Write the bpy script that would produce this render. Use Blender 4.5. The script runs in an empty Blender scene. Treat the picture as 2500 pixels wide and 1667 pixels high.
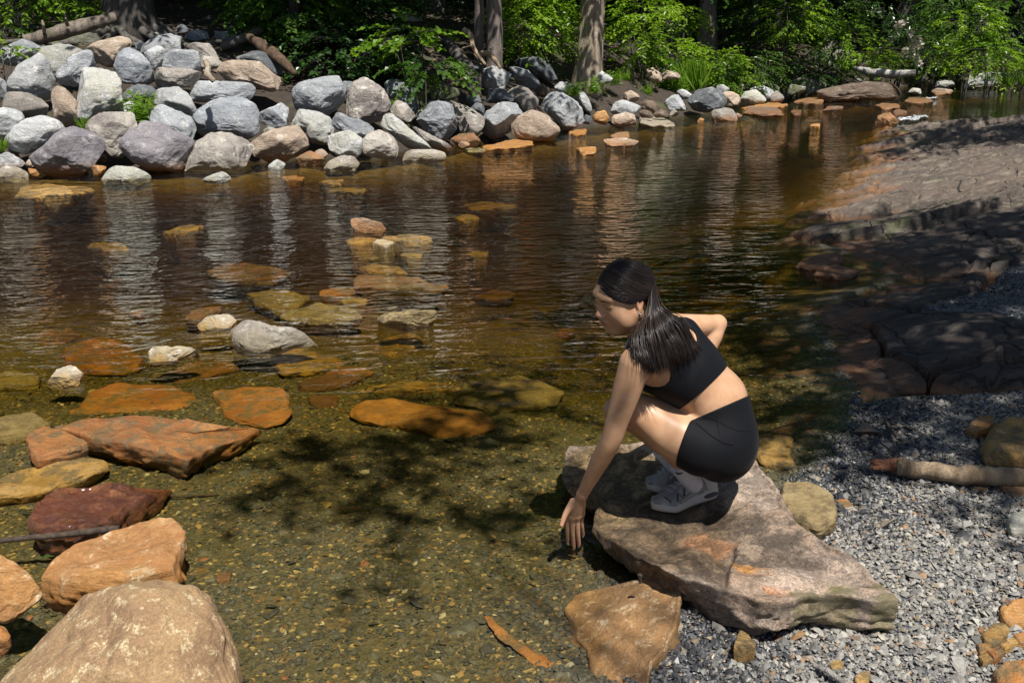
import bpy, math, random, colorsys
import numpy as np
from mathutils import Vector, Matrix, Quaternion
R = math.radians
C = bpy.context.scene.collection
SC = bpy.context.scene

# ------------------------------------------------------------------ camera
CAM_Z, PITCH = 1.75, R(18.0)
cd = bpy.data.cameras.new('camera'); cam = bpy.data.objects.new('camera', cd); C.objects.link(cam)
cam.location = (0, 0, CAM_Z); cam.rotation_euler = (R(90) - PITCH, 0, 0)
cd.sensor_width = 36.0; cd.lens = 35.0; cd.clip_start = 0.05; cd.clip_end = 600
SC.camera = cam
# ------------------------------------------------------------------ sky, sun, exposure
SUN = Vector((0.17, -0.43, 0.90)).normalized()          # direction towards the sun
w = bpy.data.worlds.new('World'); SC.world = w; w.use_nodes = True
nt = w.node_tree
sky = nt.nodes.new('ShaderNodeTexSky'); sky.sky_type = 'NISHITA'; sky.sun_disc = False
sky.sun_elevation = math.asin(SUN.z); sky.sun_rotation = math.atan2(SUN.x, SUN.y)
nt.links.new(sky.outputs[0], nt.nodes['Background'].inputs[0]); nt.nodes['Background'].inputs[1].default_value = 0.05
sl = bpy.data.lights.new('sun', 'SUN'); sl.energy = 5.0; sl.angle = R(0.5); sl.color = (1.0, 0.955, 0.88)
so = bpy.data.objects.new('sun', sl); C.objects.link(so)
so.rotation_euler = (-SUN).to_track_quat('-Z', 'Y').to_euler()
SC.view_settings.view_transform = 'Standard'; SC.view_settings.look = 'None'
SC.view_settings.exposure = 0.44; SC.view_settings.gamma = 1.0; SC.view_settings.use_curve_mapping = False
try:
    SC.cycles.max_bounces = 8; SC.cycles.transparent_max_bounces = 12; SC.cycles.use_denoising = True
    SC.cycles.caustics_reflective = False; SC.cycles.caustics_refractive = False
    SC.cycles.sample_clamp_indirect = 4.0
except Exception:
    pass

# ------------------------------------------------------------------ measured pixels -> points of the place
FX = 2430.0
cp, sp_ = math.cos(PITCH), math.sin(PITCH)
def ray(u, v):
    x = (u - 1250.0) / FX; y = -(v - 833.5) / FX
    return np.array((x, cp + sp_ * y, -sp_ + cp * y))
CAMP = np.array((0, 0, CAM_Z))
def PY(u, v, Y):
    d = ray(u, v); return CAMP + d * (Y / d[1])
def PZ(u, v, z):
    d = ray(u, v); return CAMP + d * ((z - CAM_Z) / d[2])
def PT(u, v, t): return CAMP + ray(u, v) * t
RIGHT = np.array((1.0, 0, 0)); UP = np.array((0, sp_, cp)); FWD = np.array((0, cp, -sp_))
CROPS = {'1': (0, 0, 850 / 2352), '2': (800, 0, 850 / 2352), '3': (1600, 0, 900 / 2352), '4': (0, 400, 850 / 2352),
         '5': (0, 900, 850 / 1738), '6': (1300, 1000, 1200 / 2352), '7': (1750, 250, 750 / 1568),
         'm': (600, 450, 850 / 1989), 'b': (1000, 1300, 700 / 2352), 'r': (1900, 950, 600 / 1312), 's': (0, 0, 1.0)}
def poly(crop, s):
    ox, oy, k = CROPS[crop]
    return np.array([[ox + k * float(a), oy + k * float(b)] for a, b in (q.split(',') for q in s.split())])

# ------------------------------------------------------------------ helpers
def vnoise(p, seed=0):
    p = np.asarray(p, dtype=np.float64)
    i = np.floor(p).astype(np.int64); f = p - i; f = f * f * (3 - 2 * f)
    def h(dx, dy, dz):
        n = ((i[..., 0] + dx) * 374761393 + (i[..., 1] + dy) * 668265263 + (i[..., 2] + dz) * 2147483647 + seed * 974711) & 0xffffffff
        n = ((n ^ (n >> 13)) * 1274126177) & 0xffffffff
        return ((n ^ (n >> 16)) & 0xffff) / 65535.0
    x, y, z = f[..., 0], f[..., 1], f[..., 2]
    a = h(0, 0, 0) * (1 - x) + h(1, 0, 0) * x; b = h(0, 1, 0) * (1 - x) + h(1, 1, 0) * x
    c = h(0, 0, 1) * (1 - x) + h(1, 0, 1) * x; d = h(0, 1, 1) * (1 - x) + h(1, 1, 1) * x
    return ((a * (1 - y) + b * y) * (1 - z) + (c * (1 - y) + d * y) * z) * 2 - 1
def fbm(p, seed=0, octv=4, gain=0.5):
    s = 0; a = 1.0; p = np.asarray(p, dtype=np.float64)
    for o in range(octv):
        s = s + a * vnoise(p, seed + o * 17); p = p * 2.03 + 3.7; a *= gain
    return s
def sstep(a, b, x):
    t = np.clip((x - a) / (b - a), 0, 1); return t * t * (3 - 2 * t)

def mesh_np(name, v, f, mats=None, smooth=True):
    v = np.asarray(v, dtype=np.float32); f = np.asarray(f, dtype=np.int32)
    me = bpy.data.meshes.new(name); n, k = f.shape
    me.vertices.add(len(v)); me.vertices.foreach_set('co', v.ravel())
    me.loops.add(n * k); me.loops.foreach_set('vertex_index', f.ravel())
    me.polygons.add(n); me.polygons.foreach_set('loop_start', np.arange(0, n * k, k, dtype=np.int32))
    me.polygons.foreach_set('use_smooth', np.full(n, smooth))
    me.update(calc_edges=True); me.validate()
    for m in (mats if isinstance(mats, (list, tuple)) else [mats] if mats else []):
        me.materials.append(m)
    return me
def link(name, me, parent=None, loc=None):
    o = bpy.data.objects.new(name, me); C.objects.link(o)
    if parent is not None: o.parent = parent
    if loc is not None: o.location = loc
    return o
def tag(o, label=None, cat=None, group=None, kind=None):
    for k, val in (('label', label), ('category', cat), ('group', group), ('kind', kind)):
        if val: o[k] = val
    return o
def empty(name, loc, label, cat, group=None):
    o = bpy.data.objects.new(name, None); C.objects.link(o); o.location = loc
    return tag(o, label, cat, group)
def child(name, me, parent):
    """a part: its mesh is in world coordinates, its thing stands at parent.location"""
    o = bpy.data.objects.new(name, me); C.objects.link(o); o.parent = parent
    off = Vector((0, 0, 0)); p = parent
    while p is not None: off += p.location; p = p.parent
    o.location = -off
    return o
def join_np(parts):
    vs, fs, n = [], [], 0
    for v, f in parts:
        vs.append(v); fs.append(np.asarray(f) + n); n += len(v)
    return np.concatenate(vs), np.concatenate(fs)
def tube(pts, rad, seg=8, cap=True, flat=None, rough=0.0, seed=0):
    pts = np.asarray(pts, float); n = len(pts); rad = np.broadcast_to(np.asarray(rad, float), (n,))
    tan = np.gradient(pts, axis=0); tan /= np.linalg.norm(tan, axis=1)[:, None] + 1e-9
    ref = np.array((0, 0, 1.0)) if abs(tan[:, 2]).mean() < 0.8 else np.array((1.0, 0.1, 0))
    a = np.cross(tan, ref); a /= np.linalg.norm(a, axis=1)[:, None] + 1e-9
    b = np.cross(a, tan)
    th = np.linspace(0, 2 * np.pi, seg, endpoint=False)
    v = pts[:, None] + rad[:, None, None] * (np.cos(th)[None, :, None] * a[:, None] + (flat or 1.0) * np.sin(th)[None, :, None] * b[:, None])
    v = v.reshape(-1, 3)
    if rough:
        c = np.repeat(pts, seg, axis=0); d = v - c
        v = c + d * (1 + rough * fbm(v * np.array((1, 1, 0.35)) / max(rad.mean(), 1e-3), seed, 3)[:, None])
    i = np.arange(n - 1)[:, None] * seg + np.arange(seg)[None]; j = np.arange(n - 1)[:, None] * seg + (np.arange(seg) + 1)[None] % seg
    f = np.stack([i, j, j + seg, i + seg], -1).reshape(-1, 4)
    if cap:
        v = np.concatenate([v, pts[:1], pts[-1:]]); m = n * seg
        e = np.arange(seg); e2 = (e + 1) % seg
        f = np.concatenate([f, np.stack([e2, e, np.full(seg, m), np.full(seg, m)], -1), np.stack([e + (n - 1) * seg, e2 + (n - 1) * seg, np.full(seg, m + 1), np.full(seg, m + 1)], -1)])
        f2 = f.copy()
    return v, f
def tube_mesh(name, parts, mat, smooth=True):
    """tubes with fans at the ends: the fan quads repeat a corner, so write them as triangles"""
    v, f = join_np(parts)
    tri = f[:, 2] == f[:, 3]
    t = np.concatenate([f[~tri][:, [0, 1, 2]], f[~tri][:, [0, 2, 3]], f[tri][:, :3]])
    return mesh_np(name, v, t, mat, smooth)
def bez(p0, p1, p2, n):
    t = np.linspace(0, 1, n)[:, None]
    return (1 - t) ** 2 * p0 + 2 * t * (1 - t) * p1 + t * t * p2
_ico = {}
def ico(n):
    if n in _ico: return _ico[n]
    g = (1 + 5 ** 0.5) / 2
    v = [(-1, g, 0), (1, g, 0), (-1, -g, 0), (1, -g, 0), (0, -1, g), (0, 1, g), (0, -1, -g), (0, 1, -g), (g, 0, -1), (g, 0, 1), (-g, 0, -1), (-g, 0, 1)]
    f = [(0, 11, 5), (0, 5, 1), (0, 1, 7), (0, 7, 10), (0, 10, 11), (1, 5, 9), (5, 11, 4), (11, 10, 2), (10, 7, 6), (7, 1, 8), (3, 9, 4), (3, 4, 2), (3, 2, 6), (3, 6, 8), (3, 8, 9), (4, 9, 5), (2, 4, 11), (6, 2, 10), (8, 6, 7), (9, 8, 1)]
    v = np.array(v, float); v /= np.linalg.norm(v[0]); f = np.array(f)
    for _ in range(n):
        e = np.concatenate([f[:, [0, 1]], f[:, [1, 2]], f[:, [2, 0]]]); e.sort(axis=1)
        ue, inv = np.unique(e, axis=0, return_inverse=True); inv = inv.ravel()
        m = (v[ue[:, 0]] + v[ue[:, 1]]); m /= np.linalg.norm(m, axis=1)[:, None]
        k = len(f); a, b, c = inv[:k] + len(v), inv[k:2 * k] + len(v), inv[2 * k:] + len(v)
        f = np.concatenate([np.stack([f[:, 0], a, c], 1), np.stack([f[:, 1], b, a], 1), np.stack([f[:, 2], c, b], 1), np.stack([a, b, c], 1)])
        v = np.concatenate([v, m])
    _ico[n] = (v, f); return _ico[n]

# ------------------------------------------------------------------ materials
class NT:
    def __init__(s, name):
        s.m = bpy.data.materials.new(name); s.m.use_nodes = True; s.t = s.m.node_tree
        s.b = s.t.nodes['Principled BSDF']; s.out = s.t.nodes['Material Output']
    def n(s, typ, **kw):
        x = s.t.nodes.new('ShaderNode' + typ)
        for k, val in kw.items():
            if k.startswith('i_'):
                key = k[2:]; key = int(key) if key.isdigit() else key.replace('_', ' ')
                if isinstance(val, bpy.types.NodeSocket): s.t.links.new(val, x.inputs[key])
                else: x.inputs[key].default_value = val
            else: setattr(x, k, val)
        return x
    def l(s, a, b): s.t.links.new(a, b)
    def noise(s, vec, scale, detail=6, rough=0.55, dist=0.0):
        return s.n('TexNoise', i_Vector=vec, i_Scale=scale, i_Detail=detail, i_Roughness=rough, i_Distortion=dist).outputs['Fac']
    def ramp(s, fac, a, b, mode='SMOOTHSTEP'):
        return s.n('MapRange', interpolation_type=mode, i_0=fac, i_1=a, i_2=b).outputs[0]
    def mix(s, fac, a, b, blend='MIX'):
        x = s.n('Mix', data_type='RGBA', blend_type=blend, clamp_factor=True)
        for i, val in ((0, fac), (6, a), (7, b)):
            if isinstance(val, bpy.types.NodeSocket): s.l(val, x.inputs[i])
            else: x.inputs[i].default_value = (val if i == 0 else (*val[:3], 1))
        return x.outputs[2]
    def math(s, op, a, b=0.0):
        x = s.n('Math', operation=op)
        for i, val in ((0, a), (1, b)):
            if isinstance(val, bpy.types.NodeSocket): s.l(val, x.inputs[i])
            else: x.inputs[i].default_value = val
        return x.outputs[0]
    def bump(s, h, strength, dist, normal=None):
        x = s.n('Bump', i_Strength=strength, i_Distance=dist, i_Height=h)
        if normal is not None: s.l(normal, x.inputs['Normal'])
        return x.outputs[0]
    def objvec(s, stretch=None):
        tc = s.n('TexCoord').outputs['Object']; r = s.n('ObjectInfo').outputs['Random']
        off = s.n('CombineXYZ', i_0=s.math('MULTIPLY', r, 91.0), i_1=s.math('MULTIPLY', r, 57.0), i_2=s.math('MULTIPLY', r, 33.0)).outputs[0]
        v = s.n('VectorMath', operation='ADD', i_0=tc, i_1=off).outputs[0]
        if stretch: v = s.n('VectorMath', operation='MULTIPLY', i_0=v, i_1=stretch).outputs[0]
        return v, r

def rock_mat(name, c1, c2, c3, lichen=(0.5, 0.5, 0.45), lich=0.35,  k=1.0, rough=0.85, stain=None, speck=0.5, band=0.0, bump=1.0, wet=False, stain_h=(0.02, 0.16)):
    q = NT(name); v, r = q.objvec()
    a = q.noise(v, 1.6 * k, 5, 0.6, 0.4); b = q.noise(v, 6.5 * k, 8, 0.68, 0.3); c = q.noise(v, 38 * k, 6, 0.7)
    vb = q.n('VectorMath', operation='MULTIPLY', i_0=v, i_1=(1.2, 1.2, 7.0)).outputs[0]
    d = q.noise(vb, 3.0 * k, 7, 0.65, 1.2)
    col = q.mix(q.ramp(a, 0.38, 0.62), c1, c2)
    col = q.mix(q.ramp(b, 0.5, 0.68), col, c3)
    if band: col = q.mix(q.math('MULTIPLY', q.ramp(d, 0.5, 0.6), band), col, c3)
    col = q.mix(q.math('MULTIPLY', q.ramp(q.math('ADD', b, q.math('MULTIPLY', c, 0.6)), 0.86 if lich < .85 else .76, 0.98 if lich < .85 else .9), lich), col, lichen)
    col = q.mix(q.math('MULTIPLY', q.ramp(c, 0.35, 0.62), speck), col, q.mix(1.0, col, (1.55, 1.5, 1.45), 'MULTIPLY'))
    dk = q.math('MULTIPLY', q.ramp(q.noise(v, 90 * k, 3, 0.6), 0.56, 0.66), 0.55 * speck + 0.1)
    col = q.mix(dk, col, q.mix(1.0, col, (0.42, 0.4, 0.38), 'MULTIPLY'))
    bright = q.n('MapRange', i_0=r, i_3=0.8, i_4=1.2).outputs[0]
    col = q.mix(1.0, col, q.n('CombineXYZ', i_0=bright, i_1=bright, i_2=bright).outputs[0], 'MULTIPLY')
    ro = rough
    if stain:
        z = q.n('SeparateXYZ', i_0=q.n('NewGeometry').outputs['Position']).outputs[2]
        zz = q.math('ADD', z, q.math('MULTIPLY', q.math('SUBTRACT', b, 0.5), 0.12))
        fz = q.n('MapRange', interpolation_type='SMOOTHSTEP', i_0=zz, i_1=stain_h[1], i_2=stain_h[0]).outputs[0]
        col = q.mix(q.math('MULTIPLY', fz, 0.85), col, q.mix(q.ramp(b, 0.4, 0.6), stain, [s_ * 0.6 for s_ in stain]))
        ro = q.n('MapRange', i_0=fz, i_3=rough, i_4=min(rough, 0.5)).outputs[0]
    q.l(col, q.b.inputs['Base Color'])
    if isinstance(ro, float): q.b.inputs['Roughness'].default_value = ro
    else: q.l(ro, q.b.inputs['Roughness'])
    if wet:
        q.b.inputs['Roughness'].default_value = 0.28; q.b.inputs['Coat Weight'].default_value = 0.35; q.b.inputs['Coat Roughness'].default_value = 0.12
    h1 = q.bump(q.noise(v, 4.5 * k, 10, 0.72, 0.5), 0.55 * bump, 0.16 / k)
    h2 = q.bump(d, 0.35 * bump, 0.05 / k, h1)
    h3 = q.bump(c, 0.5 * bump, 0.012 / k, h2)
    q.l(h3, q.b.inputs['Normal'])
    return q.m
ST = (0.30, 0.135, 0.045)
M = {}
M['G'] = rock_mat('grey_stone', (0.308, 0.325, 0.342), (0.230, 0.246, 0.269), (0.381, 0.392, 0.398), (0.582, 0.594, 0.594), 0.4, stain=ST, band=0.2)
M['LG'] = rock_mat('pale_grey_stone', (0.399, 0.410, 0.415), (0.315, 0.326, 0.336), (0.473, 0.473, 0.462), (0.609, 0.609, 0.588), 0.45, stain=ST, band=0.15)
M['BG'] = rock_mat('blue_grey_stone', (0.302, 0.325, 0.358), (0.235, 0.252, 0.280), (0.370, 0.386, 0.403), (0.560, 0.582, 0.582), 0.4, stain=ST)
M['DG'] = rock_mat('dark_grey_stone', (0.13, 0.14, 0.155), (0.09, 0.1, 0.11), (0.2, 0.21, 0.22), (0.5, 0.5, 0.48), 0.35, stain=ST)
M['PG'] = rock_mat('purple_grey_stone', (0.215, 0.2, 0.215), (0.16, 0.15, 0.17), (0.28, 0.27, 0.28), (0.42, 0.41, 0.4), 0.3, stain=ST)
M['TN'] = rock_mat('tan_stone', (0.40, 0.31, 0.235), (0.30, 0.235, 0.18), (0.46, 0.38, 0.31), (0.56, 0.52, 0.45), 0.4, stain=(0.36, 0.17, 0.06), band=0.25)
M['BT'] = rock_mat('brown_grey_stone', (0.265, 0.24, 0.212), (0.2, 0.182, 0.162), (0.33, 0.31, 0.285), (0.46, 0.45, 0.42), 0.45, stain=ST, band=0.4)
M['MB'] = rock_mat('mottled_brown_stone', (0.35, 0.325, 0.29), (0.2, 0.175, 0.165), (0.42, 0.39, 0.345), (0.6, 0.56, 0.5), 0.6, stain=(0.36, 0.3, 0.2))
M['SP'] = rock_mat('streaked_pale_stone', (0.40, 0.405, 0.395), (0.34, 0.335, 0.29), (0.29, 0.3, 0.305), (0.58, 0.58, 0.56), 0.5, band=0.5)
M['GW'] = rock_mat('greenish_white_stone', (0.40, 0.395, 0.345), (0.33, 0.33, 0.28), (0.46, 0.45, 0.41), (0.56, 0.55, 0.5), 0.6, stain=(0.42, 0.36, 0.18), stain_h=(-0.03, 0.05))
M['OR'] = rock_mat('orange_stone', (0.36, 0.15, 0.04), (0.26, 0.095, 0.025), (0.42, 0.215, 0.08), (0.13, 0.095, 0.045), 0.9, k=1.6, rough=0.5, band=0.4)
M['YO'] = rock_mat('ochre_stone', (0.42, 0.255, 0.08), (0.32, 0.18, 0.05), (0.46, 0.32, 0.15), (0.13, 0.095, 0.045), 0.9, k=1.6, rough=0.6, band=0.4)
M['OY'] = rock_mat('orange_crusted_stone', (0.40, 0.205, 0.065), (0.31, 0.15, 0.055), (0.44, 0.28, 0.13), (0.56, 0.52, 0.4), 0.5, k=1.8, rough=0.7, band=0.3, stain=(0.46, 0.2, 0.04), stain_h=(-0.02, 0.1))
M['OL'] = rock_mat('olive_stone', (0.30, 0.225, 0.105), (0.22, 0.16, 0.075), (0.36, 0.29, 0.16), (0.13, 0.095, 0.045), 0.9, k=1.5, rough=0.6, band=0.4)
M['RR'] = rock_mat('wet_red_stone', (0.12, 0.038, 0.018), (0.075, 0.024, 0.014), (0.2, 0.075, 0.025), (0.27, 0.12, 0.06), 0.25, k=2.2, wet=True, band=0.5, bump=1.3)
M['RB'] = rock_mat('rust_brown_stone', (0.26, 0.125, 0.055), (0.18, 0.085, 0.04), (0.32, 0.185, 0.09), (0.13, 0.095, 0.045), 0.9, k=1.5, rough=0.5, band=0.4)
M['BR'] = rock_mat('brown_stone', (0.17, 0.125, 0.09), (0.11, 0.08, 0.06), (0.23, 0.18, 0.14), (0.35, 0.31, 0.26), 0.3, stain=(0.2, 0.085, 0.035), band=0.3)
M['SL'] = rock_mat('crusted_slab_stone', (0.33, 0.185, 0.075), (0.2, 0.115, 0.05), (0.38, 0.25, 0.13), (0.5, 0.42, 0.3), 0.5, k=3.2, rough=0.8, speck=0.8, bump=1.2)
def slab_mat():
    q = NT('stained_slab_stone'); v = q.n('NewGeometry').outputs['Position']
    def spot(u, vv, z, rx, ry, wob=.25, rot=0.0):
        p = PZ(u, vv, z); d = q.n('VectorMath', operation='SUBTRACT', i_0=v, i_1=tuple(p)).outputs[0]
        d = q.n('Mapping', i_Vector=d, i_Rotation=(0, 0, rot), vector_type='POINT').outputs[0]
        d = q.n('VectorMath', operation='MULTIPLY', i_0=d, i_1=(1 / rx, 1 / ry, .3)).outputs[0]
        ln = q.n('VectorMath', operation='LENGTH', i_0=d).outputs['Value']
        ln = q.math('ADD', ln, q.math('MULTIPLY', q.math('SUBTRACT', n2, .5), wob * 3.2)); return q.n('MapRange', interpolation_type='SMOOTHSTEP', i_0=ln, i_1=1.3, i_2=.75).outputs[0]
    n1 = q.noise(v, 4, 6, .65, .4); n2 = q.noise(v, 9, 9, .72, .6); n3 = q.noise(v, 55, 7, .75, .5); n4 = q.noise(v, 150, 4, .7)
    col = q.mix(q.ramp(n1, .38, .62), (.26, .19, .14), (.34, .275, .225))
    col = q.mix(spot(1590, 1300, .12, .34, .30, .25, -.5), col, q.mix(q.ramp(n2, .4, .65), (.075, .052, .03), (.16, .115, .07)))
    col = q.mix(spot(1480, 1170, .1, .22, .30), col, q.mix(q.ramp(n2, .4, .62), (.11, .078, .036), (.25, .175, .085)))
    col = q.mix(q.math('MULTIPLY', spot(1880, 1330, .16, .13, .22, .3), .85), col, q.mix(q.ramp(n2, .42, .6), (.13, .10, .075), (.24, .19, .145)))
    col = q.mix(q.math('MULTIPLY', spot(1740, 1300, .16, .10, .06, .4), .8), col, (.30, .155, .075))
    col = q.mix(q.math('MULTIPLY', spot(1840, 1380, .17, .065, .042, .3, .6), .9), col, q.mix(q.ramp(n3, .4, .6), (.50, .235, .05), (.40, .22, .09)))
    col = q.mix(q.math('MULTIPLY', spot(1905, 1435, .17, .05, .02, .3, .2), .8), col, (.34, .15, .06))
    col = q.mix(q.math('MULTIPLY', spot(1960, 1405, .17, .14, .09, .3), .6), col, (.47, .38, .31))
    cr = q.math('MULTIPLY', q.ramp(q.math('ADD', n2, q.math('MULTIPLY', n3, .9)), .86, 1.04), .85)
    col = q.mix(cr, col, q.mix(1.0, col, (2.0, 1.9, 1.8), 'MULTIPLY'))
    col = q.mix(q.math('MULTIPLY', q.ramp(n4, .48, .6), .7), col, q.mix(1.0, col, (.40, .37, .35), 'MULTIPLY'))
    col = q.mix(q.math('MULTIPLY', q.ramp(q.noise(v, 22, 8, .75, .8), .52, .64), .65), col, q.mix(1.0, col, (.45, .40, .36), 'MULTIPLY'))
    for (u, vv, z, a, b) in ((2045, 1465, .12, .05, .05), (2170, 1480, .14, .035, .04), (2040, 1415, .17, .02, .035), (1960, 1480, .12, .05, .04), (2150, 1430, .16, .02, .03)):
        col = q.mix(q.math('MULTIPLY', spot(u, vv, z, a, b, .85), .55), col, (.22, .20, .075))
    q.l(col, q.b.inputs['Base Color']); q.b.inputs['Roughness'].default_value = .8
    q.l(q.bump(n3, .8, .012, q.bump(n2, .8, .05)), q.b.inputs['Normal']); return q.m
M['BS'] = slab_mat()
M['BB'] = rock_mat('lichen_boulder_stone', (0.25, 0.165, 0.085), (0.18, 0.112, 0.062), (0.30, 0.215, 0.115), (0.42, 0.385, 0.26), 0.6, k=4.2, rough=0.85, speck=0.9, bump=0.8)
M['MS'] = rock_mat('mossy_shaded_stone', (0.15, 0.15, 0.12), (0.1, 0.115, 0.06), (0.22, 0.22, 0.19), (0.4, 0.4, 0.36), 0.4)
M['WH'] = rock_mat('white_crusted_stone', (0.46, 0.4, 0.31), (0.4, 0.33, 0.22), (0.54, 0.49, 0.4), (0.66, 0.63, 0.56), 0.6, k=1.8, rough=0.75, stain=(0.42, 0.27, 0.08), stain_h=(-0.01, 0.06))
# ------------------------------------------------------------------ the lie of the land
def shore(s): return np.array([PZ(u, v, 0.0)[:2] for u, v in poly('s', s)])
FB = shore('-900,470 -300,440 0,434 250,430 420,428 600,420 700,402 870,412 990,396 1090,378 1150,362 1330,348 1420,328 1500,318 1640,306 1740,292 1790,298 1900,264 2000,260 2150,250 2230,240 2350,234 2500,226 2700,222')
FB = np.concatenate([[(-60, 9.0)], FB, [(30, 31), (70, 40), (70, 160), (-60, 160)]])
RS = shore('1500,1950 1555,1680 1640,1560 1600,1450 1700,1320 1840,1200 1915,1225 1975,1185 2050,1120 2100,1030 2105,940 2061,910 2037,838 1990,775 2065,718 2209,680 2166,647 2085,618 1990,585 2065,513 2123,470 2128,441 2166,403 2175,350 2200,312')
RS = np.concatenate([RS, [(9.0, 17.6), (16, 19.5), (70, 24), (70, -30), (0.35, -30), (0.35, 0)]])
def sdpoly(p, P):
    """signed distance to a closed polygon, positive inside"""
    d2 = np.full(len(p), 1e9); ins = np.zeros(len(p), bool)
    for a, b in zip(P, np.roll(P, -1, axis=0)):
        e = b - a; w_ = p - a; t = np.clip((w_ @ e) / (e @ e), 0, 1)
        q = w_ - t[:, None] * e; d2 = np.minimum(d2, (q * q).sum(1))
        c1 = (a[1] <= p[:, 1]) & (b[1] > p[:, 1]); c2 = (b[1] <= p[:, 1]) & (a[1] > p[:, 1])
        cr = e[0] * w_[:, 1] - e[1] * w_[:, 0]
        ins ^= (c1 & (cr > 0)) | (c2 & (cr < 0))
    return np.sqrt(d2) * np.where(ins, 1, -1)
LB = np.array([PZ(u, v, 0.08)[:2] for u, v in ((1950, 1010), (2060, 940), (2110, 936), (2300, 925), (2500, 915), (2900, 880))])
POCKET = np.array([PZ(u, v, 0.2)[:2] for u, v in poly('7', '980,940 1100,915 1240,905 1390,860 1420,765 1568,745 1900,735 1900,1130 1560,1120 1400,1050 1200,1020 1020,970')])
def pile_z(x, y, d):
    k = 1 - sstep(2.0, 6.5, x); s = 0.17 + 0.36 * k
    z = s * np.minimum(d, 2.45) + 0.08 * np.clip(d - 2.45, 0, 9) + 0.26 * np.clip(d - 12, 0, 200)
    return z
def ledge_base(d): return np.where(d > 0, 0.17 * np.minimum(d, 4) + 0.07 * np.clip(d - 4, 0, 20), 0.2 * d)
def pool_depth(x, y, df, dr):
    dp = 0.075 + 0.02 * sstep(-1.0, 0.2, x) + 0.09 * sstep(3.7, 5.5, y) + 0.20 * sstep(5.6, 8.5, y) + 0.34 * sstep(0.0, 1.5, x) * sstep(3.9, 5.5, y) * sstep(14, 10, y) - 0.10 * sstep(11, 16, y)
    dp = np.minimum(dp, 0.05 + 0.30 * np.maximum(-df, 0)); return np.minimum(dp, 0.0 + 0.20 * np.maximum(-dr, 0))
def ground_h(x, y, parts=False):
    p = np.stack([x, y], 1); df = sdpoly(p, FB); dr = sdpoly(p, RS)
    p3 = np.stack([x, y, x * 0], 1)
    z = -pool_depth(x, y, df, dr)
    z = z + np.where((df < 0) & (dr < 0), 0.03 * fbm(p3 * 1.3, 3, 3) * sstep(0, 0.6, -np.maximum(df, dr)), 0)
    yb = np.interp(x, LB[:, 0], LB[:, 1]); onledge = sstep(-0.1, 0.25, y - yb) * (dr > -1.5) * (x > 0.9)
    zr = 0.045 * np.clip(dr, 0, 3) + 0.10 * np.clip(dr - 3, 0, 50) + 0.012 * fbm(p3 * 2.2, 5, 3)
    zr = np.where(dr > 6, zr + 0.3 * np.clip(dr - 6, 0, 60) * 0.4, zr)
    pk = sdpoly(p, POCKET)
    zl = ledge_base(dr) - 0.25 * sstep(0.12, -0.1, pk)
    zr = zr * (1 - onledge) + zl * onledge
    z = np.where(dr > 0, zr, z)
    zb = pile_z(x, y, np.maximum(df, 0)) - 0.40 * sstep(-0.1, 0.45, df) * (1 - sstep(2.7, 4.0, df)) + 0.10 * fbm(p3 * 0.9, 9, 4) * sstep(0.5, 3, df) - 0.17 * sstep(1.9, 2.6, df) * (1 - sstep(4.5, 6.5, df))
    z = np.where(df > 0, zb, z)
    return (z, df, dr, pk, onledge) if parts else z
def gz(x, y): return float(ground_h(np.array([float(x)]), np.array([float(y)]))[0])

s = np.linspace(-1, 1, 351); xs = 60 * np.sinh(4.6 * s) / np.sinh(4.6) + 1.5
s = np.linspace(-0.72, 1, 400); ys = 3.6 + 130 * np.sinh(5.0 * s) / np.sinh(5.0)
ys = ys[ys > -12]
gx, gy = np.meshgrid(xs, ys); gx = gx.ravel(); gy = gy.ravel()
gzv, gdf, gdr, gpk, gol = ground_h(gx, gy, True)
nx, ny = len(xs), len(ys)
i = (np.arange(ny - 1)[:, None] * nx + np.arange(nx - 1)[None]).ravel()
q = NT('ground_soil'); v = q.n('NewGeometry').outputs['Position']
bank = q.n('Attribute', attribute_name='bank').outputs['Fac']; wetg = q.n('Attribute', attribute_name='gravel').outputs['Fac']
a = q.noise(v, 1.3, 5, 0.6); b = q.noise(v, 9, 8, 0.7); c = q.noise(v, 45, 5, 0.7)
vo = q.n('TexVoronoi', i_Vector=v, i_Scale=70.0, i_Randomness=1.0); vf = q.n('TexVoronoi', i_Vector=v, i_Scale=26.0)
pc = q.n('SeparateXYZ', i_0=vo.outputs['Color']).outputs[0]
bed = q.mix(q.ramp(a, 0.35, 0.65), (0.105, 0.09, 0.052), (0.07, 0.062, 0.038))
bed = q.mix(q.ramp(pc, 0.1, 0.9), bed, (0.15, 0.125, 0.075)); bed = q.mix(q.ramp(pc, 0.9, 0.94), bed, (0.42, 0.3, 0.13))
bed = q.mix(q.math('MULTIPLY', q.ramp(b, 0.55, 0.7), 0.8), bed, (0.27, 0.145, 0.045))
fy = q.n('MapRange', interpolation_type='SMOOTHSTEP', i_0=q.n('SeparateXYZ', i_0=v).outputs[1], i_1=4.5, i_2=8.0).outputs[0]
bed = q.mix(q.math('MULTIPLY', fy, .8), bed, q.mix(q.ramp(b, 0.4, 0.6), (0.24, 0.15, 0.05), (0.13, 0.085, 0.035)))
grav = q.mix(q.ramp(pc, 0.1, 0.9), (0.075, 0.08, 0.088), (0.17, 0.175, 0.185))
lit = q.mix(q.ramp(b, 0.4, 0.62), (0.055, 0.038, 0.026), (0.03, 0.025, 0.019)); lit = q.mix(q.ramp(c, 0.6, 0.7), lit, (0.16, 0.1, 0.065))
lit = q.mix(q.ramp(a, 0.55, 0.68), lit, (0.07, 0.085, 0.025))
col = q.mix(wetg, bed, grav); col = q.mix(bank, col, lit)
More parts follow.
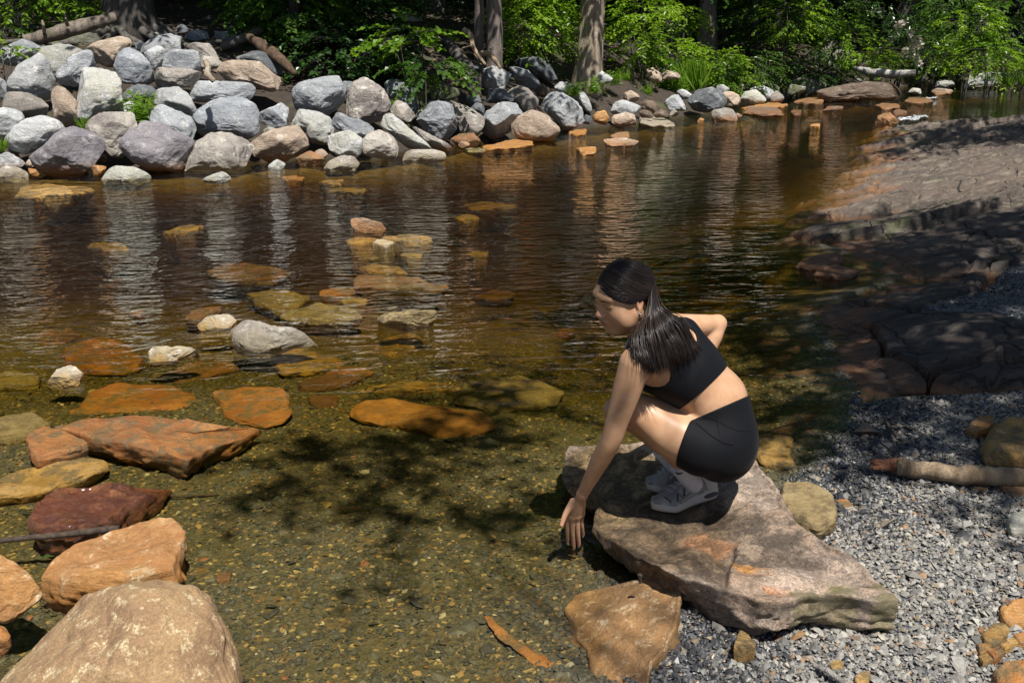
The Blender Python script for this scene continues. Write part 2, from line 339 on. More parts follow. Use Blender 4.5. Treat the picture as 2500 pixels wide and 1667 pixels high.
q.l(col, q.b.inputs['Base Color']); q.b.inputs['Roughness'].default_value = 0.8
q.l(q.bump(c, 0.6, 0.02, q.bump(vo.outputs['Distance'], 0.5, 0.012, q.bump(b, 0.5, 0.06))), q.b.inputs['Normal'])
M['ground'] = q.m
me = mesh_np('ground', np.stack([gx, gy, gzv], 1), np.stack([i, i + 1, i + nx + 1, i + nx], 1), M['ground'])
at = me.attributes.new('bank', 'FLOAT', 'POINT'); at.data.foreach_set('value', sstep(0.0, 0.5, gdf).astype(np.float32))
at = me.attributes.new('gravel', 'FLOAT', 'POINT'); at.data.foreach_set('value', (sstep(-0.25, 0.05, gdr)).astype(np.float32))
tag(link('ground', me), kind='structure', label='stream bed, gravel shore and leaf strewn forest floor')

# ------------------------------------------------------------------ bedrock ledge on the right shore
def voro(p, seed):
    i0 = np.floor(p).astype(int); f1 = np.full(len(p), 9.0); f2 = f1.copy(); idc = np.zeros(len(p))
    rs = np.random.RandomState(seed); tab = rs.rand(64, 64, 3)
    for dx in (-1, 0, 1):
        for dy in (-1, 0, 1):
            c = i0 + (dx, dy); t = tab[c[:, 0] % 64, c[:, 1] % 64]
            d = np.linalg.norm(c + 0.1 + 0.8 * t[:, :2] - p, axis=1)
            up = d < f1; f2 = np.where(up, f1, np.minimum(f2, d)); idc = np.where(up, t[:, 2], idc); f1 = np.where(up, d, f1)
    return f1, f2, idc
ny, nx = 560, 360
Ys = 3.7 * np.exp(np.linspace(0, np.log(20.5 / 3.7), ny)); As = np.linspace(0.14, 0.74, nx)
lx = (Ys[:, None] * As[None]).ravel(); ly = np.repeat(Ys, nx)
p2 = np.stack([lx, ly], 1); dr = sdpoly(p2, RS); p3 = np.stack([lx, ly, lx * 0], 1)
wob = fbm(p3 * 0.8, 21, 4)
base = ledge_base(dr)
far = sstep(7.0, 9.0, ly)
across = ly * 0.93 - lx * 0.36 + 0.45 * wob                        # across the strata
q1 = across / 1.05; fr = q1 - np.floor(q1)
rs = np.random.RandomState(5); stp = rs.rand(64)
amp = 0.06 + 0.13 * stp[np.floor(q1).astype(int) % 64]
amp = amp * (0.22 + 0.55 * far)
z = base + amp * ((1 - fr) * sstep(0, 0.035, fr) - 0.4)
q2 = (across + 0.3 * fbm(p3 * 1.7 + 9, 31, 3)) / 0.29; f2_ = q2 - np.floor(q2)
z += (0.25 + 0.75 * far) * (0.012 + 0.03 * stp[(np.floor(q2).astype(int) + 11) % 64]) * ((1 - f2_) * sstep(0, 0.08, f2_))
warp = np.stack([lx + 0.35 * fbm(p3 * 1.1, 41, 3), ly * 1.25 + 0.35 * fbm(p3 * 1.1, 51, 3)], 1)
v1, v2, cid = voro(warp * 0.85, 3)
z += (cid - 0.5) * 0.07 * (1 - 0.6 * far) - 0.12 * sstep(0.035, 0.0, (v2 - v1)) * (1 - 0.5 * far)
v1, v2, cid = voro(warp * 2.3 + 5, 4)
z += (cid - 0.5) * 0.016 - 0.03 * sstep(0.05, 0.0, (v2 - v1)) * (wob > 0.0)
z += 0.022 * fbm(p3 * np.array((1.6, 3.6, 1)), 61, 4) + 0.010 * fbm(p3 * np.array((9, 22, 1)), 71, 3)
yb = np.interp(lx, LB[:, 0], LB[:, 1]) + 0.18 * wob
z -= 0.5 * sstep(0.12, -0.25, ly - yb)
z -= 0.35 * sstep(-0.05, 0.12, sdpoly(p2, POCKET) + 0.12 * wob)
z -= 0.9 * sstep(-0.35, -1.1, dr + 0.25 * wob)
q = NT('bedrock'); v = q.n('NewGeometry').outputs['Position']
vs = q.n('VectorMath', operation='MULTIPLY', i_0=q.n('Mapping', i_Vector=v, i_Rotation=(0, 0, R(-21))).outputs[0], i_1=(0.9, 5.0, 6.0)).outputs[0]
a = q.noise(v, 0.9, 5, 0.6); b = q.noise(vs, 3.4, 11, 0.74, 0.7); c = q.noise(v, 34, 9, 0.75); d = q.noise(v, 5, 9, 0.74)
wv = q.n('VectorMath', operation='ADD', i_0=v, i_1=q.n('VectorMath', operation='SCALE', i_0=q.n('TexNoise', i_Vector=v, i_Scale=1.7, i_Detail=5.0).outputs['Color'], i_Scale=0.7).outputs[0]).outputs[0]
e1 = q.n('TexVoronoi', feature='DISTANCE_TO_EDGE', i_Vector=q.n('VectorMath', operation='MULTIPLY', i_0=wv, i_1=(1.0, 1.5, 0.3)).outputs[0], i_Scale=1.5).outputs['Distance']
e2 = q.n('TexVoronoi', feature='DISTANCE_TO_EDGE', i_Vector=q.n('VectorMath', operation='MULTIPLY', i_0=wv, i_1=(1.0, 2.6, 0.3)).outputs[0], i_Scale=4.2).outputs['Distance']
ck = q.math('MINIMUM', q.math('MAXIMUM', q.ramp(e1, 0.0, 0.022), q.math('MULTIPLY', q.ramp(q.n('SeparateXYZ', i_0=v).outputs[1], 8.0, 9.5), q.ramp(a, .40, .50))), q.math('MAXIMUM', q.ramp(e2, 0.0, 0.03), q.math('MAXIMUM', q.ramp(a, 0.45, 0.55), q.ramp(q.n('SeparateXYZ', i_0=v).outputs[1], 6.5, 8.0))))
col = q.mix(q.ramp(a, 0.4, 0.62), (0.15, 0.115, 0.092), (0.10, 0.08, 0.068)); col = q.mix(q.ramp(b, 0.49, 0.62), col, (0.235, 0.20, 0.155))
col = q.mix(q.math('MULTIPLY', q.ramp(c, 0.45, 0.65), 0.6), col, q.mix(1.0, col, (1.5, 1.45, 1.35), 'MULTIPLY'))
col = q.mix(q.math('MULTIPLY', q.ramp(d, 0.58, 0.66), 0.6), col, (0.1, 0.085, 0.075))
col = q.mix(q.math('MULTIPLY', q.ramp(q.math('ADD', a, q.math('MULTIPLY', d, 0.5)), 0.86, 0.93), 0.5), col, (0.13, 0.15, 0.045))
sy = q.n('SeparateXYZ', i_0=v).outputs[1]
shade_wet = q.n('MapRange', interpolation_type='SMOOTHSTEP', i_0=q.math('ADD', sy, q.math('MULTIPLY', a, 3.0)), i_1=11.0, i_2=8.5).outputs[0]
col = q.mix(q.math('MULTIPLY', shade_wet, .85), col, q.mix(1.0, col, (.50, .50, .54), 'MULTIPLY'))  # near ledge darkened: tree shade and wet rock both put into the colour
col = q.mix(ck, (.03, .026, .022), col)
zz = q.math('ADD', q.n('SeparateXYZ', i_0=v).outputs[2], q.math('MULTIPLY', q.math('SUBTRACT', d, 0.5), 0.16))
fz = q.n('MapRange', interpolation_type='SMOOTHSTEP', i_0=zz, i_1=0.07, i_2=-0.02).outputs[0]
col = q.mix(q.math('MULTIPLY', fz, 0.8), col, q.mix(q.ramp(d, 0.4, 0.62), (0.33, 0.15, 0.06), (0.2, 0.11, 0.06)))
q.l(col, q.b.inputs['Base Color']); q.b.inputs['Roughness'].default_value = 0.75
q.l(q.bump(ck, 0.9, 0.03, q.bump(c, 0.7, 0.016, q.bump(b, 0.8, 0.05, q.bump(d, 0.5, 0.06)))), q.b.inputs['Normal']); M['ledge'] = q.m
i = (np.arange(ny - 1)[:, None] * nx + np.arange(nx - 1)[None]).ravel()
fq = np.stack([i, i + 1, i + nx + 1, i + nx], 1)
keep = (z > ground_h(lx, ly) - 0.25)[fq].any(1)
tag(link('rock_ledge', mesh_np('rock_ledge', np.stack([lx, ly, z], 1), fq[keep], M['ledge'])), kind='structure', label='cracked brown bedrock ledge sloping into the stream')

# ------------------------------------------------------------------ tea brown water: clear, absorbing, rippled
q = NT('stream_water'); t = q.t; t.nodes.remove(q.b)
v = q.n('NewGeometry').outputs['Position']; sx = q.n('SeparateXYZ', i_0=v)
HAND = PZ(1402, 1336, 0.0)
rot = q.n('Mapping', i_Vector=v, i_Rotation=(0, 0, R(-7))).outputs[0]
w1 = q.n('VectorMath', operation='MULTIPLY', i_0=rot, i_1=(2.3, 6.4, 1.0)).outputs[0]
w2 = q.n('VectorMath', operation='MULTIPLY', i_0=rot, i_1=(6.5, 15.0, 1.0)).outputs[0]
n1 = q.noise(w1, 1.0, 3, 0.5, 1.3); n2 = q.noise(w2, 1.0, 3, 0.55, 0.4); n3 = q.noise(v, 2.2, 2, 0.5)
my = q.n('MapRange', interpolation_type='SMOOTHSTEP', i_0=sx.outputs[1], i_1=3.6, i_2=6.0, i_3=0.035, i_4=1.0).outputs[0]
mx = q.n('MapRange', interpolation_type='SMOOTHSTEP', i_0=sx.outputs[0], i_1=1.6, i_2=-1.2, i_3=0.42, i_4=1.0).outputs[0]
mf = q.n('MapRange', interpolation_type='SMOOTHSTEP', i_0=q.noise(v, 0.35, 2, 0.5), i_1=0.35, i_2=0.62, i_3=0.4, i_4=1.1).outputs[0]
amp = q.math('MULTIPLY', q.math('MULTIPLY', my, mx), q.math('MULTIPLY', mf, q.n('MapRange', interpolation_type='SMOOTHSTEP', i_0=sx.outputs[1], i_1=7.0, i_2=11.0, i_3=1.0, i_4=1.8).outputs[0]))
dh = q.n('VectorMath', operation='DISTANCE', i_0=v, i_1=tuple(HAND)).outputs['Value']
ring = q.math('MULTIPLY', q.math('SINE', q.math('MULTIPLY', dh, 150.0)), q.n('MapRange', interpolation_type='SMOOTHSTEP', i_0=dh, i_1=0.26, i_2=0.03, i_3=0.0, i_4=1.0).outputs[0])
hh = q.math('ADD', q.math('MULTIPLY', amp, q.math('ADD', q.math('MULTIPLY', n1, 0.062), q.math('ADD', q.math('MULTIPLY', n2, 0.024), q.math('MULTIPLY', q.noise(v, 6.0, 2, 0.5, .5), 0.032)))), q.math('ADD', q.math('MULTIPLY', ring, 0.0022), q.math('MULTIPLY', n3, 0.004)))
nor = q.bump(hh, 1.0, 1.0)
fr = q.n('Fresnel', i_IOR=1.333, i_Normal=nor).outputs[0]
gl = q.n('BsdfGlossy', i_Roughness=0.02, i_Normal=nor, i_Color=(1, 1, 1, 1)); tr = q.n('BsdfTransparent', i_Color=(1, 1, 1, 1))
mxs = q.n('MixShader', i_0=fr); q.l(tr.outputs[0], mxs.inputs[1]); q.l(gl.outputs[0], mxs.inputs[2]); q.l(mxs.outputs[0], q.out.inputs['Surface'])
va = q.n('VolumeAbsorption', i_Color=(0.695, 0.61, 0.07, 1), i_Density=4.2); q.l(va.outputs[0], q.out.inputs['Volume']); M['water'] = q.m
xs = np.linspace(-45, 45, 2); x0, x1, y0, y1, zb = -45, 45, -14, 45, -3.0
wv = [(x0, y0, 0), (x1, y0, 0), (x1, y1, 0), (x0, y1, 0), (x0, y0, zb), (x1, y0, zb), (x1, y1, zb), (x0, y1, zb)]
wf = [(0, 1, 2, 3), (7, 6, 5, 4), (0, 4, 5, 1), (1, 5, 6, 2), (2, 6, 7, 3), (3, 7, 4, 0)]
tag(link('water', mesh_np('water', wv, wf, M['water'], False)), kind='structure', label='clear tea brown stream water with small ripples')

# ------------------------------------------------------------------ loose stones nobody could count
def chips(name, pts, size, mat, flat=(0.35, 0.75), tilt=0.35, seed=0, label=None):
    rs = np.random.RandomState(seed); n = len(pts)
    th = np.linspace(0, 2 * np.pi, 6, endpoint=False)[None] + rs.uniform(-0.35, 0.35, (n, 6))
    rr = rs.uniform(0.7, 1.1, (n, 6)); el = rs.uniform(0.5, 1.0, (n, 1))
    loc = np.zeros((n, 8, 3)); loc[:, :6, 0] = rr * np.cos(th); loc[:, :6, 1] = rr * np.sin(th) * el
    loc[:, :6, 2] = rs.uniform(-0.12, 0.12, (n, 6)); fl = rs.uniform(*flat, n)
    loc[:, 6] = np.stack([rs.uniform(-.3, .3, n), rs.uniform(-.3, .3, n), fl], 1); loc[:, 7] = np.stack([n * [0.0], n * [0.0], -fl], 1)
    loc *= size[:, None, None]
    ang = rs.uniform(0, 2 * np.pi, n); ca, sa = np.cos(ang), np.sin(ang)
    x = loc[..., 0] * ca[:, None] - loc[..., 1] * sa[:, None]; y = loc[..., 0] * sa[:, None] + loc[..., 1] * ca[:, None]; zz = loc[..., 2]
    t1, t2 = rs.normal(0, tilt, n)[:, None], rs.normal(0, tilt, n)[:, None]
    zz = zz + x * t1 + y * t2
    vv = np.stack([x, y, zz], -1) + pts[:, None]
    k = np.arange(6); k2 = (k + 1) % 6
    f = np.concatenate([np.stack([k, k2, np.full(6, 6)], 1), np.stack([k2, k, np.full(6, 7)], 1)])
    f = (np.arange(n)[:, None, None] * 8 + f[None]).reshape(-1, 3)
    o = link(name, mesh_np(name, vv.reshape(-1, 3), f, mat, False)); return tag(o, label, kind='stuff')
def chip_mat(name, cols, rough=0.7):
    q = NT(name); r = q.n('NewGeometry').outputs['Random Per Island']
    cr = q.n('ValToRGB', i_Fac=r); e = cr.color_ramp; e.interpolation = 'CONSTANT'
    for k, (pos, c) in enumerate(cols):
        el = e.elements[k] if k < 2 else e.elements.new(pos)
        el.position = pos; el.color = (*c, 1)
    v = q.n('NewGeometry').outputs['Position']; nn = q.noise(v, 120, 4, 0.6)
    col = q.mix(q.ramp(nn, 0.3, 0.7), cr.outputs[0], q.mix(1.0, cr.outputs[0], (0.7, 0.7, 0.7), 'MULTIPLY'))
    q.l(col, q.b.inputs['Base Color']); q.b.inputs['Roughness'].default_value = rough
    return q.m
M['chip_dry'] = chip_mat('gravel_stone', [(0, (0.230, 0.219, 0.202)), (0.14, (0.285, 0.274, 0.252)), (0.3, (0.170, 0.164, 0.153)), (0.46, (0.331, 0.316, 0.288)), (0.58, (0.276, 0.259, 0.232)), (0.7, (0.432, 0.412, 0.368)), (0.78, (0.129, 0.125, 0.118)), (0.87, (0.313, 0.263, 0.200)), (0.94, (0.331, 0.193, 0.096)), (0.965, (0.432, 0.395, 0.320))])
M['chip_wet'] = chip_mat('wet_gravel_stone', [(0, (0.05, 0.052, 0.056)), (0.2, (0.075, 0.078, 0.084)), (0.4, (0.035, 0.036, 0.04)), (0.6, (0.1, 0.1, 0.105)), (0.76, (0.14, 0.14, 0.14)), (0.88, (0.2, 0.15, 0.1)), (0.95, (0.3, 0.25, 0.18))], 0.42)
M['chip_bed'] = chip_mat('bed_pebble', [(0, (0.075, 0.072, 0.056)), (0.2, (0.10, 0.093, 0.07)), (0.38, (0.06, 0.058, 0.048)), (0.55, (0.125, 0.115, 0.085)), (0.7, (0.085, 0.082, 0.07)), (0.84, (0.15, 0.115, 0.06)), (0.93, (0.36, 0.24, 0.1)), (0.965, (0.48, 0.42, 0.28)), (0.985, (0.28, 0.12, 0.06))], 0.6)
rs = np.random.RandomState(11)
def scatter(n, x0, x1, y0, y1, pw=1.0):
    x = rs.uniform(x0, x1, n); y = y0 + (y1 - y0) * rs.uniform(0, 1, n) ** pw
    z, df, dr, pk, ol = ground_h(x, y, True); return x, y, z, df, dr, pk, ol
x, y, z, df, dr, pk, ol = scatter(130000, 0.3, 3.6, 1.9, 5.2, 1.25)
k = (dr > -0.06 + rs.normal(0, 0.05, len(x))) & (ol < 0.6) & (x < 0.56 * y + 0.35)
# near the water line the gravel is wet and dark, higher up it is dry
wetness = sstep(0.16, 0.03, z + 0.02 * fbm(np.stack([x, y, x * 0], 1) * 3.0, 77, 3) + 0.03 * (dr > 0.55) + np.clip(0.05 * (2.75 - y), -0.06, 0) * 0)
isw = rs.uniform(0, 1, len(x)) < sstep(0.42, 0.08, dr + 0.22 * fbm(np.stack([x, y, x * 0], 1) * 2.0, 78, 3))
sz = np.exp(rs.normal(np.log(0.0069), 0.45, len(x))); sz = np.where(rs.uniform(0, 1, len(x)) < 0.012, sz * 2.3, sz)
P = np.stack([x, y, z + 0.002 + rs.uniform(0, 0.008, len(x))], 1)
chips('gravel', P[k & ~isw], sz[k & ~isw], M['chip_dry'], seed=1, label='dry blue grey gravel on the shore')
chips('wet_gravel', P[k & isw], sz[k & isw], M['chip_wet'], seed=2, label='dark wet gravel at the water edge')
x, y, z, df, dr, pk, ol = scatter(14000, 2.0, 6.0, 4.4, 8.2)
k = (pk > 0.0) & (x < 0.6 * y)
chips('ledge_gravel', np.stack([x, y, z + 0.004], 1)[k], np.exp(rs.normal(np.log(0.011), 0.35, len(x)))[k], M['chip_wet'], seed=3, label='dark gravel lying in a hollow of the ledge')
x, y, z, df, dr, pk, ol = scatter(46000, -2.6, 1.9, 2.0, 5.6, 1.25)
k = (dr < 0.0) & (abs(x) < 0.56 * y + 0.3)
sz = np.exp(rs.normal(np.log(0.0085), 0.42, len(x))); sz = np.where(rs.uniform(0, 1, len(x)) < 0.01, sz * 2.2, sz)
chips('bed_pebbles', np.stack([x, y, z + 0.002], 1)[k], sz[k], M['chip_bed'], flat=(0.2, 0.45), tilt=0.2, seed=4, label='brown pebbles covering the shallow stream bed')
# ------------------------------------------------------------------ boulders, stones, slabs
TS = np.concatenate([np.linspace(3, 14, 500), np.linspace(14.05, 60, 700)])
def hit(u, v, lift=0.0):
    """where the line of sight meets the piled bank (or the water)"""
    d = ray(u, v); p = CAMP + TS[:, None] * d
    df = sdpoly(p[:, :2], FB); z = np.where(df > 0, pile_z(p[:, 0], p[:, 1], np.maximum(df, 0)) + lift, 0.0)
    k = np.nonzero(p[:, 2] < z)[0]
    return float(TS[k[0]]) if len(k) else 45.0
def radial(P2, n=96):
    """radius by angle of a star shaped outline about its centroid, corners slightly rounded"""
    a = P2; b = np.roll(P2, -1, axis=0); cr = a[:, 0] * b[:, 1] - a[:, 1] * b[:, 0]; A = cr.sum()
    c = ((a + b) * cr[:, None]).sum(0) / (3 * A); Q = P2 - c
    th = np.linspace(-np.pi, np.pi, n, endpoint=False); dx, dy = np.cos(th), np.sin(th); r = np.full(n, 0.0)
    for p, q_ in zip(Q, np.roll(Q, -1, axis=0)):
        e = q_ - p; den = dx * e[1] - dy * e[0]
        with np.errstate(divide='ignore', invalid='ignore'):
            t = (p[0] * e[1] - p[1] * e[0]) / den; s_ = (p[0] * dy - p[1] * dx) / den
        ok = (s_ >= -1e-9) & (s_ <= 1 + 1e-9) & (t > 0) & np.isfinite(t); r = np.where(ok, np.maximum(r, t), r)
    r = np.where(r <= 0, r[r > 0].mean(), r)
    k = max(1, n // 64)
    rp = np.concatenate([r[-4:], r, r[:4]]); g = np.array([1, 2, 3, 2, 1.0]) / 9
    return c, np.convolve(rp, g, 'same')[4:-4]
def lookup(r, ang):
    n = len(r); x = (ang + np.pi) / (2 * np.pi) * n; i = np.floor(x).astype(int); f = x - i
    return r[i % n] * (1 - f) + r[(i + 1) % n] * f
NR = [0]
def boulder(crop, s, mat, label, t=None, dt=0.0, D=0.85, ang=0.7, sub=4, name='boulder', group=None, cat='boulder', lift=0.0, kx=1.11):
    NR[0] += 1; seed = NR[0]; rs = np.random.RandomState(seed)
    P = poly(crop, s); c0 = P.mean(0)
    if t is None: t = hit(c0[0], c0[1] + 0.12 * (P[:, 1].max() - c0[1]), lift)
    t += dt
    P2 = np.stack([(P[:, 0] - 1250) / FX * t, -(P[:, 1] - 833.5) / FX * t], 1)
    c, r = radial(P2); rm = r.mean(); r = r * kx
    d, f = ico(sub)
    dx, dy, dz = d.T; sph = np.sqrt(dx * dx + dy * dy); th = np.arctan2(dy, dx)
    rr = lookup(r, th); e1, e2 = 0.72, 0.85
    x = rr * sph ** e1 * np.cos(th); y = rr * sph ** e1 * np.sin(th)
    minor = min(np.ptp(P2[:, 0]), np.ptp(P2[:, 1])) / 2
    depth = D * (0.65 * minor + 0.35 * rm) * 1.1; zz = depth * np.sign(dz) * np.abs(dz) ** e2
    L = np.stack([x, y, zz], 1)
    # broken faces: soft planes that shave the front and back, never the outline
    ang = ang if ang < .4 else min(1.0, ang + .2)
    for k in range(int(6 + 8 * ang)):
        n = rs.normal(size=3); n[2] = np.sign(n[2]) * (0.55 + 0.6 * abs(n[2])); n /= np.linalg.norm(n)
        sup = (L @ n).max(); off = sup * rs.uniform(0.60, 0.90); over = np.maximum(L @ n - off, 0)
        L = L - (over * (0.6 + 0.38 * ang))[:, None] * n
    nrm = L / (np.linalg.norm(L, axis=1)[:, None] + 1e-6)
    q_ = d * 1.0 + seed * 7.3
    L = L + nrm * (rm * (0.075 * fbm(q_ * 1.5, seed, 3) + 0.05 * ang * np.abs(fbm(q_ * 2.6, seed + 5, 3)) + 0.022 * fbm(q_ * 6, seed + 9, 3)))[:, None]
    cen = np.array((c[0], c[1], 0))
    W = CAMP + FWD * t + RIGHT * (L[:, :1] + c[0]) + UP * (L[:, 1:2] + c[1]) + FWD * L[:, 2:3]
    o3 = np.array((W[:, 0].mean(), W[:, 1].mean(), W[:, 2].min()))
    f = f[:, ::-1] if np.dot(np.cross(W[f[0, 1]] - W[f[0, 0]], W[f[0, 2]] - W[f[0, 0]]), W[f[0, 0]] - W.mean(0)) < 0 else f
    o = link(name, mesh_np(name, W - o3, f, M[mat]), loc=o3)
    return tag(o, label, cat, group)
def flat(crop, s, mat, label, z=0.0, h=0.05, name='stone', group=None, cat='stone', sub=4, rough=1.0, tilt=(0, 0), e=(0.32, 0.75), bury=None):
    """a low stone lying in or out of the water: its outline is measured at height z, it is 2h thick"""
    NR[0] += 1; seed = NR[0]
    P = poly(crop, s)
    if z < 0 and bury is None:
        w0 = PZ(*P.mean(0), z); z = min(max(z, gz(w0[0], w0[1]) + .012), -.004)
    if bury is not None:
        for _ in range(4): w0 = PZ(*P.mean(0), z); z = gz(w0[0], w0[1]) + bury
    W2 = np.array([PZ(u, v, z)[:2] for u, v in P]); c, r = radial(W2, 128); rm = r.mean()
    d, f = ico(sub); th = np.arctan2(d[:, 1], d[:, 0]); sph = np.sqrt(d[:, 0] ** 2 + d[:, 1] ** 2)
    q_ = np.stack([np.cos(th), np.sin(th), d[:, 2] * 0.6], 1) + seed * 5.1
    rr = lookup(r, th) * (1 + 0.05 * rough * fbm(q_ * 3, seed, 4))
    x = rr * sph ** e[0] * np.cos(th); y = rr * sph ** e[0] * np.sin(th)
    hb = max(h, z - gz(c[0], c[1]) + 0.035)
    zz = np.where(d[:, 2] > 0, h * (1 - sph ** 6) ** 0.6, -hb * np.abs(d[:, 2]) ** 0.9)
    und = np.where(d[:, 2] < 0, 1 - 0.40 * np.abs(d[:, 2]) * min(1, hb / 0.12), 1.0); x = x * und; y = y * und
    p3 = np.stack([x, y, zz], 1) / rm
    rel = (0.35 * fbm(p3 * 1.3 + seed, seed + 3, 3) + 0.16 * fbm(p3 * 4 + seed, seed + 4, 4)) * min(h * 1.5, 0.22 * rm) * rough
    zz = zz + rel * (d[:, 2] > -0.2) + x * tilt[0] + y * tilt[1]
    V = np.stack([x + c[0], y + c[1], zz + z], 1)
    o3 = np.array((c[0], c[1], V[:, 2].min()))
    return tag(link(name, mesh_np(name, V - o3, f, M[mat]), loc=o3), label, cat, group)
def block(crop, s, ztop, zbot, mat, label, inset=0.04, name='slab', group=None, cat='stone slab', nseg=200, rings=46, side=16, seed=1, ridges=(), rough=0.012, round_=0.03):
    """a broken slab: top outline with a height at each corner, walls that drop and draw in"""
    P = poly(crop, s); n = len(P)
    zt = np.broadcast_to(np.asarray(ztop, float), (n,))
    W = np.array([PZ(u, v, z) for (u, v), z in zip(P, zt)])
    E = np.concatenate([W, W[:1]]); L = np.concatenate([[0], np.cumsum(np.linalg.norm(np.diff(E[:, :2], axis=0), axis=1))])
    u = np.linspace(0, L[-1], nseg, endpoint=False); B = np.stack([np.interp(u, L, E[:, k]) for k in range(3)], 1)
    a2 = W[:, :2]; b2 = np.roll(a2, -1, axis=0); cr = a2[:, 0] * b2[:, 1] - a2[:, 1] * b2[:, 0]; c = ((a2 + b2) * cr[:, None]).sum(0) / (3 * cr.sum())
    per = u / L[-1] * 2 * np.pi; nz = fbm(np.stack([np.cos(per) * 3, np.sin(per) * 3, per * 0], 1) * 2 + seed, seed, 5)
    B[:, :2] = c + (B[:, :2] - c) * (1 + 0.03 * nz[:, None])
    A = np.stack([a2[:, 0] - c[0], a2[:, 1] - c[1], np.ones(n)], 1); pl = np.linalg.lstsq(A, W[:, 2], rcond=None)[0]
    V = []
    for sk in np.linspace(0.0, 1.0, rings) ** 0.85:
        xy = c + (B[:, :2] - c) * sk
        zpl = (xy - c) @ pl[:2] + pl[2]; zz = zpl + (B[:, 2] - (B[:, :2] - c) @ pl[:2] - pl[2]) * sk ** 2
        V.append(np.column_stack([xy, zz]))
    V = np.array(V); flat_ = V.reshape(-1, 3); p3 = flat_ * np.array((1, 1, 0)) + seed
    rel = 1.3 * rough * fbm(p3 * 3.0, seed, 3) + 0.8 * rough * fbm(p3 * 11, seed + 2, 4)
    for (u0, v0, u1, v1, wd, hh) in ridges:                    # broken steps across the top
        p0 = PZ(u0, v0, zt.mean())[:2]; p1 = PZ(u1, v1, zt.mean())[:2]; e_ = p1 - p0; ln = np.linalg.norm(e_); e_ /= ln
        w_ = flat_[:, :2] - p0; tt = w_ @ e_; dd = w_[:, 0] * e_[1] - w_[:, 1] * e_[0] + 0.02 * fbm(p3 * 5, seed + 7, 3)
        rel = rel + hh * sstep(-wd, wd, dd) * sstep(-0.08, 0.05, tt) * sstep(ln + 0.08, ln - 0.05, tt) * np.exp(-np.maximum(dd, 0) / 0.16)
    fade = np.repeat(np.linspace(0, 1, rings) ** 0.85, nseg); edge = sstep(1.0, 0.93, fade)
    flat_ = flat_.copy(); flat_[:, 2] += rel * (0.35 + 0.65 * edge) - round_ * 0.35 * (1 - sstep(1.0, 0.95, fade)) ** 2
    V = flat_.reshape(rings, nseg, 3)
    rimv = V[-1]; S = []
    for k in range(1, side + 1):
        s_ = k / side; zz = rimv[:, 2] * (1 - s_) + zbot * s_
        out = round_ * 0.35 * np.sin(min(1, s_ * 3.0) * np.pi / 2) - inset * s_ ** 1.5
        dirv = rimv[:, :2] - c; dl = np.linalg.norm(dirv, axis=1)[:, None]; dirv = dirv / dl
        q3 = np.column_stack([rimv[:, :2], zz * 2.5])
        jag = 0.030 * fbm(q3 * 6, seed + 11, 4) + 0.012 * fbm(q3 * 22, seed + 13, 3)
        S.append(np.column_stack([rimv[:, :2] + dirv * (out + jag * min(1, s_ * 2))[:, None], zz]))
    V = np.concatenate([V, np.array(S)]); nr = len(V)
    i = np.arange(nr - 1)[:, None] * nseg + np.arange(nseg)[None]; j = np.arange(nr - 1)[:, None] * nseg + (np.arange(nseg) + 1)[None] % nseg
    f = np.stack([i, j, j + nseg, i + nseg], -1).reshape(-1, 4)
    V = V.reshape(-1, 3)
    nrm = np.cross(V[f[nseg * 5, 1]] - V[f[nseg * 5, 0]], V[f[nseg * 5, 3]] - V[f[nseg * 5, 0]])
    if nrm[2] < 0: f = f[:, ::-1]
    o3 = np.array((c[0], c[1], zbot)); o = link(name, mesh_np(name, V - o3, f, M[mat]), loc=o3)
    return tag(o, label, cat, group)

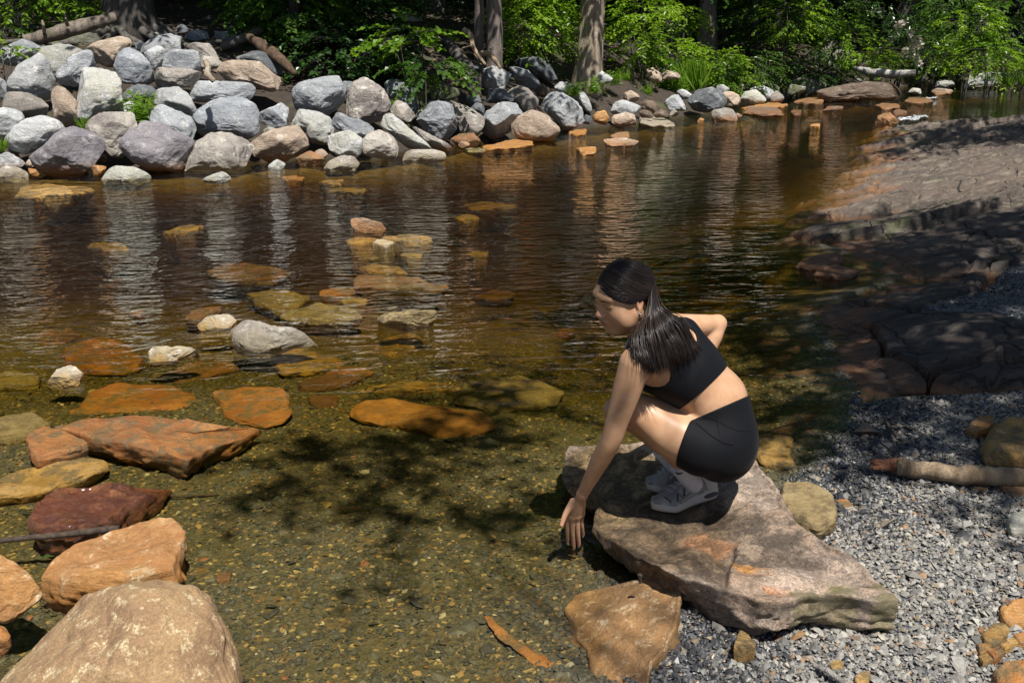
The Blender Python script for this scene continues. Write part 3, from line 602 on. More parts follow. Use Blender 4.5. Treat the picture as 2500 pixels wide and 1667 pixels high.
PILE = 'grey boulders piled along the far bank'
EDGE = 'stones at the far water edge'
for a in [
    ('1', '70,590 100,490 180,410 280,385 335,420 355,560 340,620 285,668 190,650 90,620', 'LG', 'big pale boulder with a small brown patch, upper left of the pile', dict(ang=.3)),
    ('1', '170,410 260,350 380,308 470,315 570,360 540,470 440,560 370,580 340,470 280,390', 'SP', 'broad pale mossy boulder behind the brown patched one', dict(dt=.5, ang=.3)),
    ('1', '365,560 420,480 520,390 600,357 640,375 630,440 590,520 520,600 450,610 380,590', 'G', 'slanted grey boulder propped on a tall tan stone', dict(dt=-.15)),
    ('1', '515,720 530,640 560,540 620,470 690,416 750,440 800,510 835,640 830,700 760,760 690,770 620,840 560,800', 'SP', 'tall upright boulder with yellowish streaks and a deep groove', dict(dt=-.1, sub=5)),
    ('1', '795,480 815,390 870,345 950,345 1005,390 1028,470 1000,540 930,585 860,580 810,540', 'BG', 'round blue grey boulder near the top of the pile', dict(ang=.15)),
    ('1', '585,350 680,295 800,262 880,268 900,310 890,345 800,410 790,450 660,440 640,370', 'TN', 'boulder with an orange tinted top under the fallen log', dict(dt=.3)),
    ('1', '950,355 1010,290 1080,235 1160,212 1225,250 1275,345 1130,400 1000,400', 'G', 'peaked grey boulder crowning the pile', dict(dt=.35)),
    ('1', '985,360 1030,325 1090,322 1128,345 1090,410 1050,470 1025,450', 'LG', 'small pale wedge shaped stone right of the round blue grey boulder', dict(ang=.3)),
    ('1', '1095,420 1130,370 1200,353 1330,352 1350,400 1340,470 1250,482 1110,468', 'G', 'rounded grey boulder below the peaked one', dict(ang=.3)),
    ('1', '1265,320 1330,300 1420,310 1480,380 1490,440 1400,430 1350,380', 'BT', 'tan grey boulder beside the forked twig, top right of the pile', dict(dt=.25)),
    ('1', '1000,520 1030,480 1150,470 1330,485 1385,510 1385,560 1200,588 1010,585', 'BT', 'long brown block lying level in mid pile', dict(ang=.7)),
    ('1', '1440,500 1480,450 1600,422 1760,440 1850,520 1960,560 1990,630 1960,660 1830,620 1720,580 1480,550', 'TN', 'large flat pinkish boulder under the rotten stump', dict(sub=5, ang=.6)),
    ('1', '1213,595 1320,565 1500,557 1680,575 1738,630 1725,690 1560,690 1330,680', 'G', 'long smooth grey boulder shaped like a log', dict(ang=.15, sub=5)),
    ('1', '1315,790 1400,705 1470,677 1650,677 1740,720 1765,790 1740,930 1700,945 1600,910 1400,920 1330,850', 'BG', 'big squarish blue grey boulder in the middle of the pile', dict(ang=.35, sub=5)),
    ('1', '840,640 870,600 950,582 1030,595 1055,640 1010,690 900,700 845,680', 'DG', 'small dark oval boulder above the fern', dict(ang=.2)),
    ('1', '1030,700 1060,640 1110,592 1190,590 1280,650 1320,740 1310,800 1200,790 1070,730', 'LG', 'whitish speckled boulder right of the fern', dict(ang=.3)),
    ('1', '1005,830 1060,760 1110,720 1200,760 1280,800 1375,940 1330,960 1200,900 1040,845', 'G', 'sloping grey boulder wedged under the whitish speckled one', dict(dt=-.1)),
    ('1', '605,870 650,800 760,765 890,760 915,820 925,890 870,1000 800,1055 700,1020 640,950', 'MB', 'pale brown topped boulder left of the fern', dict(sub=5)),
    ('1', '365,640 400,595 450,620 510,700 545,800 570,870 430,860 385,800', 'TN', 'tall tan stone standing on end', dict(dt=.1)),
    ('1', '0,700 60,640 170,635 290,680 350,730 330,790 180,825 60,790 0,760', 'BT', 'broad brown boulder at the left of the pile', dict(ang=.6)),
    ('1', '-80,850 -40,770 60,745 130,760 150,810 110,880 30,945 -50,930', 'LG', 'pale boulder cut by the left edge of the view', dict()),
    ('1', '62,950 120,870 220,810 300,797 390,830 425,890 350,950 250,1010 170,1050 100,1010', 'LG', 'egg shaped pale grey boulder, second row from the left', dict(ang=.15, sub=5)),
    ('1', '235,1050 290,970 400,880 500,850 590,890 660,970 675,1010 620,1110 560,1185 450,1190 330,1165 260,1120', 'PG', 'big purple grey boulder at the water, leftmost of its pair', dict(ang=.4, sub=5, dt=-.1)),
    ('1', '845,960 890,900 1000,850 1100,850 1230,920 1330,965 1270,1060 1200,1140 1050,1145 930,1100 860,1030', 'PG', 'big smooth purple grey boulder at the water below the fern', dict(ang=.25, sub=5, dt=-.1)),
    ('1', '1215,1160 1250,1070 1340,980 1420,920 1560,910 1650,915 1700,980 1690,1060 1640,1150 1560,1165', 'MB', 'mottled pale and brown boulder standing at the water edge', dict(sub=5, dt=-.15)),
    ('1', '1705,970 1800,910 1950,870 2060,858 2100,910 2080,970 1970,1060 1880,1085 1760,1070 1710,1030', 'TN', 'tan angular block with a sunlit end face', dict(ang=.9, dt=-.1)),
    ('1', '1765,790 1810,720 1880,705 1950,730 1990,760 1950,860 1850,870 1770,840', 'G', 'grey boulder right of the big squarish one', dict()),
    ('1', '1950,840 2000,760 2100,735 2180,760 2250,830 2240,900 2200,960 2100,960 2080,890 1990,870', 'SP', 'striped grey boulder above the tan angular block', dict(ang=.6)),
    ('1', '1990,680 2000,610 2080,560 2200,515 2270,520 2320,590 2330,660 2250,750 2200,775 2100,740 2010,740', 'G', 'large smooth grey boulder with dark leaf shadows on top', dict(ang=.25, sub=5)),
    ('1', '5,390 40,300 150,275 255,290 250,350 180,420 80,445 20,430', 'G', 'boulder under overhanging leaves at the upper left edge', dict(dt=.2)),
    ('1', '775,760 820,710 880,690 950,720 960,770 880,790', 'LG', 'small pale boulder tucked behind the fern', dict(dt=.15)),
    ('1', '-70,640 -60,560 0,535 40,560 65,620 30,665', 'G', 'grey boulder half out of view at the left edge', dict(dt=.1)),
    ('1', '980,250 1040,222 1110,225 1090,270 1010,300', 'SP', 'pale moss topped stone behind the peaked boulder', dict(dt=.55, sub=3)),
    ('1', '915,315 950,288 995,298 975,342 925,340', 'LG', 'small stone in the gap left of the peaked boulder', dict(dt=.4, sub=3)),
    ('1', '1350,380 1420,390 1490,400 1495,450 1440,480 1360,470', 'BT', 'dark sided stone in the fork of the twig', dict(dt=.05, sub=3)),
    ('1', '1766,885 1800,860 1870,862 1895,892 1850,915 1780,922', 'GW', 'small pale stone filling the gap left of the tan angular block', dict(sub=3)),
    ('1', '1555,380 1700,345 1850,380 1930,470 1880,530 1760,450 1600,430', 'DG', 'dark shaded slab behind the flat pinkish boulder', dict(dt=.5)),
    # the row to the right of the large smooth grey boulder
    ('2', '135,690 190,590 250,535 310,570 380,630 415,720 330,830 250,820 150,790', 'MB', 'pointed mottled boulder like a shark tooth', dict(ang=.7, sub=5)),
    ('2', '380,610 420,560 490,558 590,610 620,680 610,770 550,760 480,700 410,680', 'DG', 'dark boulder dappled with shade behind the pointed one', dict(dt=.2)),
    ('2', '415,700 460,678 530,710 595,790 595,835 500,830 430,760', 'BT', 'brown grey boulder leaning below the dappled dark one', dict()),
    ('2', '0,790 80,765 150,800 300,850 330,880 300,950 230,960 130,900 10,850', 'G', 'flat topped grey boulder below the pointed one', dict(ang=.7)),
    ('2', '-10,900 50,870 140,875 230,950 225,1010 190,1070 100,1070 20,1010', 'SP', 'black and white streaked boulder near the water', dict(ang=.6)),
    ('2', '225,1000 260,940 340,890 420,920 465,970 470,1040 390,1070 250,1055', 'MB', 'speckled boulder left of the slanting plank shaped rock', dict(ang=.5)),
    ('2', '320,745 400,745 500,830 600,920 700,1000 690,1010 560,1010 440,900 350,840', 'SP', 'plank shaped rock slanting down to the water', dict(ang=.6, D=.6, dt=-.2, sub=5)),
    ('2', '545,835 620,870 740,940 830,985 830,1025 780,1030 660,970', 'BT', 'narrow slanting rock beside the plank shaped one', dict(ang=.6, D=.7, dt=-.05)),
    ('2', '600,820 680,720 740,690 810,700 860,800 850,890 790,955 700,890 620,850', 'BG', 'faceted blue grey boulder with sharp planes', dict(ang=1.0, sub=5)),
    ('2', '780,690 840,680 930,715 1040,790 1055,840 1010,910 900,900 870,830 850,760', 'BT', 'brown rounded boulder right of the faceted one', dict(ang=.35, dt=.05)),
    ('2', '1045,850 1080,770 1160,700 1260,700 1335,780 1300,830 1250,890 1100,930 1050,910', 'G', 'grey boulder crossed by a white ridge', dict(ang=.7, sub=5)),
    ('2', '1245,860 1280,800 1380,765 1480,770 1555,830 1560,890 1500,945 1380,955 1260,920', 'TN', 'round tan topped boulder sitting in the water edge', dict(ang=.1, sub=5, dt=-.25)),
    ('2', '1415,700 1480,650 1570,630 1680,690 1745,760 1720,820 1600,880 1560,840 1460,765', 'G', 'large grey boulder behind the round tan topped one', dict(ang=.5, sub=5)),
    ('2', '1530,600 1570,555 1650,580 1740,650 1785,730 1750,765 1690,690 1580,630', 'LG', 'rounded grey boulder farthest right in the high pile', dict(dt=.4, ang=.2)),
    ('2', '1240,430 1320,395 1420,395 1500,450 1550,560 1500,575 1430,520 1330,480', 'DG', 'dark weathered boulder at the foot of the green bushes', dict(dt=.5, ang=.5, sub=5)),
    ('2', '1030,570 1045,470 1060,432 1150,465 1255,520 1255,560 1210,610 1120,600', 'LG', 'pale angular boulder below the tangled driftwood', dict(ang=.9, dt=.1)),
    ('2', '1190,455 1290,470 1430,520 1420,590 1360,608 1260,580 1250,520', 'G', 'angular grey boulder below the dark weathered one', dict(ang=.9, dt=.25)),
    ('2', '1215,630 1270,585 1340,610 1415,680 1400,760 1340,780 1290,720 1200,690', 'BT', 'tan grey boulder above the white ridged one', dict(dt=.1)),
    ('2', '1030,620 1080,605 1180,605 1250,650 1230,690 1110,690 1050,680', 'DG', 'low dark blue boulder below the pale angular one', dict(dt=.15)),
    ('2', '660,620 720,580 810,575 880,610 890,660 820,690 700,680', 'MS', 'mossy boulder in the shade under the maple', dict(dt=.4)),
    ('2', '970,730 1010,690 1060,720 1050,770 1000,760', 'DG', 'small dark stone left of the tan grey boulder', dict(sub=3)),
    ('2', '660,700 700,680 740,690 700,730', 'BG', 'small bluish stone in front of the mossy shaded boulder', dict(sub=3)),
    ('2', '905,680 960,650 1040,650 1060,690 980,710', 'DG', 'flat dark speckled stone below the leaning trunk', dict(sub=3)),
    ('2', '915,450 970,432 1035,450 1030,500 960,505', 'DG', 'flat dark stone under the tangled driftwood', dict(dt=.4, sub=3)),
    ('2', '590,790 620,740 650,745 640,800', 'BT', 'small brown stone left of the faceted boulder', dict(dt=.1, sub=3)),
    ('2', '90,640 100,560 160,560 200,600 150,660', 'DG', 'shaded stone behind the large smooth grey boulder', dict(dt=.5, sub=3)),
    ('2', '1400,610 1450,570 1510,600 1500,650 1430,650', 'BR', 'brown stone in the gap behind the large grey boulder', dict(dt=.3, sub=3)),
    ('2', '560,560 590,525 650,540 640,600 590,620', 'MS', 'mossy stone in deep shade behind the dappled boulder', dict(dt=.8, sub=3)),
    ('2', '1750,490 1830,478 1900,520 1945,560 1840,570 1770,540', 'LG', 'flat pale rock on the leaf litter below the dead trunk', dict(dt=.2)),
]:
    boulder(a[0], a[1], a[2], a[3], group=PILE, **a[4])
for a in [
    ('1', '-80,1180 -30,1140 100,1132 170,1160 178,1230 100,1252 -40,1255', 'MB', 'speckled white and brown stone in the water at the left edge', dict()),
    ('1', '-40,1120 0,1050 80,1038 150,1080 162,1130 60,1145 -20,1145', 'LG', 'smooth pale stone above the speckled one at the left edge', dict(dt=.2)),
    ('1', '165,1170 200,1140 260,1150 272,1185 210,1197', 'OY', 'small orange stone left of the first purple grey boulder', dict(sub=3)),
    ('1', '615,1150 640,1122 710,1125 725,1150 690,1182 630,1187', 'OY', 'small orange stone between the two purple grey boulders', dict(sub=3)),
    ('1', '165,1100 210,1070 250,1090 230,1135 175,1130', 'TN', 'pinkish stone left of the first purple grey boulder', dict(dt=.2, sub=3)),
    ('1', '5,1045 40,1005 110,1020 140,1060 80,1065', 'BR', 'small brown stone above the smooth pale one', dict(dt=.35, sub=3)),
    ('1', '650,1060 680,1040 720,1050 715,1090 660,1095', 'BR', 'small brown cobble left of the smooth purple grey boulder', dict(dt=.15, sub=3)),
    ('1', '665,1210 720,1150 800,1125 900,1135 1000,1185 1045,1230 950,1250 750,1247', 'GW', 'smooth greenish white stone in the water, larger of two', dict(dt=-.1, ang=.1, sub=5)),
    ('1', '1345,1222 1420,1195 1500,1163 1555,1180 1565,1235 1480,1247', 'GW', 'small greenish white stone in the water, right of its larger twin', dict(ang=.2, dt=-.1)),
    ('1', '1800,1140 1880,1070 1925,1110 1900,1145 1840,1155', 'SP', 'small grey pyramid stone at the water edge', dict(sub=3)),
    ('1', '1990,1080 2060,1020 2150,1040 2190,1080 2130,1120 2010,1125', 'RB', 'rusty stone right of the grey pyramid', dict()),
    ('1', '2130,1030 2180,1005 2220,1050 2180,1080', 'TN', 'small pinkish stone behind the rusty one', dict(sub=3)),
    ('1', '2160,1130 2250,1070 2352,1060 2440,1080 2460,1130 2400,1170 2230,1172', 'MB', 'low speckled stone with a rusty waterline', dict(dt=-.1)),
    ('2', '475,1040 540,1020 700,1015 780,1035 795,1080 700,1098 490,1092', 'MB', 'low flat tan stone below the plank shaped rock', dict(ang=.3, dt=-.1)),
    ('2', '830,950 900,905 980,905 1030,950 1020,1000 930,1002 840,985', 'RB', 'rusty speckled stone below the faceted boulder', dict()),
    ('2', '870,985 900,960 955,965 960,992 900,1004', 'TN', 'small pink stone in front of the rusty speckled one', dict(dt=-.15, sub=3)),
    ('2', '1720,830 1740,775 1785,800 1780,842', 'DG', 'small dark stone at the right end of the large grey boulder', dict(sub=3)),
    ('2', '1780,820 1800,770 1870,750 1895,800 1880,842', 'OY', 'orange tinted cobble beside the small dark stone', dict(sub=3)),
    ('2', '1910,770 1940,700 2010,685 2100,720 2110,770 2050,795 1930,790', 'LG', 'pale grey boulder on the low shore', dict(dt=.15)),
    ('2', '1895,830 1940,785 2020,765 2085,790 2080,840 1960,857', 'TN', 'tan boulder at the water in front of the pale grey one', dict()),
    ('2', '2065,700 2120,685 2200,690 2260,740 2200,765 2100,730', 'BR', 'brown boulder on the low shore', dict(dt=.2)),
    ('2', '2190,770 2240,740 2300,760 2290,790 2210,795', 'BR', 'small brown stone right of the brown boulder', dict(sub=3)),
    ('2', '2090,770 2120,740 2180,760 2200,795 2120,795', 'BR', 'low brown stone below the brown boulder', dict(sub=3)),
    ('3', '55,650 90,615 150,610 210,660 200,700 90,705', 'G', 'grey green boulder left of the dark round one', dict()),
    ('3', '215,640 270,580 360,570 410,600 438,650 420,690 330,725 250,690', 'DG', 'dark round boulder on the low shore', dict(ang=.5, sub=5)),
    ('3', '345,750 370,710 430,695 490,705 515,750 510,785 400,787', 'BT', 'brown grey round boulder standing in the water', dict(ang=.15, dt=-.2)),
    ('3', '540,640 570,590 640,580 695,620 700,660 600,674', 'GW', 'pale rounded boulder, front of the whitish pair', dict(ang=.2)),
    ('3', '595,580 650,552 720,560 760,600 740,650 700,640 680,600', 'LG', 'pale boulder behind the front one of the whitish pair', dict(ang=.2, dt=.4)),
    ('3', '735,620 770,580 815,625 800,660 740,662', 'BT', 'rough boulder at the right end of the whitish pair', dict()),
    ('3', '410,600 470,590 530,610 535,670 450,682 435,640', 'TN', 'pinkish boulder right of the dark round one', dict(dt=.15)),
    ('3', '455,550 490,530 560,540 585,560 540,592 470,582', 'TN', 'tan stone under the grass tufts', dict(dt=.4, sub=3)),
    ('3', '130,590 170,575 230,590 225,628 150,632', 'LG', 'small pale stone behind the dark round boulder', dict(dt=.2, sub=3)),
    ('3', '385,545 430,545 490,580 460,597 410,592', 'LG', 'pale stone at the right of the grass clump', dict(dt=.3, sub=3)),
    ('3', '85,722 120,702 160,720 140,742 90,744', 'BT', 'small stone below the grey green boulder', dict(sub=3)),
    ('3', '265,765 290,752 315,765 300,780 270,780', 'OY', 'tiny orange stone left of the brown grey round boulder', dict(sub=3)),
    ('3', '500,735 525,722 555,742 530,755', 'LG', 'tiny pale stone right of the brown grey round boulder', dict(sub=3)),
    ('3', '815,580 880,540 955,540 950,582 870,607', 'MS', 'greenish boulder in shade left of the dark ledge slab', dict()),
    ('3', '715,560 740,545 780,545 800,580 760,590', 'MS', 'shaded stone behind the rough boulder', dict(dt=.4, sub=3)),
    ('3', '820,690 850,660 900,640 1000,600 1150,560 1300,538 1500,530 1600,558 1605,612 1480,642 1350,630 1200,645 1000,655', 'BR', 'long dark ledge slab in shade at the stream bend', dict(D=.5, ang=.8, sub=5)),
    ('3', '850,530 900,500 1000,510 1080,540 1060,590 960,600 880,560', 'MS', 'layered shaded rock behind the greenish boulder', dict(dt=.6, ang=.8)),
    ('3', '1550,505 1640,465 1780,455 1800,490 1750,520 1650,532', 'BT', 'overhanging rock slab at the end of the pale log', dict(ang=.8, dt=.4)),
    ('3', '1800,465 1880,450 1890,490 1820,503', 'MS', 'small rock right of the overhanging slab', dict(dt=.8, sub=3)),
    ('3', '1770,560 1790,520 1880,505 1905,550 1820,572', 'SP', 'layered grey rock below the overhanging slab', dict(ang=.8)),
    ('3', '1890,530 2000,490 2150,465 2240,480 2250,522 2100,552 1940,562', 'LG', 'long whitish overhanging slab at the far bend', dict(ang=.8, D=.6)),
    ('3', '1610,590 1640,565 1700,572 1690,602', 'GW', 'pale broken stone right of the dark ledge slab', dict(sub=3)),
    ('3', '1760,585 1800,568 1860,575 1930,590 1900,612 1790,610', 'TN', 'pale pink flat stone at the far bend', dict(sub=3)),
    ('3', '1020,420 1040,300 1100,250 1180,260 1220,400 1225,470 1130,530 1060,510', 'MS', 'tall grey rock face behind the bushes', dict(t=27.5, ang=.8)),
    ('3', '-10,180 60,140 150,140 240,180 210,240 60,290 -10,290', 'MS', 'mossy boulder in forest shade between two trunks', dict(t=24.5, ang=.6)),
    ('3', '60,70 120,60 190,90 180,130 70,125', 'DG', 'dark boulder high behind the mossy one', dict(t=27, ang=.6)),
    ('3', '0,480 60,455 160,465 150,500 40,510', 'TN', 'tan rock on the bank above the grass clump', dict(dt=.3, sub=3)),
    ('2', '2150,480 2200,465 2270,520 2240,560 2170,545', 'TN', 'tan rock among weeds below the bushes', dict(dt=.3, sub=3)),
    ('2', '1990,640 2060,610 2120,640 2080,690 2000,690', 'TN', 'sandy rock behind the pale grey shore boulder', dict(dt=.4, sub=3)),
]:
    boulder(a[0], a[1], a[2], a[3], group=EDGE, name='boulder' if a[4].get('sub', 4) > 3 else 'stone', cat='boulder' if a[4].get('sub', 4) > 3 else 'stone', **a[4])
BACK = 'rocks on the shaded forest floor'
for a in [
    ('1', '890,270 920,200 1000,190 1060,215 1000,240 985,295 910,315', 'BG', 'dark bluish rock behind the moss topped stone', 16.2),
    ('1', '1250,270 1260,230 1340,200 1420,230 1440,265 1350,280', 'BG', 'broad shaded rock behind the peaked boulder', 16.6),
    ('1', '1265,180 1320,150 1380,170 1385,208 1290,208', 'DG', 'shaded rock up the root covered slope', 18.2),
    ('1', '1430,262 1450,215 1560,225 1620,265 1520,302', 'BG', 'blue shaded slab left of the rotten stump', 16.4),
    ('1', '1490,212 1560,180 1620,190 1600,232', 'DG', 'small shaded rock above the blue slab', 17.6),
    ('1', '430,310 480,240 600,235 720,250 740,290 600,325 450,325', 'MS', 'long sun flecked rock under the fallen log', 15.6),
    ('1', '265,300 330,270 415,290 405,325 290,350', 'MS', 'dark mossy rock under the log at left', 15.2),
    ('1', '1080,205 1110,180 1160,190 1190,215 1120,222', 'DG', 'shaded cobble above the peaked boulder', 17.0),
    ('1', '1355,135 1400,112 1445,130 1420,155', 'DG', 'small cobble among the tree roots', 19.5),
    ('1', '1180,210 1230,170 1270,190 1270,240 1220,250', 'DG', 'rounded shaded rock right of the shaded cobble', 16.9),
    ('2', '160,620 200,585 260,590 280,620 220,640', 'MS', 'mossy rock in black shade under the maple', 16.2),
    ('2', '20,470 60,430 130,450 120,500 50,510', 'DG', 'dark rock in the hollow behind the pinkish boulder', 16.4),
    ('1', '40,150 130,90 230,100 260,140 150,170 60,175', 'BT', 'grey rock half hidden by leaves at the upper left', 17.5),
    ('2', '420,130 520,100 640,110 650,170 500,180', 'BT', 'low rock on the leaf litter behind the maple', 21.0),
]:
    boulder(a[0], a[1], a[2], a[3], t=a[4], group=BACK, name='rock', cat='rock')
# ------------------------------------------------------------------ stones in the pool
POOL = 'stones lying in the shallow pool'
for c_, s_, m_, l_, z_, h_ in [
    ('4', '100,220 130,185 200,145 350,150 480,180 600,165 635,185 560,217 380,237 220,242', 'YO', 'yellowish stone just under the surface near the far left bank', -.01, .06),
    ('m', '190,765 260,720 400,710 560,715 660,740 672,780 560,808 380,800 230,797', 'OL', 'yellow green stone under water right of the long grey brown one', -.05, .06),
    ('5', '0,560 100,520 250,490 400,460 560,470 540,512 430,562 260,612 100,642 -60,660 -100,600', 'YO', 'yellow sheet like stone under water above the dark red one', -.02, .035),
    ('5', '130,355 240,320 330,328 450,400 400,432 280,452 180,472 138,420', 'OR', 'small orange stone left of the big orange triangle', .0, .05),
    ('5', '-60,290 0,260 150,238 270,280 200,342 80,372 -40,388', 'OL', 'olive stone under water at the left edge', -.03, .05),
    ('5', '340,220 390,190 450,125 600,95 860,85 950,130 1015,180 950,216 700,228 450,240', 'OR', 'broad orange stone under water behind the big triangle', -.09, .04),
    ('5', '1050,125 1200,95 1380,105 1450,140 1440,190 1465,225 1430,265 1330,290 1200,275 1120,242 1100,190', 'OR', 'orange ragged stone under water right of the big triangle', -.05, .035),
    ('m', '580,1312 660,1250 820,1235 960,1255 1140,1290 1350,1330 1470,1395 1400,1422 1250,1447 1130,1457 1000,1422 850,1382 700,1362', 'OY', 'long orange pink stone under dappled shade in mid pool', -.06, .04),
    ('m', '1190,1242 1330,1170 1400,1120 1560,1105 1700,1140 1830,1210 1760,1262 1600,1302 1440,1322 1280,1282', 'OL', 'large olive stone under water beside the orange pink one', -.10, .05),
    ('m', '650,1186 800,1150 950,1135 1160,1150 1260,1175 1100,1188 850,1188', 'YO', 'thin pale blade of stone under water behind the orange pink one', -.10, .03),
    ('m', '60,1022 200,970 340,955 440,995 570,1010 540,1062 400,1082 220,1102 150,1062', 'YO', 'orange brown stone under water below the long grey brown one', -.09, .045),
    ('m', '450,1082 560,1050 700,1065 735,1085 680,1102 520,1097', 'OR', 'narrow orange stone under water, right end of its row', -.08, .03),
    ('m', '300,1152 400,1110 560,1095 680,1110 600,1152 420,1182 310,1177', 'BR', 'dark smooth stone under water below the narrow orange one', -.09, .04),
    ('m', '725,947 800,880 900,865 1010,870 1000,912 950,952 870,997 790,987', 'YO', 'ochre stone under water below the pale topped oval', -.12, .04),
    ('m', '600,572 630,530 760,540 950,550 1100,580 1200,590 1050,602 880,612 620,602', 'RB', 'long red brown blade of stone in mid stream', -.03, .05),
    ('m', '420,622 500,605 650,605 600,632 430,650', 'OR', 'bright orange sliver left of the red brown blade', -.05, .03),
    ('m', '0,642 200,620 370,650 330,702 180,747 60,692', 'OL', 'olive yellow stone under water behind the white dome', -.08, .05),
    ('m', '760,332 800,310 960,300 1080,330 960,347 830,337', 'YO', 'ochre stone with a pink end in mid stream', -.01, .05),
    ('m', '720,347 770,330 850,345 800,367', 'WH', 'small pale stone at the left end of the ochre one', .0, .04),
    ('m', '570,327 640,310 750,320 700,347 590,347', 'YO', 'yellow stone left of the small pale one', -.03, .03),
    ('m', '620,402 700,380 800,380 860,410 760,432 650,432', 'OL', 'grey olive stone below the yellow one', -.06, .04),
    ('m', '640,492 740,470 860,480 930,515 800,522 690,507', 'YO', 'brown yellow stone above the red brown blade', -.05, .04),
    ('4', '1380,742 1500,690 1640,680 1800,700 1980,750 1850,802 1600,812 1430,772', 'RB', 'broad rust stone under the ripples left of mid stream', -.07, .05),
    ('4', '1100,472 1200,440 1390,430 1330,462 1180,487', 'YO', 'yellow stone under the ripples toward the far bank', -.04, .04),
    ('4', '590,562 700,545 850,555 880,592 720,607', 'YO', 'lone orange yellow stone among the left ripples', -.06, .05),
    ('4', '880,1017 930,995 990,1020 940,1042', 'OR', 'small round orange stone left of the white dome', -.08, .03),
    ('4', '420,1292 530,1230 720,1190 860,1240 980,1330 950,1402 800,1432 600,1422 450,1382', 'OR', 'large glowing orange stone under water left of the white wedge', -.12, .05),
    ('4', '1040,1472 1200,1390 1450,1350 1640,1340 1600,1402 1400,1452 1200,1502', 'RB', 'rusty flat stone under water below the white wedge', -.10, .04),
    ('4', '200,1212 300,1150 480,1130 560,1170 480,1212 300,1242', 'RB', 'dim rusty stone under water above the glowing orange one', -.16, .04),
    ('4', '0,1432 120,1410 280,1450 260,1502 100,1522 -40,1530 -60,1470', 'OL', 'dim olive stone left of the small pale dome', -.09, .04),
    ('m', '1300,652 1400,620 1550,630 1500,662 1380,668', 'RB', 'faint rusty stone under deep water in mid stream', -.14, .04),
    ('m', '1640,717 1760,690 1880,710 1800,737 1700,737', 'RB', 'faint rusty stone left of the woman face', -.12, .04),
    ('m', '1740,872 1800,840 1890,850 1840,887', 'OR', 'faint red orange stone below the woman chin', -.16, .04),
    ('4', '1240,1062 1330,990 1430,980 1510,990 1420,1042 1330,1077', 'RB', 'rusty stone half hidden behind the white dome', -.05, .04),
    ('m', '530,670 600,655 700,665 690,685 560,685', 'WH', 'small pale stone under water below the orange sliver', -.06, .03),
    ('m', '470,45 560,30 700,30 660,55 520,60', 'YO', 'yellow stone under ripples below the far bank', -.04, .04),
    ('m', '1190,195 1260,180 1340,195 1280,212 1210,212', 'YO', 'bright yellow stone alone in the dark water', -.05, .04),
    ('m', '1240,130 1350,108 1560,125 1480,148 1300,148', 'RB', 'long rusty stone under the green reflection', -.06, .04),
    ('m', '1260,405 1330,390 1390,388 1380,415 1300,420', 'YO', 'tan stone under water in the dark middle', -.06, .03),
    ('m', '880,410 930,402 1010,408 1000,425 920,428', 'WH', 'whitish stone under water below the ochre pair', -.04, .03),
    ('m', '350,1230 420,1215 530,1225 520,1270 430,1290 370,1270', 'BR', 'brown stone on the pebble bed left of the orange pink one', -.14, .03),
    ('4', '1900,100 1980,88 2060,98 2040,112 1930,115', 'OY', 'orange flat stone awash below the grey pyramid', -.01, .03),
    ('4', '2150,130 2230,115 2330,120 2300,140 2190,142', 'YO', 'yellow stone awash near the far bank', -.02, .03),
    ('2', '920,1017 1000,1000 1085,1015 1040,1032 950,1030', 'GW', 'pale stone awash left of the long flat orange one', -.01, .03),
    ('2', '1040,997 1150,975 1300,950 1380,950 1390,987 1250,1002 1100,1012', 'OY', 'long flat orange stone awash below the round tan topped boulder', .01, .04),
    ('2', '1625,902 1700,880 1750,880 1740,912 1660,922', 'OY', 'small flat orange stone right of the round tan topped boulder', .01, .04),
    ('2', '1905,927 1960,905 2030,905 2040,927 1950,937', 'TN', 'small tan stone behind the layered tan rock', .01, .04),
    ('2', '1680,1012 1750,1000 1815,1010 1810,1047 1720,1047', 'OY', 'pair like orange stone left of the layered tan rock', .01, .04),
    ('2', '2105,805 2160,785 2260,805 2352,850 2200,862 2110,852', 'MB', 'flat pale stone sloping into the water at the low shore', .02, .07),
    ('3', '560,725 600,695 660,690 760,690 820,735 700,747', 'DG', 'dark flat stone awash right of the brown grey round boulder', .02, .06),
    ('3', '530,697 620,682 760,660 850,680 800,692 650,697', 'OY', 'orange flat stone below the whitish pair', .02, .05),
    ('3', '1390,682 1450,660 1550,670 1560,692 1460,697', 'RB', 'rusty low stone in the channel left of the far rapid', .02, .05),
    ('3', '1510,732 1540,705 1610,720 1590,737', 'BR', 'dark stone above the white rapid', .03, .06),
    ('3', '985,807 1010,795 1050,797 1050,812', 'OY', 'tiny orange stone in the far channel', .01, .03),
    ('3', '860,722 890,710 930,711 930,737 880,737', 'BR', 'small brown stone left of the mid channel one', .02, .05),
    ('3', '1580,652 1620,630 1720,630 1775,650 1700,662', 'RB', 'low rusty stone before the far bend', .02, .05),
    ('3', '880,655 960,630 1080,640 1060,662 940,668', 'RB', 'rusty stone awash at the left foot of the dark ledge slab', .02, .05),
    ('7', '400,832 480,800 640,790 645,812 560,852 450,850', 'BR', 'dark plate of rock in shaded water left of the ledge', .02, .05),
    ('7', '490,882 600,835 730,880 640,907', 'BR', 'second dark plate of rock nearer than the first', .01, .04),
    ('6', '1040,180 1070,145 1150,130 1250,140 1240,200 1230,240 1262,290 1180,302 1080,262', 'YO', 'brown stone under water behind the woman', -.05, .04),
]:
    flat(c_, s_, m_, l_, z=z_ * 1.5 - .4 * h_ if z_ < 0 else z_ * .6, h=h_ * (0.6 if z_ < 0 else 0.7), group=POOL)
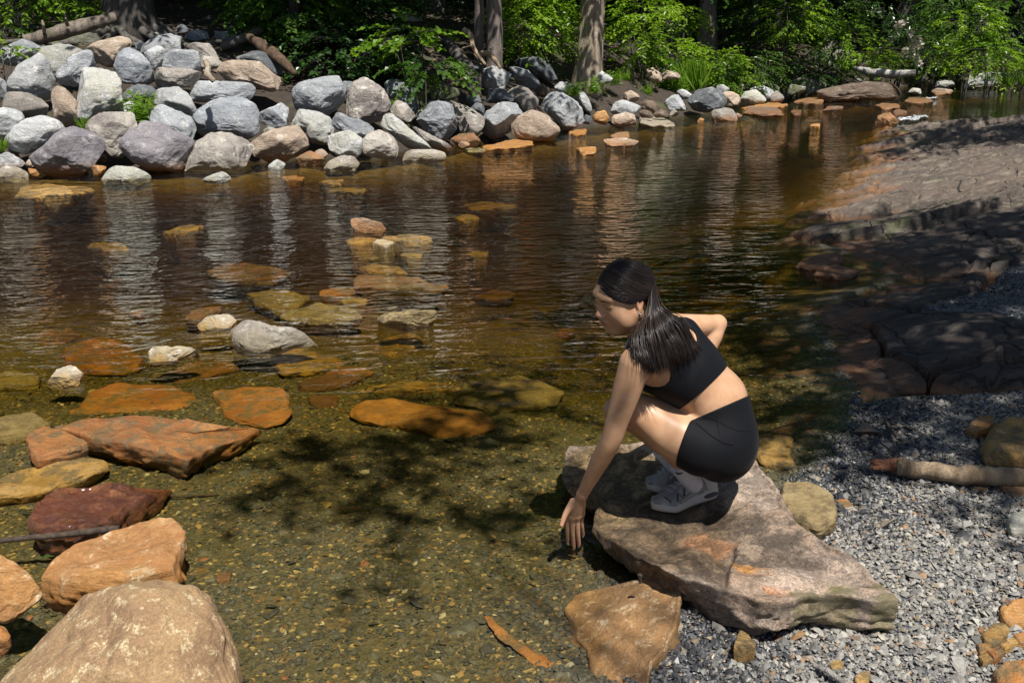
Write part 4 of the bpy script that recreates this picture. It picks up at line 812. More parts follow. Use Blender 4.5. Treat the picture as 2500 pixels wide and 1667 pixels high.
def wader(c_, s_, m_, l_, D=.9, ang=.6):
    P = poly(c_, s_); k = P[:, 1].argmax(); b = PZ(P[k, 0], P[k, 1] - .12 * np.ptp(P[:, 1]), -.02); t = float((b - CAMP) @ FWD)
    w_ = np.ptp(P[:, 0]) / FX * t; boulder(c_, s_, m_, l_, t=t + .18 * w_, D=D, ang=ang, sub=5, name='stone', cat='stone', group=POOL, kx=1.03)
wader('4', '1330,1095 1400,1040 1480,1012 1560,1020 1630,1060 1580,1120 1450,1140 1370,1132', 'WH', 'white domed stone touching the long grey brown one')
wader('4', '1520,1195 1560,1130 1640,1060 1700,1055 1850,1085 2050,1110 2190,1190 2180,1225 2000,1235 1900,1272 1700,1305 1580,1262', 'MB', 'long grey brown stone with a blue green patch, largest dry one in mid pool')
wader('4', '985,1345 1000,1240 1130,1235 1330,1245 1455,1270 1450,1300 1230,1315 1180,1362 1010,1372', 'WH', 'white wedge shaped stone standing in the water')
wader('4', '275,1465 340,1410 440,1370 490,1358 590,1420 605,1455 560,1495 420,1522 300,1505', 'WH', 'small pale dome stone near the left edge')
wader('m', '740,772 800,735 950,720 1100,718 1180,745 1140,790 1000,830 920,845 760,802', 'OL', 'pale topped oval stone barely breaking the surface')
wader('m', '575,197 680,195 780,225 830,280 700,287 630,262', 'TN', 'pinkish stone breaking the ripples in mid stream')
wader('2', '1820,987 1870,945 2000,935 2110,960 2125,1007 2000,1012 1880,1007', 'TN', 'layered tan rock rising from the far water')
wader('3', '1010,712 1100,680 1190,680 1220,700 1150,722', 'BR', 'brown stone in mid channel before the dark ledge slab')
wader('3', '1405,800 1420,740 1490,722 1550,760 1585,800 1480,812', 'RB', 'red brown block beside the white rapid')
flat('r', '1000,232 1060,182 1130,170 1155,210 1120,250 1050,267', 'OY', 'tan orange stone on dark gravel behind the driftwood log', z=.07, h=.04, bury=.01, group='stones on the gravel shore')
flat('r', '1080,320 1130,270 1180,212 1312,195 1500,200 1560,330 1400,420 1120,418 1085,372', 'YO', 'big ochre rock behind the driftwood log', z=.10, h=.07, bury=.03, sub=5, group='stones on the gravel shore')
flat('r', '1205,722 1260,690 1330,670 1420,700 1400,790 1240,782', 'GW', 'pale greenish flat rock bedded in gravel at the right edge', z=.08, h=.03, bury=.008, group='stones on the gravel shore')
for s_, m_, l_, z_, h_ in [
    ('1170,1202 1230,1160 1330,1145 1450,1180 1430,1270 1250,1277 1190,1247', 'OY', 'pale orange rock, topmost of the cluster at lower right', .09, .035),
    ('1075,1342 1140,1280 1200,1265 1235,1312 1170,1397 1090,1377', 'YO', 'ochre stone left in the cluster at lower right', .085, .03),
    ('1183,1392 1250,1345 1280,1380 1210,1412', 'YO', 'small ochre wedge in the middle of the lower right cluster', .085, .025),
    ('1245,1342 1340,1315 1420,1340 1380,1392 1280,1382', 'OY', 'orange stone right in the cluster at lower right', .085, .03),
    ('1058,1377 1090,1372 1150,1410 1110,1422 1070,1442', 'OR', 'thin orange stone at the left rim of the cluster', .08, .022),
    ('1110,1422 1180,1400 1210,1430 1150,1472', 'OR', 'orange brick like stone low in the cluster', .08, .025),
    ('1060,1452 1110,1430 1145,1470 1090,1487', 'YO', 'lowest small ochre stone of the cluster', .08, .025),
    ('1140,1540 1200,1490 1330,1475 1450,1520 1400,1640 1180,1640', 'OR', 'brown orange rock in the lower right corner', .09, .04),
    ('1058,1302 1072,1285 1095,1288 1090,1317', 'OR', 'tiny orange stone above the cluster', .075, .015),
    ('265,1482 310,1460 350,1475 340,1507 285,1512', 'YO', 'yellow stone alone on the gravel near the bottom', .06, .018),
    ('400,1562 440,1525 490,1520 485,1570 420,1602', 'YO', 'orange stone cut by the bottom edge', .06, .02),
    ('300,602 360,595 405,635 350,642', 'OR', 'flat orange stone at the corner of the olive slab', .05, .015),
    ('1030,532 1070,518 1130,530 1100,557', 'TN', 'small tan stone just below the driftwood log', .06, .02),
    ('1165,532 1250,515 1350,520 1400,560 1250,572', 'BT', 'grey pink stone below the driftwood log at the right edge', .06, .03),
]:
    flat('r', s_, m_, l_, z=z_, h=h_ * .8, bury=h_ * .25, sub=3 if h_ < .02 else 4, group='stones on the gravel shore')
flat('6', '960,1152 985,1085 1030,1110 1070,1162 1000,1170', 'YO', 'ochre stone poking out from under the big slab', z=.05, h=.03, group='stones on the gravel shore')
flat('5', '1075,1060 1090,1025 1160,1020 1150,1060 1090,1078', 'DG', 'dark flat chip on the pebble bed', z=-.1, h=.012, sub=3, group=POOL)
flat('r', '0,620 10,545 120,550 225,555 290,610 315,700 300,740 215,787 130,760 40,720', 'OL', 'olive brown slab tucked under the right side of the big slab', z=.06, h=.05, sub=5, name='slab', cat='stone slab')
# slivers that curve
def sliver(crop, cl, wd, z, mat, label):
    P = poly(crop, cl); c3 = np.array([PZ(u, v, z) for u, v in P]); n = 40
    t = np.linspace(0, 1, len(P)); tt = np.linspace(0, 1, n); c3 = np.stack([np.interp(tt, t, c3[:, k]) for k in range(3)], 1)
    c3[:, :2] = np.stack([np.convolve(np.pad(c3[:, k], 3, 'edge'), np.ones(7) / 7, 'valid') for k in range(2)], 1)
    v, f = tube(c3, np.interp(tt, np.linspace(0, 1, len(wd)), wd), 16, flat=0.25, rough=0.3, seed=5)
    o3 = c3.mean(0); return tag(link('stone', tube_mesh('stone', [(v - o3, f)], M[mat]), loc=o3), label, 'stone', POOL)
sliver('b', '620,670 680,760 790,860 930,960 1060,1040 1180,1110 1270,1210', [.006, .016, .02, .018, .02, .036, .035, .015], -.058, 'OR', 'long orange sliver of stone under water at the bottom')
# the big stones in front
boulder('5', '-120,1650 0,1530 130,1410 230,1300 330,1180 480,1120 640,1100 800,1108 950,1145 1070,1210 1165,1300 1280,1390 1360,1490 1400,1600 1380,1760 600,1900 0,1850', 'BB', 'huge rounded brown boulder with pale lichen in the lower left corner', t=2.42, D=1.0, ang=.2, sub=6, kx=1.03)
boulder('5', '-260,1150 -180,1000 -60,940 20,940 100,980 210,1090 150,1160 80,1222 0,1247 -140,1260', 'OY', 'orange boulder at the left edge beside the crusted orange one', t=2.9, D=.7, ang=.8, sub=5)
boulder('5', '-120,1400 -80,1300 0,1298 45,1332 40,1392 0,1442 -80,1450', 'OR', 'small orange stone at the left edge above the huge boulder', t=2.62, D=.8, sub=4, name='stone', cat='stone')
block('5', '268,285 400,255 560,235 760,232 1000,260 1150,285 1300,300 1190,345 1080,385 935,445 760,400 560,360 400,320', [.035, .04, .04, .035, .025, .01, -.03, -.005, .01, .03, .03, .035, .035], -.10, 'OR', 'big wet orange triangular slab in the pool', inset=.07, seed=3, round_=.012, rough=.012, group=POOL)
block('5', '150,735 180,660 260,590 400,575 600,580 830,585 760,640 630,690 540,745 350,790 180,780', [.06, .065, .06, .045, .01, -.03, -.01, .02, .045, .06, .06], -.09, 'RR', 'dark red wet stone with shiny top', inset=.03, seed=4, round_=.03, rough=.022, group=POOL)
block('5', '210,1035 250,955 380,865 560,795 700,765 870,755 925,800 905,880 850,975 700,1010 620,1045 430,1060 260,1055', [.06, .08, .09, .09, .09, .09, .085, .08, .08, .085, .085, .075, .065], -.08, 'OY', 'orange block with a pale crusted rim beside the huge boulder', inset=.025, seed=6, round_=.015, rough=.016, group=POOL)
block('b', '1285,610 1350,490 1500,440 1700,400 1960,355 2200,440 2225,480 2190,740 2100,930 1970,1040 1950,1330 1740,1330 1600,1160 1490,1110 1460,950 1370,860 1375,770', [-.022, -.018, -.012, .015, .055, .075, .075, .07, .06, .05, .03, .0, -.012, -.018, -.02, -.022, -.022], -.10, 'SL', 'flat orange brown slab half under water in front of the big slab', inset=.03, seed=8, round_=.012, rough=.010, name='slab', ridges=((1500, 1500, 1580, 1600, .02, .015),))
BIG = block('6', '185,180 290,165 400,160 560,150 800,170 1060,232 1150,332 1210,440 1270,540 1370,610 1480,660 1620,760 1690,840 1750,908 1665,900 1560,882 1440,862 1280,885 1110,920 1020,885 930,850 720,800 540,720 440,650 360,598 285,532 310,470 332,425 300,385 235,360 160,348 138,285',
            [.085, .105, .125, .14, .15, .155, .155, .155, .155, .155, .155, .16, .16, .155, .165, .17, .18, .18, .172, .168, .165, .155, .14, .13, .12, .105, .11, .11, .10, .085, .075, .075], -.02,
            'BS', 'big crusted stone slab the woman crouches on', inset=.11, seed=12, nseg=420, rings=72, side=22, rough=.018, round_=.012, name='slab',
            ridges=((1765, 1445, 1790, 1335, .012, .045), (1735, 1360, 1725, 1230, .012, -.025), (1785, 1335, 2040, 1385, .010, -.032)))
# ------------------------------------------------------------------ bark, wood, leaves
def bark(name, c1, c2, k=1.0, moss=0.0):
    q = NT(name); v, r = q.objvec((1, 1, 0.16)); v2, _ = q.objvec()
    a = q.noise(v, 14 * k, 8, 0.7, 0.6); b = q.noise(v2, 3, 5, 0.6)
    col = q.mix(q.ramp(a, 0.36, 0.62), c1, c2)
    col = q.mix(q.math('MULTIPLY', q.ramp(b, 0.52, 0.66), 0.4 + moss), col, (0.075, 0.085, 0.03) if moss else [x * 1.4 for x in c2])
    q.l(col, q.b.inputs['Base Color']); q.b.inputs['Roughness'].default_value = 0.9
    q.l(q.bump(a, 1.0, 0.05 / k), q.b.inputs['Normal']); return q.m
M['bark_dark'] = bark('dark_bark', (0.045, 0.038, 0.034), (0.12, 0.105, 0.095))
M['bark_brown'] = bark('brown_bark', (0.12, 0.095, 0.08), (0.25, 0.21, 0.185))
M['bark_grey'] = bark('root_bark', (0.07, 0.062, 0.056), (0.15, 0.14, 0.125), moss=0.2)
M['dead'] = bark('dead_wood', (0.2, 0.15, 0.1), (0.42, 0.35, 0.27), k=0.8)
M['drift'] = bark('driftwood', (0.24, 0.165, 0.1), (0.42, 0.32, 0.215), k=1.6)
M['rot'] = bark('rotten_wood', (0.05, 0.032, 0.022), (0.13, 0.08, 0.046), k=1.2)
M['weathered'] = bark('weathered_wood', (0.085, 0.066, 0.05), (0.25, 0.21, 0.175), k=1.0, moss=.1)
M['pale_log'] = bark('pale_log_wood', (0.25, 0.235, 0.21), (0.46, 0.44, 0.41), k=1.4)
M['wetstick'] = bark('wet_stick', (0.045, 0.03, 0.022), (0.1, 0.07, 0.05), k=3)
M['redend'] = bark('splintered_red_wood', (0.2, 0.07, 0.035), (0.36, 0.16, 0.085), k=2.5)
def leafm(name, c1, c2, c3, trans=0.45, gloss=0.35):
    q = NT(name); r = q.n('NewGeometry').outputs['Random Per Island']; v = q.n('NewGeometry').outputs['Position']
    a = q.noise(v, 1.1, 3, 0.5)
    col = q.mix(r, c1, c2); col = q.mix(q.ramp(a, 0.45, 0.62), col, c3)
    q.l(col, q.b.inputs['Base Color']); q.b.inputs['Roughness'].default_value = gloss
    q.b.inputs['Specular IOR Level'].default_value = 0.4
    tr = q.n('BsdfTranslucent'); q.l(q.mix(1.0, col, (1.5, 1.6, 0.7), 'MULTIPLY'), tr.inputs[0])
    mx = q.n('MixShader', i_0=trans); q.l(q.b.outputs[0], mx.inputs[1]); q.l(tr.outputs[0], mx.inputs[2]); q.l(mx.outputs[0], q.out.inputs['Surface'])
    return q.m
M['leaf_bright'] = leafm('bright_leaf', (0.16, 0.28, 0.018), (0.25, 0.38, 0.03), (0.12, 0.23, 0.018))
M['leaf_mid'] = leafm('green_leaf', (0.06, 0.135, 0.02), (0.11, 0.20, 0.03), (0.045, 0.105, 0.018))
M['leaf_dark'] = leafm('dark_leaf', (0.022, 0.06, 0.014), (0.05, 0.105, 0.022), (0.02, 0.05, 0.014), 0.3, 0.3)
M['leaf_canopy'] = leafm('canopy_leaf', (0.04, 0.095, 0.015), (0.075, 0.15, 0.022), (0.035, 0.08, 0.014), 0.35, 0.4)
M['grass'] = leafm('grass_blade', (0.13, 0.25, 0.025), (0.22, 0.34, 0.045), (0.16, 0.28, 0.03))
M['blossom'] = leafm('pale_blossom', (0.55, 0.47, 0.52), (0.68, 0.62, 0.64), (0.6, 0.54, 0.57), 0.3)
def leaves(pos, dirv, nrm, L, wid):
    """folded pointed leaves, four corners each"""
    n = len(pos); dirv = dirv / (np.linalg.norm(dirv, axis=1)[:, None] + 1e-9)
    side = np.cross(dirv, nrm); side /= np.linalg.norm(side, axis=1)[:, None] + 1e-9; up = np.cross(side, dirv)
    L = np.broadcast_to(L, (n,))[:, None]; W = L * wid
    a = pos; b = pos + dirv * L * 0.45 + side * W * 0.5 + up * W * 0.12; t = pos + dirv * L - up * L * 0.12; c = pos + dirv * L * 0.45 - side * W * 0.5 + up * W * 0.12
    V = np.stack([a, b, t, c], 1).reshape(-1, 3); i = np.arange(n)[:, None] * 4
    return V, np.concatenate([i + np.array([[0, 1, 2]]), i + np.array([[0, 2, 3]])])
def sprays(cen, rad, n_leaf, L, rs, per=14, droop=0.25, wid=0.55, shell=0.45, slen=None, gap=0.0):
    ns = max(1, n_leaf // per)
    d = rs.normal(size=(ns * 3, 3)); d /= np.linalg.norm(d, axis=1)[:, None]
    rr = (shell + (1 - shell) * rs.uniform(0, 1, ns * 3)) ** 0.6
    o = d * rr[:, None]
    lump = fbm(o * 1.9 + rs.uniform(0, 50), 7, 3)
    o = o[np.argsort(-lump)][:max(ns, 1)] if gap <= 0 else o[lump > np.quantile(lump, gap)][:ns]
    ns = len(o)
    org = cen + o * rad
    out = o * np.array((1, 1, 0.15)); out /= np.linalg.norm(out, axis=1)[:, None] + 1e-9
    out = out + rs.normal(0, 0.45, (ns, 3)) * np.array((1, 1, 0.25)) - np.array((0, 0, droop)); out /= np.linalg.norm(out, axis=1)[:, None]
    sl = (slen or L * 5.0) * rs.uniform(0.6, 1.3, ns)
    k = np.tile(np.arange(per), (ns, 1)); s_ = (k + 1) / per
    p = org[:, None] + out[:, None] * (s_ * sl[:, None])[..., None] - np.array((0, 0, 1.0)) * (0.22 * (s_ ** 2) * sl[:, None])[..., None]
    lat = np.cross(out, np.array((0, 0, 1.0))); lat /= np.linalg.norm(lat, axis=1)[:, None] + 1e-9
    sg = np.where(k % 2 == 0, 1.0, -1.0)
    dv = out[:, None] * 0.65 + lat[:, None] * sg[..., None] * 0.9 + rs.normal(0, 0.28, (ns, per, 3)) - np.array((0, 0, 0.2))
    nm = np.array((0, 0, 1.0)) + rs.normal(0, 0.38, (ns, per, 3))
    return leaves(p.reshape(-1, 3), dv.reshape(-1, 3), nm.reshape(-1, 3), L * rs.uniform(0.6, 1.25, ns * per), wid), (org, out, sl)
SEED = [100]
def shrub(box, Y, n, L, mat, label, cat='bush', name='leafy_bush', group='bushes along the far bank', ry=0.7, stems=4, gap=0.25, droop=0.2, wid=0.55, stem_mat='bark_dark', extra=None, slen=None):
    SEED[0] += 1; rs = np.random.RandomState(SEED[0])
    u0, v0, u1, v1 = box; c = PY((u0 + u1) / 2, (v0 + v1) / 2, Y); a = PY(u0, (v0 + v1) / 2, Y); b = PY((u0 + u1) / 2, v0, Y)
    rx = abs(c[0] - a[0]); rz = abs(b[2] - c[2]); g = gz(c[0], c[1]); base = np.array((c[0], c[1], min(g, c[2] - rz * 0.7) if g > c[2] - rz * 0.4 else g))
    root = empty(name, base, label, cat, group)
    (V, F), (org, out, sl) = sprays(c, np.array((rx, max(rx, rz) * ry, rz)), int(n * 1.5), L * 1.12, rs, droop=droop, wid=wid, gap=gap, slen=slen)
    child('foliage', mesh_np('foliage', V, F, M[mat], False), root)
    T = []
    for k in range(stems):
        j = rs.randint(len(org)); tgt = org[j]; b0 = base + np.array((rs.normal(0, 0.06), rs.normal(0, 0.06), -0.05))
        T.append(tube(bez(b0, np.array((b0[0] * .6 + tgt[0] * .4, b0[1] * .6 + tgt[1] * .4, b0[2] * .3 + tgt[2] * .7)), tgt, 8), np.linspace(0.022, 0.006, 8) * (0.6 + rx * 0.5), 5))
    for j in range(min(70, len(org))):
        e = org[j] + out[j] * sl[j] * 0.8 - np.array((0, 0, 0.14 * sl[j]))
        T.append(tube(np.linspace(c * 0.35 + org[j] * 0.65, e, 4), np.linspace(0.006, 0.002, 4), 3))
    child('stem', tube_mesh('stem', T, M[stem_mat]), root)
    return root

# ------------------------------------------------------------------ trees
crowns = []
for k in range(4):
    rs = np.random.RandomState(300 + k)
    parts = []
    for j in range(9):
        o = rs.normal(size=3) * np.array((1.3, 1.3, 0.9)); (V, F), _ = sprays(o, np.array((1.7, 1.7, 0.9)) * rs.uniform(0.7, 1.2), 330, 0.30, rs, per=11, slen=1.2, wid=0.6, gap=0.1)
        parts.append((V, F))
    crowns.append(mesh_np('crown', *join_np(parts), M['leaf_canopy'], False))
def trunk_np(base, top, r0, r1, flare=1.7, n=26, seg=22, seed=0, bend=0.15):
    rs = np.random.RandomState(seed); t = np.linspace(0, 1, n); L = np.linalg.norm(top - base)
    pts = base + (top - base) * t[:, None] + np.stack([np.sin(t * 4 + seed) * bend, np.cos(t * 3.1 + seed) * bend, t * 0], 1) * t[:, None]
    rad = r0 + (r1 - r0) * t + r0 * (flare - 1) * np.exp(-t * L / (r0 * 2.2))
    return tube(pts, rad, seg, rough=0.16, seed=seed)
def tree(u, Y, r, h, label, mat='bark_dark', crown=True, lean=0.0, name='forest_tree', cat='tree', cz=None, cs=1.0, roots=0, flare=1.7, seed=None, xy=None, nroot_len=2.0):
    SEED[0] += 1; sd = seed or SEED[0]; rs = np.random.RandomState(sd)
    X = (u - 1250) / FX * (Y * cp + sp_ * 0.6) if xy is None else xy[0]
    if xy is not None: Y = xy[1]
    g = gz(X, Y); base = np.array((X, Y, g - 0.15)); top = base + np.array((lean * h, 0, h))
    root = empty(name, (X, Y, g), label, cat, 'forest trees on the far bank' if Y > 12 else None)
    parts = [trunk_np(base, top, r, r * 0.55, flare, seed=sd)]
    for k in range(3):
        z0 = base + (top - base) * rs.uniform(0.55, 0.9); an = rs.uniform(0, 6.28)
        e = z0 + np.array((math.cos(an), math.sin(an), 0.5)) * rs.uniform(1, 2.2)
        if crown: parts.append(tube(bez(z0, (z0 + e) / 2 + np.array((0, 0, .3)), e, 8), np.linspace(r * .3, r * .06, 8), 6))
    child('trunk', tube_mesh('trunk', parts, M[mat]), root)
    for k in range(roots):
        an = -2.9 + 2.7 * k / max(1, roots - 1) + rs.normal(0, .12); ln = nroot_len * rs.uniform(.6, 1.25); pts = []
        for s_ in np.linspace(0, 1, 14):
            rr = r * 0.7 + ln * s_; a2 = an + 0.35 * math.sin(s_ * 5 + k); x, y = X + rr * math.cos(a2), Y + rr * math.sin(a2)
            pts.append((x, y, max(gz(x, y), 0) + 0.03 + 0.30 * math.exp(-s_ * 6) + 0.05 * math.sin(s_ * 9 + k)))
        child('root', tube_mesh('root', [tube(pts, np.linspace(r * .22, .015, 14), 10, rough=.2, seed=k)], M['bark_grey']), root)
    if crown:
        o = link('crown', crowns[sd % 4], root); o.location = Vector((lean * h, -1.6 if Y > 18 else 1.2, max(6.3, h * 0.78) if cz is None else cz)); o.scale = (cs, cs, cs); o.rotation_euler = (0, 0, rs.uniform(0, 6.28))
        o = link('crown', crowns[(sd + 2) % 4], root); o.location = Vector((rs.uniform(-1.5, 1.5), 2.6, 4.3)); o.scale = (cs * 1.1, cs * 1.1, cs); o.rotation_euler = (0, 0, rs.uniform(0, 6.28))  # lower crown added out of view to darken the water's reflections
        for k in range(2 if 500 < u < 1100 else 0):
            o = link('crown', crowns[(sd + 1 + k) % 4], root); o.location = Vector((rs.uniform(1.2, 2.6) * (1 if k else -1), rs.uniform(-1.8, 1.2), rs.uniform(5.4, 8.5))); o.scale = (cs * .9,) * 3; o.rotation_euler = (0, 0, rs.uniform(0, 6.28))  # further unseen crowns added to shade the woods below
    return root
tree(328, 17.0, 0.34, 9.0, 'big dark trunk with spreading roots above the boulder pile', 'bark_dark', roots=9, flare=1.5, cs=1.0, nroot_len=2.4)
tree(1168, 17.2, 0.085, 8.0, 'thinner of the two trunks standing close together', 'bark_brown', cs=.45)
tree(1206, 16.9, 0.135, 10.0, 'thicker furrowed trunk of the close pair', 'bark_brown', cs=.5)
tree(1432, 18.6, 0.25, 4.2, 'pale dead barkless trunk leaning slightly', 'dead', crown=False, lean=0.09, name='dead_tree', flare=1.35)
tree(1724, 25.0, 0.22, 11.0, 'straight grey brown trunk above the bright bushes', 'bark_brown', lean=0.02, cs=1.2)
tree(1838, 26.0, 0.12, 10.0, 'thin black trunk right of the straight grey brown one', 'bark_dark', cs=1.0)
tree(2208, 33.0, 0.30, 11.0, 'dark trunk behind the flowering bush', 'bark_dark', cs=1.2)
tree(1000, 33.0, 0.25, 10.0, 'dark trunk deep in the woods left of the pair', 'bark_dark', cs=1.3)
tree(640, 30.0, 0.22, 10.0, 'dark trunk deep in the woods behind the maple', 'bark_dark', cs=1.3)
tree(90, 27.0, 0.25, 9.0, 'dark trunk behind the bright leaves at upper left', 'bark_dark', cs=1.0)
tree(2045, 37.0, 0.25, 11.0, 'slender dark trunk left of the flowering bush', 'bark_dark', cs=1.3)
tree(2420, 36.0, 0.25, 11.0, 'dark trunk among the green bushes at far right', 'bark_dark', cs=1.3)
tree(1560, 34.0, 0.22, 11.0, 'dark trunk deep in the woods right of the dead one', 'bark_dark', cs=1.3)
tree(1330, 31.0, 0.2, 11.0, 'dark trunk deep in the woods left of the dead one', 'bark_dark', cs=1.3)
# more of the same forest that only the water mirrors and whose shade falls on the slope
for k, (x, y) in enumerate([(-13, 29), (-7, 25), (-2, 27), (-4, 38), (3, 42), (10, 44), (17, 40), (23, 34), (27, 44), (-8, 45), (14, 52), (5, 55), (0, 32), (7, 35), (12, 36), (-10, 22), (20, 30), (29, 36), (-16, 25), (9, 48), (-1, 48), (22, 50)]):
    SEED[0] += 1
    o = empty('forest_tree', (x, y, gz(x, y)), 'tall tree deep in the shaded woods on the far slope', 'tree', 'trees deep in the shaded woods')
    g = gz(x, y); child('trunk', tube_mesh('trunk', [trunk_np(np.array((x, y, g - .2)), np.array((x, y, g + 11.0)), .24, .12, seed=k + 50)], M['bark_dark']), o)
    for zc, sc in ((10.5, 1.5), (6.5, 1.3), (3.6, 1.1)):
        c_ = link('crown', crowns[(k + int(zc)) % 4], o); c_.location = (0, 0, zc); c_.scale = (sc, sc, sc); c_.rotation_euler = (0, 0, k * 1.3)

# the trees on the near right bank whose leaves shade the ledge
rs = np.random.RandomState(77)
def near_tree(x, y, top, blobs, label, limbs):
    g = gz(x, y); o = empty('shade_tree', (x, y, g), label, 'tree')
    b = np.array((x, y, g - .2)); tp = np.array((x * .93, y, top)); P_ = [trunk_np(b, tp, .26, .12, seed=abs(int(x * 10)))]; LV = []
    for c_, r_, n_, l_ in blobs:
        (V, F), (org, out, sl) = sprays(np.array(c_), np.array(r_), n_, l_, rs, per=12, shell=.15, gap=.12, wid=.6); LV.append((V, F))
        if x < 5 and c_[0] < 3: P_.append(tube(bez(b + (tp - b) * 0.62, np.array((1.6, -.6, 7.6)), np.array(c_), 14), np.linspace(.02, .003, 14), 5)); continue
        z0 = b + (tp - b) * 0.62; P_.append(tube(bez(z0, (z0 + np.array(c_)) / 2 + np.array((0, 0, 1.0)), np.array(c_), 10), np.linspace(.03 if x < 5 else .07, .006, 10), 7))
        for j in range(0, min(40, len(org))): P_.append(tube(np.linspace(np.array(c_), org[j] + out[j] * sl[j] * .7, 4), np.linspace(.012, .003, 4), 3))
    child('trunk', tube_mesh('trunk', P_, M['bark_brown']), o); child('crown', mesh_np('crown', *join_np(LV), M['leaf_canopy'], False), o)
near_tree(7.6, 0.6, 8.2, [((4.3, 1.7, 7.2), (1.5, 1.5, .8), 3600, .13), ((3.2, 3.0, 7.6), (1.3, 1.2, .7), 2600, .13), ((5.6, 3.4, 7.4), (1.5, 1.4, .8), 3200, .13), ((3.5, 1.0, 6.8), (1.0, .7, .5), 1700, .12),
                         ((4.2, 4.6, 7.8), (1.3, .9, .6), 1800, .13), ((6.3, 0.9, 7.6), (1.4, 1.4, .8), 2200, .13)], 'leafy tree on the near right bank shading the ledge', None)
near_tree(11.5, 7.5, 8.6, [((8.8, 11.2, 7.6), (1.9, 2.0, .8), 3400, .14), ((7.4, 9.9, 8.2), (1.4, 1.2, .7), 1700, .14), ((11.2, 9.5, 8.2), (2.0, 2.0, .9), 3000, .14)], 'leafy tree on the far right bank shading the stream bend', None)
near_tree(3.6, -4.6, 8.0, [*[(tuple(PZ(u_, v_, -.1) + np.array((.189, -.478, 1.0)) * 6.6), (a_, b_, .1), n_, .10) for u_, v_, a_, b_, n_ in ((760, 1150, .13, .10, 130), (900, 1125, .20, .15, 260), (1010, 1100, .12, .12, 120), (1015, 1280, .13, .07, 130), (1120, 985, .20, .16, 150), (1280, 930, .26, .3, 220))], ((4.6, -5.0, 8.0), (1.2, 1.2, .9), 900, .13)], 'leafy tree behind the viewer with a long limb over the pool', None)

# ------------------------------------------------------------------ bushes and weeds
shrub((-20, -60, 115, 48), 16.9, 620, .085, 'leaf_bright', 'bright leafy branches at the upper left corner', cat='branch', name='leafy_branch', droop=.35)
shrub((90, -70, 270, 22), 17.0, 760, .08, 'leaf_bright', 'bright beech leaves above the fallen log', cat='branch', name='leafy_branch', droop=.3)
shrub((-20, 60, 40, 95), 16.4, 160, .08, 'leaf_mid', 'dim leaves below the bright corner branches', cat='branch', name='leafy_branch')
shrub((-25, 108, 48, 126), 13.6, 90, .075, 'leaf_bright', 'small bright sprig hanging over the edge boulder', cat='branch', name='leafy_branch', stems=2, gap=0, droop=.1)
shrub((520, -40, 630, 34), 22.0, 700, .085, 'leaf_bright', 'sunlit leaves behind the root covered slope')
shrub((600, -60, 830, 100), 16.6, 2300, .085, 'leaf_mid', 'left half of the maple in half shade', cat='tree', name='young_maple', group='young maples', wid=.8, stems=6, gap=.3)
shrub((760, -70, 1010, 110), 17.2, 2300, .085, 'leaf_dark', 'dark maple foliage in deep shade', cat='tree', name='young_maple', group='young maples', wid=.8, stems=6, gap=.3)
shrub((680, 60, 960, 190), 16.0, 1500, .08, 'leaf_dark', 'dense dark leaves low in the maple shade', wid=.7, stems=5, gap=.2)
mp = bpy.data.objects['young_maple']
for k, (x, y, z_) in enumerate([(-2.3, 15.0, 6.2), (-.5, 15.6, 6.0), (-3.6, 15.8, 6.6)]):
    o = link('crown', crowns[k], mp); o.location = Vector((x, y, z_)) - mp.location; o.scale = (.62, .62, .5)  # unseen crowns added overhead to keep the maple hollow in shade
    child('limb', tube_mesh('limb', [tube(bez(np.array(mp.location), np.array(mp.location) + np.array((0, -.2, 3.5)), np.array((x, y, z_)), 14), np.linspace(.07, .015, 14), 7)], M['bark_dark']), mp)
shrub((915, 55, 1085, 110), 15.2, 240, .085, 'leaf_bright', 'lit maple spray reaching right', cat='branch', name='maple_branch', group='maple branches', wid=.9, stems=3, gap=.2, droop=.1)
shrub((985, 130, 1110, 190), 14.9, 260, .085, 'leaf_mid', 'lowest maple spray hanging over the dark hollow', cat='branch', name='maple_branch', group='maple branches', wid=.9, stems=3, gap=.2)
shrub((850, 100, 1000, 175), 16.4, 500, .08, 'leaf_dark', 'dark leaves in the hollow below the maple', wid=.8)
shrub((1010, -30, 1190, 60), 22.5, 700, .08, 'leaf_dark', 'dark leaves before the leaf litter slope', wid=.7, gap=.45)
shrub((1222, -60, 1325, 150), 18.6, 1500, .085, 'leaf_bright', 'tall bright bush right of the paired trunks', gap=.2)
shrub((1290, -50, 1385, 145), 18.9, 1300, .085, 'leaf_bright', 'broad bright bush left of the dead trunk', gap=.2)
shrub((1515, -60, 1625, 140), 20.2, 1700, .085, 'leaf_bright', 'feathery bright bush right of the dead trunk', gap=.3, droop=.05)
shrub((1590, 90, 1690, 170), 21.2, 1200, .085, 'leaf_bright', 'low yellow green bush below the straight trunk', gap=.15)
shrub((1725, 120, 1800, 205), 21.8, 1200, .08, 'leaf_bright', 'sunny bush beside the thin black trunk', gap=.2)
shrub((1740, 120, 1900, 212), 22.6, 1100, .085, 'leaf_mid', 'green bush with long leaves above the whitish boulders', wid=.35, gap=.2)
shrub((1650, -40, 1850, 90), 27.0, 900, .1, 'leaf_mid', 'dim green bush behind the straight trunk')
shrub((1780, -50, 2000, 130), 24.5, 2200, .09, 'leaf_mid', 'large green bush left of the grey rock face', gap=.25)
shrub((1930, -50, 2110, 100), 26.5, 1700, .09, 'leaf_mid', 'high green bush above the grey rock face', gap=.3)
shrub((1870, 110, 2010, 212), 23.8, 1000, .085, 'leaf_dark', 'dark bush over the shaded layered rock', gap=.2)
shrub((1985, 150, 2085, 200), 25.5, 450, .08, 'leaf_dark', 'dark twiggy bush at the foot of the grey rock face', gap=.3)
